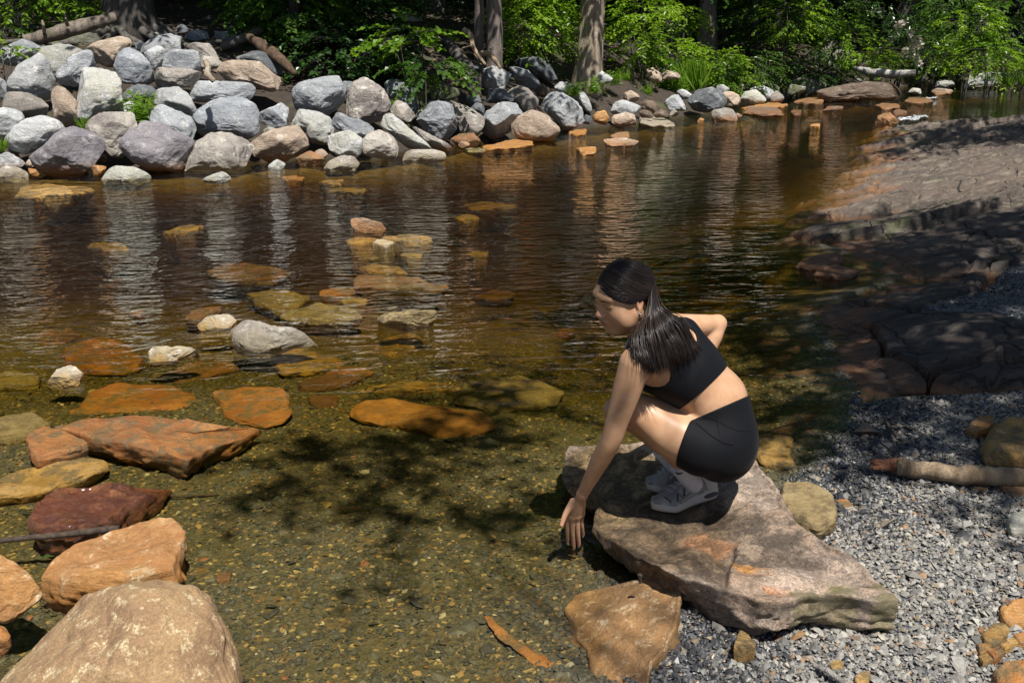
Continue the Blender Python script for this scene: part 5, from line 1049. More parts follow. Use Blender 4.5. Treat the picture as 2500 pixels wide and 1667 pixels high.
shrub((2060, 115, 2190, 182), 25.6, 900, .085, 'leaf_bright', 'low sunlit bush behind the pale log', gap=.2)
shrub((1880, -10, 1990, 95), 23.2, 650, .085, 'leaf_bright', 'sunlit bush right of the thin black trunk', gap=.25)
shrub((2000, 40, 2110, 130), 25.8, 700, .085, 'leaf_bright', 'yellow green bush left of the flowering one', gap=.25)
shrub((1610, 0, 1700, 80), 23.0, 600, .085, 'leaf_bright', 'sunlit bush left of the straight trunk', gap=.25)
shrub((2310, 10, 2420, 105), 25.4, 650, .085, 'leaf_bright', 'sunlit bush high at the right above the far bend', gap=.3)
bl = shrub((2140, 55, 2270, 182), 26.2, 1500, .09, 'leaf_dark', 'dark rhododendron with pale blossoms', cat='bush', name='flowering_bush', wid=.35, gap=.2)
for (u, v) in [(2222, 84), (2240, 96), (2232, 108), (2246, 112), (2210, 125), (2236, 140), (2191, 60), (2243, 155), (2228, 118), (2200, 60)]:
    rs = np.random.RandomState(int(u)); c_ = PY(u, v, 25.2); d = rs.normal(size=(26, 3)); d /= np.linalg.norm(d, axis=1)[:, None]
    V, F = leaves(c_ + d * .04, d, rs.normal(size=(26, 3)), .075, .8); child('blossom', mesh_np('blossom', V, F, M['blossom'], False), bl)
shrub((2240, 90, 2325, 180), 26.0, 700, .085, 'leaf_bright', 'yellow green bush right of the flowering one', gap=.2)
shrub((2270, -60, 2430, 160), 27.5, 2000, .09, 'leaf_mid', 'tall green bush at the upper right', gap=.25)
shrub((2370, -60, 2560, 130), 26.6, 2000, .09, 'leaf_mid', 'tall green bush in the upper right corner', gap=.3)
shrub((2370, 85, 2480, 185), 25.0, 900, .085, 'leaf_bright', 'light green bush above the whitish overhanging slab', gap=.25)
shrub((2450, 110, 2560, 200), 25.4, 700, .09, 'leaf_mid', 'green bush cut by the right edge', gap=.2)
shrub((2090, -50, 2260, 60), 30.0, 1200, .1, 'leaf_dark', 'dark foliage above the flowering bush', gap=.3)
shrub((2280, 120, 2400, 190), 28.5, 700, .1, 'leaf_dark', 'dark foliage behind the whitish overhanging slab', gap=.2)
shrub((1420, 60, 1500, 165), 24.5, 500, .09, 'leaf_dark', 'dark foliage behind the dead trunk', gap=.2)
shrub((330, 40, 620, 40 + 8), 25.0, 60, .08, 'leaf_dark', 'sparse weeds on the root covered slope', cat='weed', name='weed_plant', stems=2)
# far undergrowth on the slope, a mass nobody could count
rs = np.random.RandomState(9)
n = 2600; x = rs.uniform(-16, 27, n); y = 23 + 30 * rs.uniform(0, 1, n) ** 1.3
_, df_, _, _, _ = ground_h(x, y, True); k = (df_ > 3.5); x, y = x[k], y[k]
lump = fbm(np.stack([x, y, x * 0], 1) * .45, 4, 3); k = lump > np.where(x > 3, -0.25, 0.25); x, y = x[k], y[k]
zg = ground_h(x, y); per = 9
P_ = np.stack([x, y, zg + rs.uniform(.1, 1.0, len(x)) * np.where(x > 4, 1.5, .7)], 1)
P_ = (P_[:, None] + rs.normal(0, .28, (len(x), per, 3)) * np.array((1, 1, .5))).reshape(-1, 3)
V, F = leaves(P_, rs.normal(size=P_.shape) * np.array((1, 1, .4)), np.array((0, 0, 1.0)) + rs.normal(0, .4, P_.shape), .17 * rs.uniform(.6, 1.3, len(P_)), .6)
tag(link('undergrowth', mesh_np('undergrowth', V, F, M['leaf_dark'], False)), 'dark undergrowth on the forest slope', kind='stuff')
# fallen leaves on the forest floor
n = 9000; x = rs.uniform(-9, 12, n); y = rs.uniform(13, 34, n); z, df_, dr_, _, _ = ground_h(x, y, True); k = df_ > 2.2
P_ = np.stack([x, y, z + .015], 1)[k]; V, F = leaves(P_, rs.normal(size=P_.shape) * np.array((1, 1, .15)), np.array((0, 0, 1.0)) + rs.normal(0, .35, P_.shape), .09 * rs.uniform(.6, 1.3, len(P_)), .55)
M['litter'] = leafm('dead_leaf', (0.15, 0.085, 0.05), (0.3, 0.2, 0.13), (0.19, 0.11, 0.07), .15, .7)
tag(link('leaf_litter', mesh_np('leaf_litter', V, F, M['litter'], False)), 'brown dead leaves on the forest floor', kind='stuff')
# grass and weeds: each tuft a plant
def tuft(u, v, Y, h, n, label, spread=.5, wid=.06, cat='grass tuft', name='grass_tuft', leafy=False):
    SEED[0] += 1; rs = np.random.RandomState(SEED[0]); b = PY(u, v, Y); 
    an = rs.uniform(0, 6.28, n); le = rs.uniform(.1, 1.0, n) * spread
    d = np.stack([np.cos(an) * le, np.sin(an) * le, np.ones(n)], 1); d /= np.linalg.norm(d, axis=1)[:, None]
    p0 = np.stack([rs.normal(0, h * .16, n), rs.normal(0, h * .16, n), np.zeros(n)], 1) ; L = h * rs.uniform(.5, 1.15, n)
    if leafy:
        P_, D_ = [], []
        for k in range(n):
            for s_ in np.linspace(.25, 1, 9):
                P_.append(p0[k] + d[k] * L[k] * s_); D_.append(np.array((rs.normal(), rs.normal(), .25)))
        V, F = leaves(np.array(P_), np.array(D_), np.array((0, 0, 1.0)) + rs.normal(0, .3, (len(P_), 3)), h * .3, .22)
    else:
        V, F = leaves(p0, d, np.stack([np.cos(an), np.sin(an), an * 0 + .3], 1), L, wid)
    return tag(link(name, mesh_np(name, V, F, M['grass'], False), loc=b), label, cat, 'weeds and grass on the far bank')
tuft(352, 312, 12.6, .42, 26, 'bright fern like plant growing among the boulders', .7, cat='plant', name='fern_plant', leafy=True)
tuft(345, 300, 12.8, .3, 60, 'fine grass at the foot of the fern like plant', .6)
tuft(212, 318, 12.3, .18, 60, 'small grass tuft beside the egg shaped boulder', .8)
tuft(2, 372, 11.6, .2, 60, 'grass tuft at the left edge by the water', .8)
for k, (u, v, Y, h, n, lb, lf) in enumerate([(1400, 240, 17.4, .28, 30, 'weeds behind the large grey boulder', True), (1450, 235, 17.8, .3, 30, 'bright weeds on the low shore slope', True),
        (1530, 200, 19.8, .26, 70, 'round grass tuft under the yellow green bush', False), (1575, 245, 19.6, .3, 34, 'weeds above the pale grey shore boulder', True), (1640, 225, 20.2, .45, 60, 'tall grass clump, left of two', False),
        (1690, 222, 20.6, .62, 150, 'tall bright grass clump, largest of the shore', False), (1655, 232, 20.2, .35, 40, 'leafy weeds in front of the tall grass', True), (1790, 215, 22.0, .4, 110, 'grass under the green long leaved bush', False),
        (1850, 212, 22.6, .4, 90, 'dim grass at the edge of the shaded rock', False), (1610, 225, 20.2, .35, 40, 'leafy weeds left of the tall grass', True), (2180, 195, 24.6, .3, 60, 'sunlit grass behind the dark ledge slab', False),
        (2120, 192, 24.8, .25, 50, 'small grass patch under the pale log', False), (2460, 215, 24.8, .35, 110, 'grass bank right of the whitish overhanging slab', False), (2500, 212, 24.6, .35, 90, 'grass at the far right edge', False), (1500, 215, 18.6, .3, 30, 'weeds beside the flat pale rock', True)]):
    tuft(u, v, Y, h, n, lb, .8, leafy=lf, name='weed_plant' if lf else 'grass_tuft', cat='weed' if lf else 'grass tuft')

# ------------------------------------------------------------------ logs, driftwood, sticks
def log(pts, rad, mat, label, name='log', cat='log', seg=14, rough=.18, n=30, group=None, ends=None):
    pts = np.array(pts); t = np.linspace(0, 1, len(pts)); tt = np.linspace(0, 1, n)
    c = np.stack([np.interp(tt, t, pts[:, k]) for k in range(3)], 1); c[1:-1] = (c[:-2] + c[1:-1] * 2 + c[2:]) / 4
    r = np.interp(tt, np.linspace(0, 1, len(rad)), rad); o3 = c.mean(0)
    v, f = tube(c - o3, r, seg, rough=rough, seed=len(label)); return tag(link(name, tube_mesh(name, [(v, f)], M[mat]), loc=o3), label, cat, group)
log([PY(60, 102, 15.3), PY(110, 90, 15.4), PY(190, 68, 15.6), PY(282, 42, 15.9)], [.09, .11, .11, .08], 'weathered', 'weathered fallen log lying across the top of the pile', name='fallen_log')
log([PY(108, 78, 15.3), PY(106, 62, 15.2), PY(103, 50, 15.2)], [.03, .02, .012], 'dead', 'broken stub branch standing on the fallen log', name='stick', cat='stick')
log([PY(165, 62, 15.4), PY(160, 45, 15.3)], [.03, .012], 'dead', 'thin stub on the middle of the fallen log', name='stick', cat='stick')
log([PY(608, 92, 15.4), PY(640, 112, 15.2), PY(690, 150, 14.9), PY(722, 182, 14.7)], [.05, .085, .075, .03], 'rot', 'rotten orange brown stump leaning behind the pinkish boulder', name='rotten_stump', cat='stump', rough=.28)
log([PY(540, 118, 15.8), PY(580, 100, 15.9), PY(640, 72, 16.2)], [.05, .07, .06], 'bark_grey', 'dark bare root reaching over the blue slab', name='exposed_root', cat='root')
log([PY(1090, 100, 17.0), PY(1120, 140, 16.4), PY(1150, 185, 15.9), PY(1162, 235, 15.5)], [.08, .11, .11, .09], 'bark_dark', 'dark mossy leaning trunk above the boulders', name='leaning_log')
for a, lb in [([(1132, 72), (1150, 86), (1152, 108), (1160, 125), (1185, 160)], 'long pale twisted driftwood branch'), ([(1172, 132), (1195, 130), (1210, 150), (1222, 168)], 'thick bent driftwood branch with a knob'),
              ([(1195, 130), (1198, 117)], 'short driftwood stub beside the knobbed branch'), ([(1125, 132), (1130, 118), (1142, 115), (1150, 112)], 'thin curled grey driftwood twig'), ([(1135, 145), (1155, 150), (1175, 158)], 'thin straight driftwood twig'),
              ([(1140, 125), (1160, 135), (1172, 150)], 'small crossing driftwood twig'), ([(1062, 72), (1070, 92), (1080, 98)], 'bleached twig above the leaning trunk')]:
    log([PY(u, v, 16.6 - k * .05) for k, (u, v) in enumerate(a)], [.045, .04, .025] if 'thick' in lb or 'long' in lb else [.016, .01], 'drift', lb, name='driftwood_branch', cat='driftwood', group='tangled driftwood on the pile', seg=8)
log([PY(502, 148, 12.6), PY(508, 165, 12.55), PY(506, 182, 12.5), PY(522, 200, 12.5)], [.03, .035, .04, .03], 'dead', 'forked grey twig standing between boulders', name='forked_twig', cat='twig', seg=8)
log([PY(496, 172, 12.5), PY(506, 180, 12.5)], [.015, .02], 'dead', 'side prong of the forked grey twig', name='twig', cat='twig', seg=6)
log([PY(2085, 166, 25.0), PY(2120, 176, 24.8), PY(2180, 182, 24.5), PY(2235, 178, 24.3)], [.05, .09, .1, .07], 'pale_log', 'pale fallen log across the far bend', name='fallen_log')
log([PY(2090, 193, 24.4), PY(2115, 206, 24.0)], [.03, .02], 'pale_log', 'short bleached stick below the pale fallen log', name='stick', cat='stick', seg=8)
def ong(u, v, dz=0.03):
    p = PZ(u, v, .05)
    for _ in range(4): p = PZ(u, v, gz(p[0], p[1]) + dz)
    return p
dl = empty('driftwood_log', ong(2330, 1150), 'brown driftwood log with a splintered red end on the gravel', 'driftwood')
pts = [ong(2190, 1140, .05), ong(2230, 1144, .05), ong(2290, 1152, .05), ong(2360, 1158, .06), ong(2440, 1162, .06), ong(2560, 1166, .06), ong(2700, 1175, .06)]
c = np.array(pts); tt = np.linspace(0, 1, 60); c = np.stack([np.interp(tt, np.linspace(0, 1, 7), c[:, k]) for k in range(3)], 1)
child('wood', tube_mesh('wood', [tube(c, np.interp(tt, [0, .12, .2, .5, 1], [.03, .037, .034, .036, .042]), 18, rough=.22, seed=4)], M['drift']), dl)
e0 = ong(2125, 1134, .05)
for k in range(5):
    a0 = e0 + np.array((rs.uniform(0, .03), rs.normal(0, .006), rs.normal(0, .012))); a1 = pts[0] + np.array((.04, rs.normal(0, .012), rs.normal(0, .014)))
    child('splinter', tube_mesh('splinter', [tube(np.linspace(a0, a1, 12), np.linspace(.008, .020, 12), 7, rough=.3, seed=k)], M['redend']), dl)
log([PZ(-60, 1325, .03), PZ(60, 1313, .045), PZ(150, 1305, .05), PZ(230, 1296, .06), PZ(290, 1289, .07)], [.008, .010, .011, .012, .012], 'wetstick', 'wet dark stick leaning against the dark red stone', name='stick', cat='stick', seg=10)
log([PZ(410, 1212, -.08), PZ(470, 1210, -.08), PZ(535, 1207, -.08)], [.003, .006, .004], 'wetstick', 'thin dark twig under water right of the dark red stone', name='twig', cat='twig', seg=6)
log([ong(1985, 1622), ong(2020, 1637), ong(2070, 1672)], [.005, .009, .009], 'pale_log', 'short grey stick on the gravel at the bottom', name='stick', cat='stick', seg=8)
log([PZ(1562, 1402, .13), PZ(1563, 1422, .1)], [.008, .005], 'wetstick', 'dark twig end standing between the two slabs', name='twig', cat='twig', seg=6)
log([PZ(2160, 1020, .02), PZ(2172, 1045, .03), PZ(2187, 1065, .05)], [.004, .007, .006], 'wetstick', 'dark twig at the water edge above the driftwood log', name='twig', cat='twig', seg=6)
log([ong(955, 1345, -.01), ong(962, 1370, -.01), ong(968, 1390, -.01)], [.002, .004, .002], 'redend', 'thin brown twig on the pebble bed', name='twig', cat='twig', seg=5)
# white water of the small rapids
q = NT('white_water'); v = q.n('NewGeometry').outputs['Position']; a = q.noise(v, 9, 6, .7)
q.l(q.mix(q.ramp(a, .4, .6), (.3, .33, .35), (.62, .65, .67)), q.b.inputs['Base Color']); q.b.inputs['Roughness'].default_value = .35; M['foam'] = q.m
rs = np.random.RandomState(3); FV = []
for (u0, v0, u1, v1, n) in [(2195, 286, 2240, 294, 40), (2230, 282, 2262, 289, 16), (2262, 238, 2285, 241, 10)]:
    for k in range(n):
        p = PZ(rs.uniform(u0, u1), rs.uniform(v0, v1), .01); d, f = ico(1)
        FV.append((p + d * np.array((rs.uniform(.015, .05), rs.uniform(.012, .03), rs.uniform(.006, .016))) * (1 + .3 * vnoise(d * 2 + k)[:, None]), f))
tag(link('foam', mesh_np('foam', *join_np(FV), M['foam'])), 'white water of the small rapids', kind='stuff')

# a few single leaves
def leaf(u, v, z, L, mat, label, ang):
    p = PZ(u, v, z); V, F = leaves(np.zeros((1, 3)), np.array([[math.cos(ang), math.sin(ang), .05]]), np.array([[.1, .1, 1.0]]), L, .45)
    tag(link('fallen_leaf', mesh_np('fallen_leaf', V, F, M[mat], False), loc=p), label, 'leaf')
leaf(96, 1362, -.01, .05, 'leaf_mid', 'green leaf floating left of the orange block', .4)
p_ = ong(2452, 1048, .0); leaf(2440, 1050, p_[2] + .03, .07, 'rot', 'dark curled leaf beside the big ochre rock', .9)
leaf(2462, 1478, ong(2462, 1478)[2] + .012, .05, 'litter', 'tan dead leaf on the gravel above the lower right cluster', 1.2)
leaf(2100, 1565, ong(2100, 1565)[2] + .012, .045, 'litter', 'small brown leaf on gravel in front of the big slab', 2.2)
# ------------------------------------------------------------------ the woman: one continuous body grown from a distance field
def nrmz(v): v = np.asarray(v, float); return v / np.linalg.norm(v)
class Prim:
    def __init__(s, fn, lo, hi, k=0.02, op='u'): s.fn, s.lo, s.hi, s.k, s.op = fn, np.array(lo), np.array(hi), k, op
def cap(a, b, ra, rb, k=0.02, op='u', ani=None):
    """tapered capsule; ani = (centre, axis, squash): narrower reach along axis when squash > 1, wider when < 1"""
    a, b = np.array(a, float), np.array(b, float); ba = b - a; bb = ba @ ba
    def fn(x, y, z):
        px_, py_, pz_ = x - a[0], y - a[1], z - a[2]
        if ani is not None:
            c, ax, s_ = ani; l = px_ * ax[0] + py_ * ax[1] + pz_ * ax[2]; l0 = (c - a) @ ax; m = (l - l0) * (1 - s_)
            px_, py_, pz_ = px_ - m * ax[0], py_ - m * ax[1], pz_ - m * ax[2]
        h = np.clip((px_ * ba[0] + py_ * ba[1] + pz_ * ba[2]) / bb, 0, 1)
        return np.sqrt((px_ - h * ba[0]) ** 2 + (py_ - h * ba[1]) ** 2 + (pz_ - h * ba[2]) ** 2) - (ra + (rb - ra) * h)
    R_ = max(ra, rb) * (1 if ani is None else max(1, 1 / ani[2])) + k + 0.02
    return Prim(fn, np.minimum(a, b) - R_, np.maximum(a, b) + R_, k, op)
def chain(pts, rad, k=0.02, n=42):
    """a limb: one smooth spine with a radius that varies along it"""
    P_ = np.array(pts, float); m = len(P_); E = np.concatenate([[2 * P_[0] - P_[1]], P_, [2 * P_[-1] - P_[-2]]]); out, tt = [], []
    for i in range(m - 1):
        p0, p1, p2, p3 = E[i:i + 4]
        for t in np.linspace(0, 1, n // (m - 1) + 2)[:-1]:
            out.append(.5 * (2 * p1 + (p2 - p0) * t + (2 * p0 - 5 * p1 + 4 * p2 - p3) * t * t + (3 * p1 - p0 - 3 * p2 + p3) * t ** 3)); tt.append(i + t)
    out.append(P_[-1]); tt.append(m - 1); out = np.array(out); r = np.interp(tt, range(m), rad)
    r = np.concatenate([r[:1], (r[:-2] + 2 * r[1:-1] + r[2:]) / 4, r[-1:]])
    segs = [cap(out[i], out[i + 1], r[i], r[i + 1]).fn for i in range(len(out) - 1)]
    def fn(x, y, z):
        d = segs[0](x, y, z)
        for f in segs[1:]: d = np.minimum(d, f(x, y, z))
        return d
    R_ = max(rad) + k + .02; return Prim(fn, out.min(0) - R_, out.max(0) + R_, k)
def ell(c, r, F=None, k=0.02, op='u'):
    c = np.array(c, float); r = np.array(r, float); F = np.eye(3) if F is None else F      # rows of F: axes
    def fn(x, y, z):
        dx, dy, dz = x - c[0], y - c[1], z - c[2]
        q = [(dx * F[i, 0] + dy * F[i, 1] + dz * F[i, 2]) for i in range(3)]
        k0 = np.sqrt(sum((q[i] / r[i]) ** 2 for i in range(3))); k1 = np.sqrt(sum((q[i] / r[i] ** 2) ** 2 for i in range(3))) + 1e-9
        return k0 * (k0 - 1) / k1
    R_ = r.max() + k + 0.02; return Prim(fn, c - R_, c + R_, k, op)
def smin(a, b, k): h = np.maximum(k - np.abs(a - b), 0) / k; return np.minimum(a, b) - h * h * k * 0.25
def smax(a, b, k): return -smin(-a, -b, k)
class Field:
    def __init__(s, lo, hi, h): s.lo, s.h = np.array(lo, float), h; s.n = np.ceil((np.array(hi) - s.lo) / h).astype(int) + 1; s.D = np.full(s.n, 0.08, np.float32)
    def axes(s, sl): return np.ogrid[sl] if False else [(s.lo[i] + s.h * np.arange(sl[i].start, sl[i].stop)).reshape([-1 if j == i else 1 for j in range(3)]) for i in range(3)]
    def add(s, p):
        a = np.clip(np.floor((p.lo - s.lo) / s.h).astype(int), 0, s.n); b = np.clip(np.ceil((p.hi - s.lo) / s.h).astype(int) + 1, 0, s.n)
        if (b <= a).any(): return
        sl = tuple(slice(a[i], b[i]) for i in range(3)); x, y, z = s.axes(sl); d = p.fn(x, y, z).astype(np.float32); D = s.D[sl]
        s.D[sl] = smin(D, d, p.k) if p.op == 'u' else smax(D, -d, p.k) if p.op == 's' else smax(D, d, p.k)
    def full(s): return s.axes(tuple(slice(0, k) for k in s.n))
    def mesh(s, D=None):
        D = s.D if D is None else D; ins = D < 0
        c = np.zeros(np.array(D.shape) - 1, np.int8)
        for i in (0, 1):
            for j in (0, 1):
                for k in (0, 1): c += ins[i:D.shape[0] - 1 + i, j:D.shape[1] - 1 + j, k:D.shape[2] - 1 + k]
        I = np.argwhere((c > 0) & (c < 8)); idx = np.full(c.shape, -1, np.int32); idx[tuple(I.T)] = np.arange(len(I))
        acc = np.zeros((len(I), 3)); cnt = np.zeros(len(I)); cor = [(i, j, k) for i in (0, 1) for j in (0, 1) for k in (0, 1)]
        val = {o: D[I[:, 0] + o[0], I[:, 1] + o[1], I[:, 2] + o[2]].astype(float) for o in cor}
        for o in cor:
            for ax in range(3):
                if o[ax]: continue
                o2 = list(o); o2[ax] = 1; a, b = val[o], val[tuple(o2)]; m = (a < 0) != (b < 0)
                t = np.where(m, a / np.where(m, a - b, 1), 0); p = np.tile(np.array(o, float), (len(I), 1)); p[:, ax] += t
                acc += np.where(m[:, None], p, 0); cnt += m
        V = s.lo + s.h * (I + acc / cnt[:, None]); Fq = []
        for ax in range(3):
            A, B = np.take(ins, range(0, D.shape[ax] - 1), ax), np.take(ins, range(1, D.shape[ax]), ax)
            E = np.argwhere(A != B); b_, c_ = (ax + 1) % 3, (ax + 2) % 3
            E = E[(E[:, b_] > 0) & (E[:, c_] > 0) & (E[:, b_] < D.shape[b_] - 1) & (E[:, c_] < D.shape[c_] - 1)]
            q = []
            for db, dc in ((-1, -1), (0, -1), (0, 0), (-1, 0)):
                e = E.copy(); e[:, b_] += db; e[:, c_] += dc; q.append(idx[tuple(e.T)])
            q = np.stack(q, 1); fl = ins[tuple(E.T)]
            Fq.append(np.where(fl[:, None], q, q[:, ::-1]))
        Fq = np.concatenate(Fq); return V, Fq[(Fq >= 0).all(1)]
def sdf_at(prims, P):
    d = np.full(len(P), 0.08)
    for p in prims:
        e = p.fn(P[:, 0], P[:, 1], P[:, 2]); d = smin(d, e, p.k) if p.op == 'u' else smax(d, -e, p.k)
    return d

from mathutils.bvhtree import BVHTree
_sl = [Vector(v.co) + BIG.location for v in BIG.data.vertices]; SLAB = BVHTree.FromPolygons(_sl, [tuple(p.vertices) for p in BIG.data.polygons])
def on_slab(u, v, dz=0.0):
    d = Vector(ray(u, v)); hp = SLAB.ray_cast(Vector(CAMP), d)[0]; return PZ(u, v, hp.z + dz) if hp is not None else PZ(u, v, .15)
# joints, measured
pel = PY(1764, 1088, 3.10); hipL, hipR = PY(1738, 1104, 2.99), PY(1764, 1086, 3.22)
kneL, kneR = PY(1541, 990, 3.045), PY(1515, 999, 3.20); heelL, toeL, heelR, toeR = on_slab(1750, 1207, .004), on_slab(1594, 1257, .002), on_slab(1718, 1170, .004), on_slab(1584, 1207, .002)
ankL, ankR = heelL * .60 + toeL * .40 + np.array((0, 0, .085)), heelR * .52 + toeR * .48 + np.array((0, 0, .085))
wai, rib, che = PY(1744, 978, 3.10), PY(1668, 898, 3.09), PY(1608, 852, 3.08)
shL, shR = PY(1550, 890, 2.935), PY(1650, 800, 3.25); neck0, neck1 = PY(1592, 832, 3.09), PY(1545, 772, 3.08)
elL, wrL = PY(1492, 1073, 2.935), PY(1421, 1207, 3.03); elR, wrR = PY(1752, 790, 3.33), PY(1712, 892, 3.26)
LAT = nrmz(shL - shR); LATh = nrmz(hipL - hipR)
B = []
# torso
B += [cap(pel, wai * .35 + pel * .65, .108, .104, .05, ani=(pel, LATh, .72)), cap(wai * .35 + pel * .65, wai, .106, .092, .05, ani=(wai, LATh, .78)),
      cap(wai, rib, .090, .098, .05, ani=(rib, LAT, .76)), cap(rib, che, .099, .086, .05, ani=(rib, LAT, .74)),
      cap(che, neck0, .072, .045, .05, ani=(che, LAT, .70))]
for s_ in (0.3, 0.62, 0.9):                                               # breast line and shoulder blades stay soft
    pass
spine_dir = nrmz(che - wai); front = nrmz(np.cross(LAT, spine_dir)); front = front if front[0] < 0 else -front
B += [ell(che + front * .055 - spine_dir * .045 + LAT * .06, (.05, .05, .05), None, .05), ell(che + front * .055 - spine_dir * .045 - LAT * .06, (.05, .05, .05), None, .05),
      ell(che - front * .055 - spine_dir * .02 + LAT * .075, (.045, .045, .06), None, .05), ell(che - front * .055 - spine_dir * .02 - LAT * .075, (.045, .045, .06), None, .05)]
# buttocks and thighs
glL, glR = PY(1762, 1094, 3.025), PY(1774, 1082, 3.19)
B += [ell(glL, (.092, .092, .100), None, .05), ell(glR, (.092, .092, .100), None, .05)]
NT_LEG = len(B)
def mixp(a, b, t): return a * (1 - t) + b * t
sag = np.array((0, 0, -.012))
B += [chain([mixp(hipL, kneL, .12), mixp(hipL, kneL, .5) + sag, mixp(hipL, kneL, .85), kneL + np.array((-.008, 0, -.004))], [.092, .081, .060, .049], .018),
      chain([mixp(hipR, kneR, .12), mixp(hipR, kneR, .5) + sag, mixp(hipR, kneR, .85), kneR + np.array((-.008, 0, -.004))], [.096, .086, .062, .050], .022)]
N_TS = len(B)                                                            # torso and thighs end here
for kn, an in ((kneL, ankL), (kneR, ankR)):
    back = nrmz(np.array((1.0, 0, .25)))
    B += [chain([kn + np.array((-.002, 0, -.006)), mixp(kn, an, .30) + back * .014, mixp(kn, an, .62) + back * .012, an, an + np.array((-.01, 0, -.035))], [.045, .047, .036, .028, .026], .006)]
# shoulders and arms
N_SH = len(B)
B += [cap(neck0, shL - LAT * .02, .044, .046, .045), cap(neck0, shR + LAT * .02, .044, .046, .045),
      chain([shL, mixp(shL, elL, .30), mixp(shL, elL, .72), elL, mixp(elL, wrL, .30), mixp(elL, wrL, .70), wrL], [.050, .0465, .037, .0335, .0325, .0245, .0185], .022, 56),
      chain([shR, mixp(shR, elR, .35), mixp(shR, elR, .80), elR], [.048, .042, .034, .030], .022, 40), chain([elR, mixp(elR, wrR, .3), mixp(elR, wrR, .7), wrR], [.030, .034, .027, .021], .010)]
# neck
B += [cap(neck0, neck1, .052, .047, .03)]
# hands
def gang(ps, k):
    fns = [p.fn for p in ps]
    def fn(x, y, z):
        d = fns[0](x, y, z)
        for f in fns[1:]: d = smin(d, f(x, y, z), .003)
        return d
    return Prim(fn, np.min([p.lo for p in ps], axis=0), np.max([p.hi for p in ps], axis=0), k)
def hand(wr, knuck, tips, thumb, w=.0078):
    kn = [np.array(k) for k in knuck]
    out = [gang([cap(a * .92 + wr * .08, b * .92 + wr * .08, .0118, .0118) for a, b in zip(kn[:-1], kn[1:])] + [cap(wr, k, .0150, .0112) for k in kn], .012)]
    fs = []
    for i, (k, t) in enumerate(zip(kn, tips)):
        mid, end = t; r = w * (1.0 if i < 3 else .88); fs.append(chain([k, mid, end], [r * 1.12, r, r * .78], .003, 12))
    out += [gang(fs, .006), chain([thumb[0], thumb[1], thumb[2]], [.0128, .0098, .0074], .012, 12)]
    return out
Yh = 3.085
def fing(u0, v0, u1, v1, Y0, Y1): return (PY((u0 + u1) / 2 - 1.0, (v0 + v1) / 2, (Y0 + Y1) / 2 - .006), PY(u1, v1, Y1))
HL = hand(wrL, [PY(1386, 1262, 3.062), PY(1398, 1266, 3.055), PY(1410, 1264, 3.06), PY(1420, 1256, 3.072)],
          [fing(1386, 1262, 1387, 1326, 3.062, 3.085), fing(1398, 1266, 1401, 1338, 3.055, 3.082), fing(1410, 1264, 1414, 1331, 3.06, 3.085), fing(1420, 1256, 1424, 1308, 3.072, 3.10)],
          [PY(1399, 1224, 3.05), PY(1381, 1254, 3.03), PY(1371, 1281, 3.02)])
B += HL
hr = wrR + np.array((-.03, -.02, -.085))
kb = [hr + np.array((.012, -.03, 0)), hr + np.array((.006, -.012, -.006)), hr + np.array((0, .006, -.006)), hr + np.array((-.004, .022, 0))]
B += hand(wrR, kb, [(k + np.array((-.008, -.012, -.035)), k + np.array((-.02, -.02, -.065))) for k in kb], [wrR + np.array((.0, -.02, -.02)), wrR + np.array((.0, -.045, -.04)), wrR + np.array((-.01, -.06, -.065))])
# head, in its own frame: x her left, y face, z crown
HC = PY(1522, 722, 3.07); Fh = nrmz((-.82, -.44, -.27)); Uh = np.array((0, 0, 1.0)); Uh = nrmz(Uh - Fh * (Uh @ Fh)); Xh = np.cross(Uh, Fh)
HF = np.stack([Xh, Fh, Uh])
roll = R(-4); HF = np.stack([HF[0] * math.cos(roll) + HF[2] * math.sin(roll), HF[1], -HF[0] * math.sin(roll) + HF[2] * math.cos(roll)])
def H(x, y, z): return HC + HF[0] * x + HF[1] * y + HF[2] * z
HS = 0.97
def hell(c, r, k=.015, op='u', pit=0, yaw=0):
    c = np.array(c) * HS; r = np.array(r) * HS; F = HF
    if pit or yaw:
        a, b = math.cos(pit), math.sin(pit); F = np.stack([HF[0], HF[1] * a + HF[2] * b, HF[2] * a - HF[1] * b])
        a, b = math.cos(yaw), math.sin(yaw); F = np.stack([F[0] * a + F[1] * b, F[1] * a - F[0] * b, F[2]])
    return ell(H(*c), r, F, k, op)
def hcap(a, b, ra, rb, k=.01, op='u'): return cap(H(*(np.array(a) * HS)), H(*(np.array(b) * HS)), ra * HS, rb * HS, k, op)
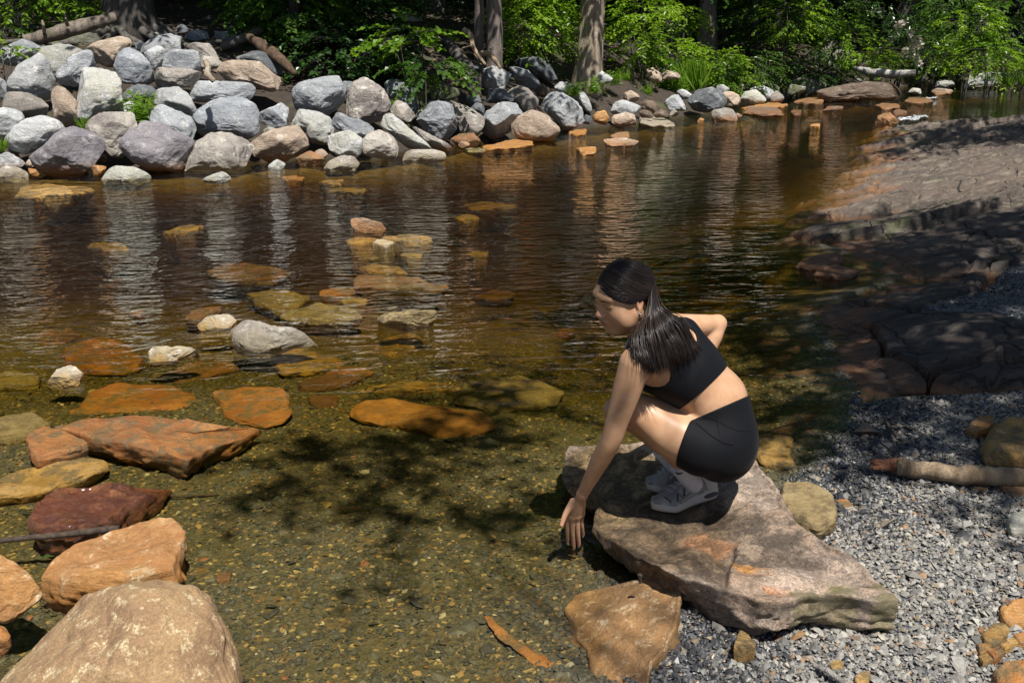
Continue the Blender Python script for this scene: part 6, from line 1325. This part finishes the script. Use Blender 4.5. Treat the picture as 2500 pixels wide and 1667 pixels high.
B += [hell((0, -.014, .032), (.072, .093, .082), .02), hell((0, .022, .02), (.065, .068, .070), .03), hell((0, .036, -.035), (.055, .052, .074), .03), hell((0, .060, -.092), (.022, .022, .020), .025),
      hcap((.056, .0, -.045), (.02, .055, -.094), .022, .018, .03), hcap((-.056, .0, -.045), (-.02, .055, -.094), .022, .018, .03),
      hell((.036, .055, -.030), (.028, .027, .030), .024), hell((-.036, .055, -.030), (.028, .027, .030), .024), hell((.036, .036, -.062), (.024, .030, .026), .03), hell((-.036, .036, -.062), (.024, .030, .026), .03),
      hell((0, .079, .034), (.048, .014, .012), .018),
      hell((.031, .094, .008), (.016, .011, .011), .012, 's'), hell((-.031, .094, .008), (.016, .011, .011), .012, 's'),
      hell((.031, .0735, .007), (.0165, .0145, .0125), .006), hell((-.031, .0735, .007), (.0165, .0145, .0125), .006),
      hcap((0, .082, .016), (0, .101, -.022), .0075, .0105, .012), hell((0, .104, -.026), (.0115, .011, .0095), .008), hell((.0115, .093, -.030), (.008, .010, .0075), .006), hell((-.0115, .093, -.030), (.008, .010, .0075), .006),
      hell((0, .080, -.058), (.026, .017, .018), .014),
      hell((0, .0925, -.0535), (.021, .0085, .0052), .004), hell((0, .0905, -.0635), (.019, .0085, .0062), .004),
      hell((0, .101, -.0585), (.024, .008, .0012), .003, 's'),
      hell((.0745, -.012, -.006), (.0075, .018, .031), .006, 'u', .15, -.35), hell((.084, -.008, -.003), (.006, .009, .018), .006, 's', .15, -.35), hell((.0735, -.004, -.033), (.006, .009, .010), .006, 'u', .15, -.3),
      hell((-.0745, -.012, -.006), (.0075, .018, .031), .006, 'u', .15, .35)]
h = 0.0027
lo = np.min([p.lo for p in B], axis=0); hi = np.max([p.hi for p in B], axis=0)
fd = Field(lo, hi, h)
for p in B: fd.add(p)
V, F4 = fd.mesh()
# skin
q = NT('skin'); v = q.n('NewGeometry').outputs['Position']
a = q.noise(v, 22, 4, .6); b = q.noise(v, 260, 3, .6)
red = q.n('Attribute', attribute_name='ruddy').outputs['Fac']; lip = q.n('Attribute', attribute_name='lip').outputs['Fac']
col = q.mix(q.ramp(a, .35, .65), (.56, .335, .205), (.50, .285, .165)); col = q.mix(q.math('MULTIPLY', red, .6), col, (.55, .245, .165)); col = q.mix(lip, col, (.42, .13, .11))
q.l(col, q.b.inputs['Base Color']); q.b.inputs['Roughness'].default_value = .42; q.b.inputs['Subsurface Weight'].default_value = .18
q.b.inputs['Subsurface Radius'].default_value = (.012, .005, .003); q.b.inputs['Subsurface Scale'].default_value = .6; q.b.inputs['Specular IOR Level'].default_value = .35
q.l(q.bump(b, .12, .002), q.b.inputs['Normal']); M['skin'] = q.m
base = on_slab(1660, 1235)
woman = empty('person', base, 'crouching woman in black sports top and shorts dipping her hand in the water', 'person')
me = mesh_np('body', V, F4, M['skin']); body = child('body', me, woman)
Lc = (V - HC) @ HF.T / HS
lipv = np.clip(np.maximum(1 - ((Lc[:, 0] / .021) ** 2 + ((Lc[:, 2] + .0585) / .0105) ** 2), 0) * 3, 0, 1) * (Lc[:, 1] > .06)
def blob(c, r): return np.exp(-(((Lc - np.array(c)) / r) ** 2).sum(1))
tipc = [t for t in (PY(1387, 1326, 3.085), PY(1401, 1338, 3.082), PY(1414, 1331, 3.085), PY(1371, 1281, 3.02))]
rud = np.clip(.5 * blob((.04, .07, -.03), .025) + .8 * blob((0, .11, -.03), .016) + .9 * blob((.078, -.01, .0), .03) + sum(np.exp(-((V - t) ** 2).sum(1) / .03 ** 2) for t in tipc), 0, 1)
for nm, arr in (('lip', lipv), ('ruddy', rud)):
    at = me.attributes.new(nm, 'FLOAT', 'POINT'); at.data.foreach_set('value', arr.astype(np.float32))
# ---- clothes: the same body a few millimetres out, cut by planes
def fabric(name, c, rough=.75):
    q = NT(name); v = q.n('NewGeometry').outputs['Position']; a = q.noise(v, 420, 3, .6); b = q.noise(v, 11, 2, .5, .3)
    q.l(q.mix(q.ramp(b, .3, .7), c, [x * 1.3 for x in c]), q.b.inputs['Base Color']); q.b.inputs['Specular IOR Level'].default_value = .18; q.b.inputs['Roughness'].default_value = rough
    q.b.inputs['Sheen Weight'].default_value = .03; q.b.inputs['Sheen Roughness'].default_value = .4
    q.l(q.bump(a, .3, .001, q.bump(b, .25, .010)), q.b.inputs['Normal']); return q.m
M['black_fabric'] = fabric('black_fabric', (.0035, .004, .006))
def garment(name, prims, off, cuts, mat):
    g = Field(np.min([p.lo for p in prims], axis=0), np.max([p.hi for p in prims], axis=0), .003)
    for p in prims: g.add(p)
    D = g.D - off; x, y, z = g.full()
    for c in cuts: D = smax(D, c(x, y, z).astype(np.float32), .004)
    V_, F_ = g.mesh(D); return child(name, mesh_np(name, V_, F_, M[mat]), woman)
def plane(p, n):                                                          # keeps the side against n
    n = nrmz(n); return lambda x, y, z: (x - p[0]) * n[0] + (y - p[1]) * n[1] + (z - p[2]) * n[2]
def hole(p, r, F=None):
    e = ell(p, r, F); return lambda x, y, z: -e.fn(x, y, z)
view = nrmz(PY(1660, 950, 3.0) - CAMP)
def pxplane(u0, v0, u1, v1, Y, ax, keep):
    """a plane through two measured points that runs along ax; keep = a measured point on the kept side"""
    a, b = PY(u0, v0, Y), PY(u1, v1, Y); n = nrmz(np.cross(b - a, ax)); n = -n if (keep - a) @ n > 0 else n
    return plane(a, n)
top_prims = B[1:9] + [p for p in B[N_SH:N_SH + 2]]
garment('sports_top', top_prims, .0055, [pxplane(1770, 902, 1656, 1000, 3.05, LAT, rib),
        hole(PY(1588, 922, 2.93), (.066, .09, .066)), hole(PY(1545, 905, 2.90), (.065, .08, .065)), hole(PY(1683, 792, 3.28), (.085, .10, .07)),
        hole(PY(1605, 788, 3.05), (.085, .12, .085)), hole(PY(1668, 832, 3.02), (.055, .12, .034))], 'black_fabric')
thL = nrmz(kneL - hipL)
hemp = hipL + (kneL - hipL) * .36
n_hem = nrmz(PY(1545, 1000, 2.9) - PY(1668, 1075, 2.95))
def hemcut(kn, hp, frac):
    ax = nrmz(kn - hp); p0 = hp + (kn - hp) * frac
    return lambda x, y, z: (x - p0[0]) * ax[0] + (y - p0[1]) * ax[1] + (z - p0[2]) * ax[2]
hl, hr_ = hemcut(kneL, hipL, .40), hemcut(kneR, hipR, .40)
garment('shorts', B[0:3] + B[9:11] + B[NT_LEG:N_TS], .006, [pxplane(1821, 968, 1676, 1031, 3.05, LATh, pel), pxplane(1694, 1020, 1652, 1154, 3.03, LATh, pel)], 'black_fabric')
_sh = bpy.data.objects['shorts']; SHB = BVHTree.FromPolygons([Vector(v.co) for v in _sh.data.vertices], [tuple(p.vertices) for p in _sh.data.polygons])
def seam(px_, name='seam', r=.0016):
    out = []; P_ = np.array(px_, float); tt = np.linspace(0, len(P_) - 1, 40)
    for t in tt:
        u_, v_ = np.interp(t, range(len(P_)), P_[:, 0]), np.interp(t, range(len(P_)), P_[:, 1]); hp = SHB.ray_cast(Vector(CAMP), Vector(ray(u_, v_)).normalized())[0]
        if hp is not None: out.append(np.array(hp))
    if len(out) > 6: child(name, tube_mesh(name, [tube(np.array(out), r, 5)], M['black_fabric']), _sh)
seam([(1836, 1052), (1805, 1052), (1770, 1038), (1735, 1018), (1706, 1003 + 22)]); seam([(1750, 1012), (1752, 1040), (1758, 1062)]); seam([(1700, 1032), (1735, 1062), (1765, 1080), (1790, 1085)], 'crease', .003)
# ---- hair
M['hair'] = (lambda q: (q.b.inputs['Base Color'].__setattr__('default_value', (.012, .0085, .0075, 1)), q.b.inputs['Roughness'].__setattr__('default_value', .36), q.b.inputs['Specular IOR Level'].__setattr__('default_value', .3), q.m)[-1])(NT('dark_hair'))
M['hair_brown'] = (lambda q: (q.b.inputs['Base Color'].__setattr__('default_value', (.034, .019, .014, 1)), q.b.inputs['Roughness'].__setattr__('default_value', .36), q.m)[-1])(NT('brown_hair'))
hair = None
capf = Field(HC - .16, HC + .16, .0027); capf.add(hell((0, -.014, .032), (.0795, .1005, .0895), .02)); capf.add(hell((0, .018, .03), (.0705, .0695, .0685), .02))
x, y, z = capf.full(); lx = ((x - HC[0]) * HF[0, 0] + (y - HC[1]) * HF[0, 1] + (z - HC[2]) * HF[0, 2]) / HS; ly = ((x - HC[0]) * HF[1, 0] + (y - HC[1]) * HF[1, 1] + (z - HC[2]) * HF[1, 2]) / HS; lz = ((x - HC[0]) * HF[2, 0] + (y - HC[1]) * HF[2, 1] + (z - HC[2]) * HF[2, 2]) / HS
lineh = -(-.759 * ly + .651 * lz + .0165 + .35 * np.maximum(.03 - np.abs(lx), 0) - .2 * np.maximum(np.abs(lx) - .055, 0))
keepb = -(lz + .085)
D = smax(capf.D + .0028, (np.minimum(lineh, np.maximum(ly + .03, keepb)) * .9).astype(np.float32), .006)
Vh, Fh4 = capf.mesh(D); hair = child('hair', mesh_np('hair', Vh, Fh4, M['hair']), woman)
rs = np.random.RandomState(21); ST_ = []
er = np.array((.0805, .1015, .0905)); ec = np.array((0, -.014, .032))
def onto(p, add=0.0):
    d = (p - ec) / er; return ec + (p - ec) / np.linalg.norm(d, axis=-1, keepdims=True) * (1 + add)
for k in range(150):                                                      # far side of the parting
    yy = .082 - .115 * rs.uniform(); p0 = np.array((-.002, yy, .118 - 1.5 * max(yy, 0) ** 2 * 4)); mid = np.array((-.11, yy * .5, .05)); g = np.array((-.05, -.09, -.03))
    P_ = onto(bez(p0, mid, g, 16), rs.uniform(0, .006)); ST_.append(tube(HC + (P_ * HS) @ HF, np.concatenate([[.0002], np.full(14, .0012), [.001]]), 4))
child('strands', tube_mesh('strands', ST_, M['hair']), hair)
tipk = np.array([PY(*a) for a in [(1552, 880, 2.90), (1574, 903, 2.885), (1600, 916, 2.89), (1636, 903, 2.92), (1664, 888, 2.95), (1688, 884, 2.98), (1706, 862, 3.02)]])
midk = np.array([PY(*a) for a in [(1544, 822, 2.95), (1560, 830, 2.93), (1582, 826, 2.93), (1608, 812, 2.95), (1634, 798, 2.98), (1656, 786, 3.01), (1670, 788, 3.04)]])
rook = np.array([H(*(onto(np.array(p_), .03) * HS)) for p_ in [(.070, -.050, -.03), (.072, -.056, -.005), (.070, -.062, .02), (.066, -.075, .035), (.05, -.092, .045), (.03, -.104, .05), (.0, -.11, .05)]])
lowk = np.array([PY(*a) for a in [(1560, 790, 3.0), (1572, 786, 2.98), (1584, 778, 2.98), (1597, 768, 3.0), (1606, 758, 3.02), (1612, 752, 3.05), (1612, 748, 3.08)]])
def at(K, s_): return np.array([np.interp(s_ * 6, range(7), K[:, k]) for k in range(3)])
SA, SB = [], []; n_st = 1500; allp = []
tc = np.linspace(0, 1, 20)[:, None]
for k in range(n_st):
    s_ = rs.uniform(0, 1); j = np.clip(s_ + rs.normal(0, .04), 0, 1); lock = round(s_ * 13 + rs.normal(0, .15)) / 13
    hl_ = rs.uniform() < .45
    if hl_: j = .25 * rs.uniform(); s_ = np.clip(j * 3 * rs.uniform(.5, 1.2), 0, 1); lock = round(s_ * 13) / 13
    tip = at(tipk, np.clip(.4 * s_ + .6 * lock, 0, 1)); L_ = rs.uniform(.78, 1.03) if rs.uniform() < .8 else rs.uniform(.6, .8)
    m_ = at(midk, s_); tip = m_ * (1 - L_) + tip * L_
    q1 = rs.uniform() ** .8; yy = .084 - .14 * (j * .75 + .25 * q1); p0 = np.array((.002, yy, .118 - 6.0 * max(yy, 0) ** 2))
    rl = ((at(rook, j) - HC) @ HF.T) / HS
    if hl_:
        h_ = rs.uniform(); rl = ((at(rook, j) - HC) @ HF.T) / HS; p0 = np.array((.004, .082, .070)) * (1 - h_) ** 1.3 + np.array((.074, .022, .004)) * (1 - (1 - h_) ** 1.3); yy = p0[1]
    mid = np.array((.100 - .03 * j, yy * .62 * (1 - j) + yy * .4 * j - .004, .036 + .06 * j))
    if hl_: mid = (p0 + rl) * .5 + np.array((.03, .012 * h_, .010))
    capw = HC + (onto(bez(p0, mid, rl, 12), (.003 + .030 * np.linspace(0, 1, 12) ** 2 * rs.uniform(.4, 1))[:, None]) * HS) @ HF
    K = [capw[-1], at(lowk, s_), m_, tip]; e0 = [capw[-3]] + K + [2 * K[3] - K[2]]; pts_ = []
    for q_ in range(3):
        p0, p1, p2, p3 = e0[q_:q_ + 4]
        for t in np.linspace(0, 1, 7)[:-1]: pts_.append(.5 * (2 * p1 + (p2 - p0) * t + (2 * p0 - 5 * p1 + 4 * p2 - p3) * t * t + (3 * p1 - p0 - 3 * p2 + p3) * t ** 3))
    pts_ = np.concatenate([capw[:-1], np.array(pts_ + [K[3]])]); nn_ = len(pts_); tl = np.clip(np.linspace(-.6, 1, nn_), 0, 1)[:, None]
    fly = 3.0 if rs.uniform() < .05 else 1.0
    allp.append(pts_ + tl * fly * (rs.normal(0, .004, 3) + tl * rs.normal(0, .005, 3)))
NP_ = len(allp[0])
A_ = np.array(allp).reshape(-1, 3)
body_near = [p for p in B]
for _ in range(4):
    d0 = sdf_at(body_near, A_); e = .003
    g = np.stack([sdf_at(body_near, A_ + np.eye(3)[i] * e) - d0 for i in range(3)], 1) / e
    need = (np.arange(len(A_)) % NP_ > 12) * np.maximum(.011 + .006 * ((np.arange(len(A_)) // NP_) * .618 % 1) - d0, 0); A_ = A_ + g * need[:, None] * .9
CP = [hell((0, -.014, .032), (.0795, .1005, .0895), .02), hell((0, .018, .03), (.0705, .0695, .0685), .02)]; ci = np.arange(len(A_)) % NP_ <= 13; cpt = A_[ci]; cr_ = .0005 + .0035 * rs.uniform(0, 1, n_st)[np.nonzero(ci)[0] // NP_]
for _ in range(3):
    d0 = sdf_at(CP, cpt) - .0028 * 0; g = np.stack([sdf_at(CP, cpt + np.eye(3)[i] * .002) - d0 for i in range(3)], 1) / .002; cpt = cpt + g * np.maximum(cr_ - d0, 0)[:, None]
A_[ci] = cpt
A_ = A_.reshape(n_st, NP_, 3); sm = A_.copy(); sm[:, 1:-1] = (A_[:, :-2] + 2 * A_[:, 1:-1] + A_[:, 2:]) / 4
for k in range(n_st):
    (SB if rs.uniform() < .3 else SA).append(tube(sm[k], np.interp(np.linspace(0, 1, NP_), [0, .06, .4, .8, 1], [.0003, .0009, .0015, .0013, .0003]) * rs.uniform(.7, 1.25), 4))
child('strands', tube_mesh('strands', SA, M['hair']), hair); child('strands', tube_mesh('strands', SB, M['hair_brown']), hair)
# ---- brows, lashes, earring
def facecurve(pts, rad, mat, name, seg=6, flat=None):
    P_ = np.array([H(*(np.array(p) * HS)) for p in pts]); tt = np.linspace(0, 1, 12); c = np.stack([np.interp(tt, np.linspace(0, 1, len(P_)), P_[:, k]) for k in range(3)], 1)
    lo_, hi_ = np.full(12, .02), np.full(12, .14); L_ = (c - HC) @ HF.T
    for _ in range(14):                                                   # settle on the skin, coming from the front
        m_ = (lo_ + hi_) / 2; L_[:, 1] = m_; ins = sdf_at(B, HC + L_ @ HF) < 0; lo_ = np.where(ins, m_, lo_); hi_ = np.where(ins, hi_, m_)
    L_[:, 1] = hi_ + .0002; L_[1:-1] = (L_[:-2] + 2 * L_[1:-1] + L_[2:]) / 4; c = HC + L_ @ HF
    r = np.interp(tt, np.linspace(0, 1, len(rad)), rad); return child(name, tube_mesh(name, [tube(c, r, seg)], M[mat]), woman)
for sx_ in (1, -1):
    facecurve([(sx_ * .013, .092, .026), (sx_ * .03, .088, .031), (sx_ * .046, .074, .026)], [.0014, .0018, .0007], 'hair', 'eyebrow')
    facecurve([(sx_ * .015, .09, .003), (sx_ * .024, .092, -.001), (sx_ * .034, .09, -.001), (sx_ * .047, .08, .003)], [.0004, .0009, .001, .0005], 'hair', 'eyelash')
q = NT('bright_metal'); q.b.inputs['Metallic'].default_value = 1; q.b.inputs['Base Color'].default_value = (.75, .8, .88, 1); q.b.inputs['Roughness'].default_value = .15; M['metal'] = q.m
d, f = ico(2); child('earring', mesh_np('earring', H(.080 * HS, .0, -.040 * HS) + d * .0042, f, M['metal']), woman)
# ---- socks and running shoes
def plainm(name, c, rough=.6, bumpk=0, bs=300):
    q = NT(name); q.b.inputs['Base Color'].default_value = (*c, 1); q.b.inputs['Roughness'].default_value = rough
    if bumpk: q.l(q.bump(q.n('TexVoronoi', i_Vector=q.n('NewGeometry').outputs['Position'], i_Scale=float(bs)).outputs['Distance'], bumpk, .002), q.b.inputs['Normal'])
    return q.m
M['sock'] = plainm('white_sock', (.60, .60, .66), .9, .15, 500); M['mesh_upper'] = plainm('shoe_mesh', (.30, .285, .265), .8, .35, 420); M['overlay'] = plainm('silver_overlay', (.20, .20, .205), .35)
M['sole'] = plainm('shoe_sole', (.44, .42, .39), .6); M['dark_trim'] = plainm('dark_trim', (.03, .032, .045), .5); M['lace'] = plainm('shoe_lace', (.5, .5, .51), .85)
def shoe(heel, toe, side_v, up, ank, full=True):
    """heel, toe: ends of the sole on the ground; side_v: towards the viewer"""
    fw = nrmz(toe - heel); L = np.linalg.norm(toe - heel); sd = nrmz(side_v - fw * (side_v @ fw)); up_ = nrmz(np.cross(fw, sd)); up_ = up_ if up_ @ up > 0 else -up_
    def P(t, s_, h_): return heel + fw * t * L + sd * s_ + up_ * h_
    root = link('shoe', None, None)
    root.parent = woman; root.location = Vector(heel) - woman.location
    ts = np.linspace(0, 1, 30)
    hw = np.interp(ts, [0, .05, .15, .35, .5, .7, .85, .95, 1], [.012, .027, .033, .031, .033, .045, .042, .027, .008])
    off = np.interp(ts, [0, .4, .75, 1], [0, 0, .003, .006])
    # sole: flared, waved sidewall, rocker toe
    rows = []
    lift = np.interp(ts, [0, .08, .75, 1], [.010, 0, 0, .024])
    for hh, wd in ((.0, .92), (.007, 1.10), (.022, 1.14), (.033, 1.02), (.037, .95)):
        th = np.interp(ts, [0, .3, .55, .8, 1], [1.3, 1.15, .85, .8, .75])
        rows.append(np.array([[P(t, o + w_ * wd, l + hh * k) for t, o, w_, l, k in zip(ts, off, hw, lift, th)], [P(t, o - w_ * wd, l + hh * k) for t, o, w_, l, k in zip(ts, off, hw, lift, th)]]))
    ring = lambda r: np.concatenate([r[0], r[1][::-1]])
    rr = np.array([ring(r) for r in rows]); n = rr.shape[1]; v_ = rr.reshape(-1, 3); i = np.arange(len(rows) - 1)[:, None] * n + np.arange(n)[None]; j = np.arange(len(rows) - 1)[:, None] * n + (np.arange(n) + 1)[None] % n
    fq = np.stack([i, j, j + n, i + n], -1).reshape(-1, 4); m = n // 2
    strip = lambda o, fl: np.array([[o + k, o + k + 1, o + n - 2 - k, o + n - 1 - k] for k in range(m - 1)])[:, ::(-1 if fl else 1)]
    fq = np.concatenate([fq, strip((len(rows) - 1) * n, False), strip(0, True)])
    child('sole', mesh_np('sole', v_, fq, M['sole']), root)
    # upper: body of the shoe as a closed loft over the foot
    hgt = np.interp(ts, [0, .06, .15, .3, .42, .6, .8, .93, 1], [.062, .088, .092, .090, .094, .078, .056, .042, .028]); arc = np.linspace(-1, 1, 17); Vv = []
    topw = np.interp(ts, [0, .2, .5, .8, 1], [.7, .74, .62, .75, .8])
    th = np.interp(ts, [0, .3, .55, .8, 1], [1.3, 1.15, .85, .8, .75]) * .027
    def up_pt(t, a, g=0.0):
        w_ = np.interp(t, ts, hw) * .97 + g; o = np.interp(t, ts, off); l = np.interp(t, ts, lift) + np.interp(t, ts, th); h_ = np.interp(t, ts, hgt) + g - np.interp(t, ts, th) * .3
        an = a * math.pi / 2; return P(t, o + w_ * math.copysign(abs(math.sin(an)) ** .8, an), l + max(h_ - .01, .006) * math.cos(an) ** .75)
    ts2 = np.linspace(0.0, 1, 34); G = np.array([[up_pt(t, a) for a in arc] for t in ts2]); nv = len(arc)
    i = (np.arange(33)[:, None] * nv + np.arange(nv - 1)[None]).ravel(); child('upper', mesh_np('upper', G.reshape(-1, 3), np.stack([i, i + 1, i + nv + 1, i + nv], 1), M['mesh_upper']), root)
    # overlays: toe cap, eyestay, heel counter, midfoot saddle
    def patch(t0, t1, a0, a1, g, mat, name, nn=14, shape=None):
        T, Aq = np.meshgrid(np.linspace(t0, t1, nn), np.linspace(a0, a1, nn), indexing='ij')
        if shape: T, Aq = shape(T, Aq)
        Q = np.array([up_pt(min(max(t, .001), .999), a, g) for t, a in zip(T.ravel(), Aq.ravel())]); Q2 = np.array([up_pt(min(max(t, .001), .999), a, g - .0025) for t, a in zip(T.ravel(), Aq.ravel())])
        i = (np.arange(nn - 1)[:, None] * nn + np.arange(nn - 1)[None]).ravel(); f1 = np.stack([i, i + 1, i + nn + 1, i + nn], 1); b = nn * nn
        e = np.concatenate([np.arange(nn - 1), (nn - 1) + nn * np.arange(nn - 1), b - 1 - np.arange(nn - 1), nn * (nn - 1) - nn * np.arange(nn - 1)]); e2 = np.roll(e, -1)
        child(name, mesh_np(name, np.concatenate([Q, Q2]), np.concatenate([f1, np.stack([e, e + b, e2 + b, e2], 1)]), M[mat]), root)
    S = 1.0
    patch(.93, .995, -.95, .95, .0022, 'overlay', 'toe_cap')
    patch(.0, .20, .25, .98, .0035, 'sole', 'heel_counter', shape=lambda T, A: (T * (1.0 + .5 * (1 - A)), A))
    if full:
        patch(.30, .80, .28, .40, .0026, 'overlay', 'eyestay'); patch(.70, .78, .30, .98, .0028, 'overlay', 'side_band', shape=lambda T, A: (T + .10 * (A - .6), A))
        patch(.30, .40, .4, .98, .0028, 'overlay', 'side_band', shape=lambda T, A: (T - .12 * (A - .7), A)); patch(.815, .835, .35, .97, .0026, 'dark_trim', 'trim', nn=8, shape=lambda T, A: (T - .10 * (A - .6), A))
        patch(.36, .66, .86, .97, .003, 'overlay', 'foxing')
        # letter on the side: an outlined N
        def lt(t, a): return up_pt(t, a, .0035)
        tl, tr, ab, at_ = .68, .55, .86, .56
        N_ = [lt(tl + .02, ab), lt(tl - .015, at_), lt(tr + .03, ab), lt(tr - .005, at_)]
        bars = [[N_[0], N_[1]], [N_[1], N_[2]], [N_[2], N_[3]]]
        child('letter_outline', tube_mesh('letter_outline', [tube(np.linspace(a, b, 8), .0058, 6, flat=.5) for a, b in bars], M['dark_trim']), root)
        child('letter', tube_mesh('letter', [tube(np.linspace(a, b, 8) + sd * .0022 + up_ * .0010, .0030, 6, flat=.6) for a, b in bars], M['mesh_upper']), root)
        # dark window in the heel of the sole
        d, f = ico(3); dd = d * np.array((.030, .004, .0085)); o_ = P(.17, .037, .020); child('sole_window', mesh_np('sole_window', o_ + dd[:, :1] * fw + dd[:, 1:2] * sd + dd[:, 2:3] * up_, f, M['dark_trim']), root)
    L_ = []
    for k in range(5):
        t = .42 + .075 * k; a = np.array([up_pt(t, -.30, .004), up_pt(t + .02, 0, .0065), up_pt(t, .30, .004)]); L_.append(tube(bez(a[0], 2 * a[1] - (a[0] + a[2]) / 2, a[2], 8), .0024, 5, flat=.6))
    kn_ = up_pt(.40, .0, .010)
    for s_ in (-1, 1):
        L_.append(tube(bez(kn_, kn_ + sd * s_ * .035 + up_ * .022 + fw * .01, kn_ + sd * s_ * .030 - up_ * .006 + fw * .035, 10), .0022, 5)); L_.append(tube(bez(kn_, kn_ + sd * s_ * .02 + fw * .03 + up_ * .012, kn_ + sd * s_ * .042 + fw * .05 - up_ * .02, 9), .0019, 5))
    child('lace', tube_mesh('lace', L_, M['lace']), root)
    # collar and sock
    col_ = [P(.27 + .17 * math.cos(a), .034 * math.sin(a), .112 + .010 * math.cos(a) * -1) for a in np.linspace(0, 2 * math.pi, 26)]
    child('collar', tube_mesh('collar', [tube(np.array(col_), .0055, 8)], M['dark_trim']), root)
    so_ = [P(.36, 0, .04), P(.36, 0, .065), ank + np.array((0, 0, -.01)), ank + nrmz(ank_dir) * .098, ank + nrmz(ank_dir) * .102]
    c = np.array(so_); tt = np.linspace(0, 1, 16); c = np.stack([np.interp(tt, [0, .25, .5, .95, 1], c[:, k]) for k in range(3)], 1)
    child('sock', tube_mesh('sock', [tube(c, np.interp(tt, [0, .3, .6, 1], [.028, .035, .0355, .0355]), 18, rough=.01)], M['sock']), woman)
    return P, sd, up_, fw
nearv = np.array((-.25, -1.0, .1))
ank_dir = kneL - ankL
Psh, sdv, upv, fwv = shoe(heelL, toeL, nearv, np.array((0, 0, 1.0)), ankL)
tk = ankL + nrmz(ank_dir) * .066; mk = [tk + nrmz(-view) * .0375 + RIGHT * a + UP * b for a, b in ((-.030, -.004), (-.020, -.012), (-.008, -.009), (.012, .004), (.026, .014))]
c = np.array(mk); child('sock_mark', tube_mesh('sock_mark', [tube(c, [.0015, .0042, .0036, .002, .0008], 6)], M['dark_trim']), woman)
ank_dir = kneR - ankR
shoe(heelR, toeR, nearv, np.array((0, 0, 1.0)), ankR, full=False)
# shiny nail polish
for t in (PY(1387, 1326, 3.085), PY(1401, 1338, 3.082), PY(1414, 1331, 3.085), PY(1424, 1308, 3.10)):
    d, f = ico(2); child('fingernail', mesh_np('fingernail', t + np.array((0, -.0062, .003)) + d * np.array((.0042, .0018, .0062)), f, M['metal']), woman)
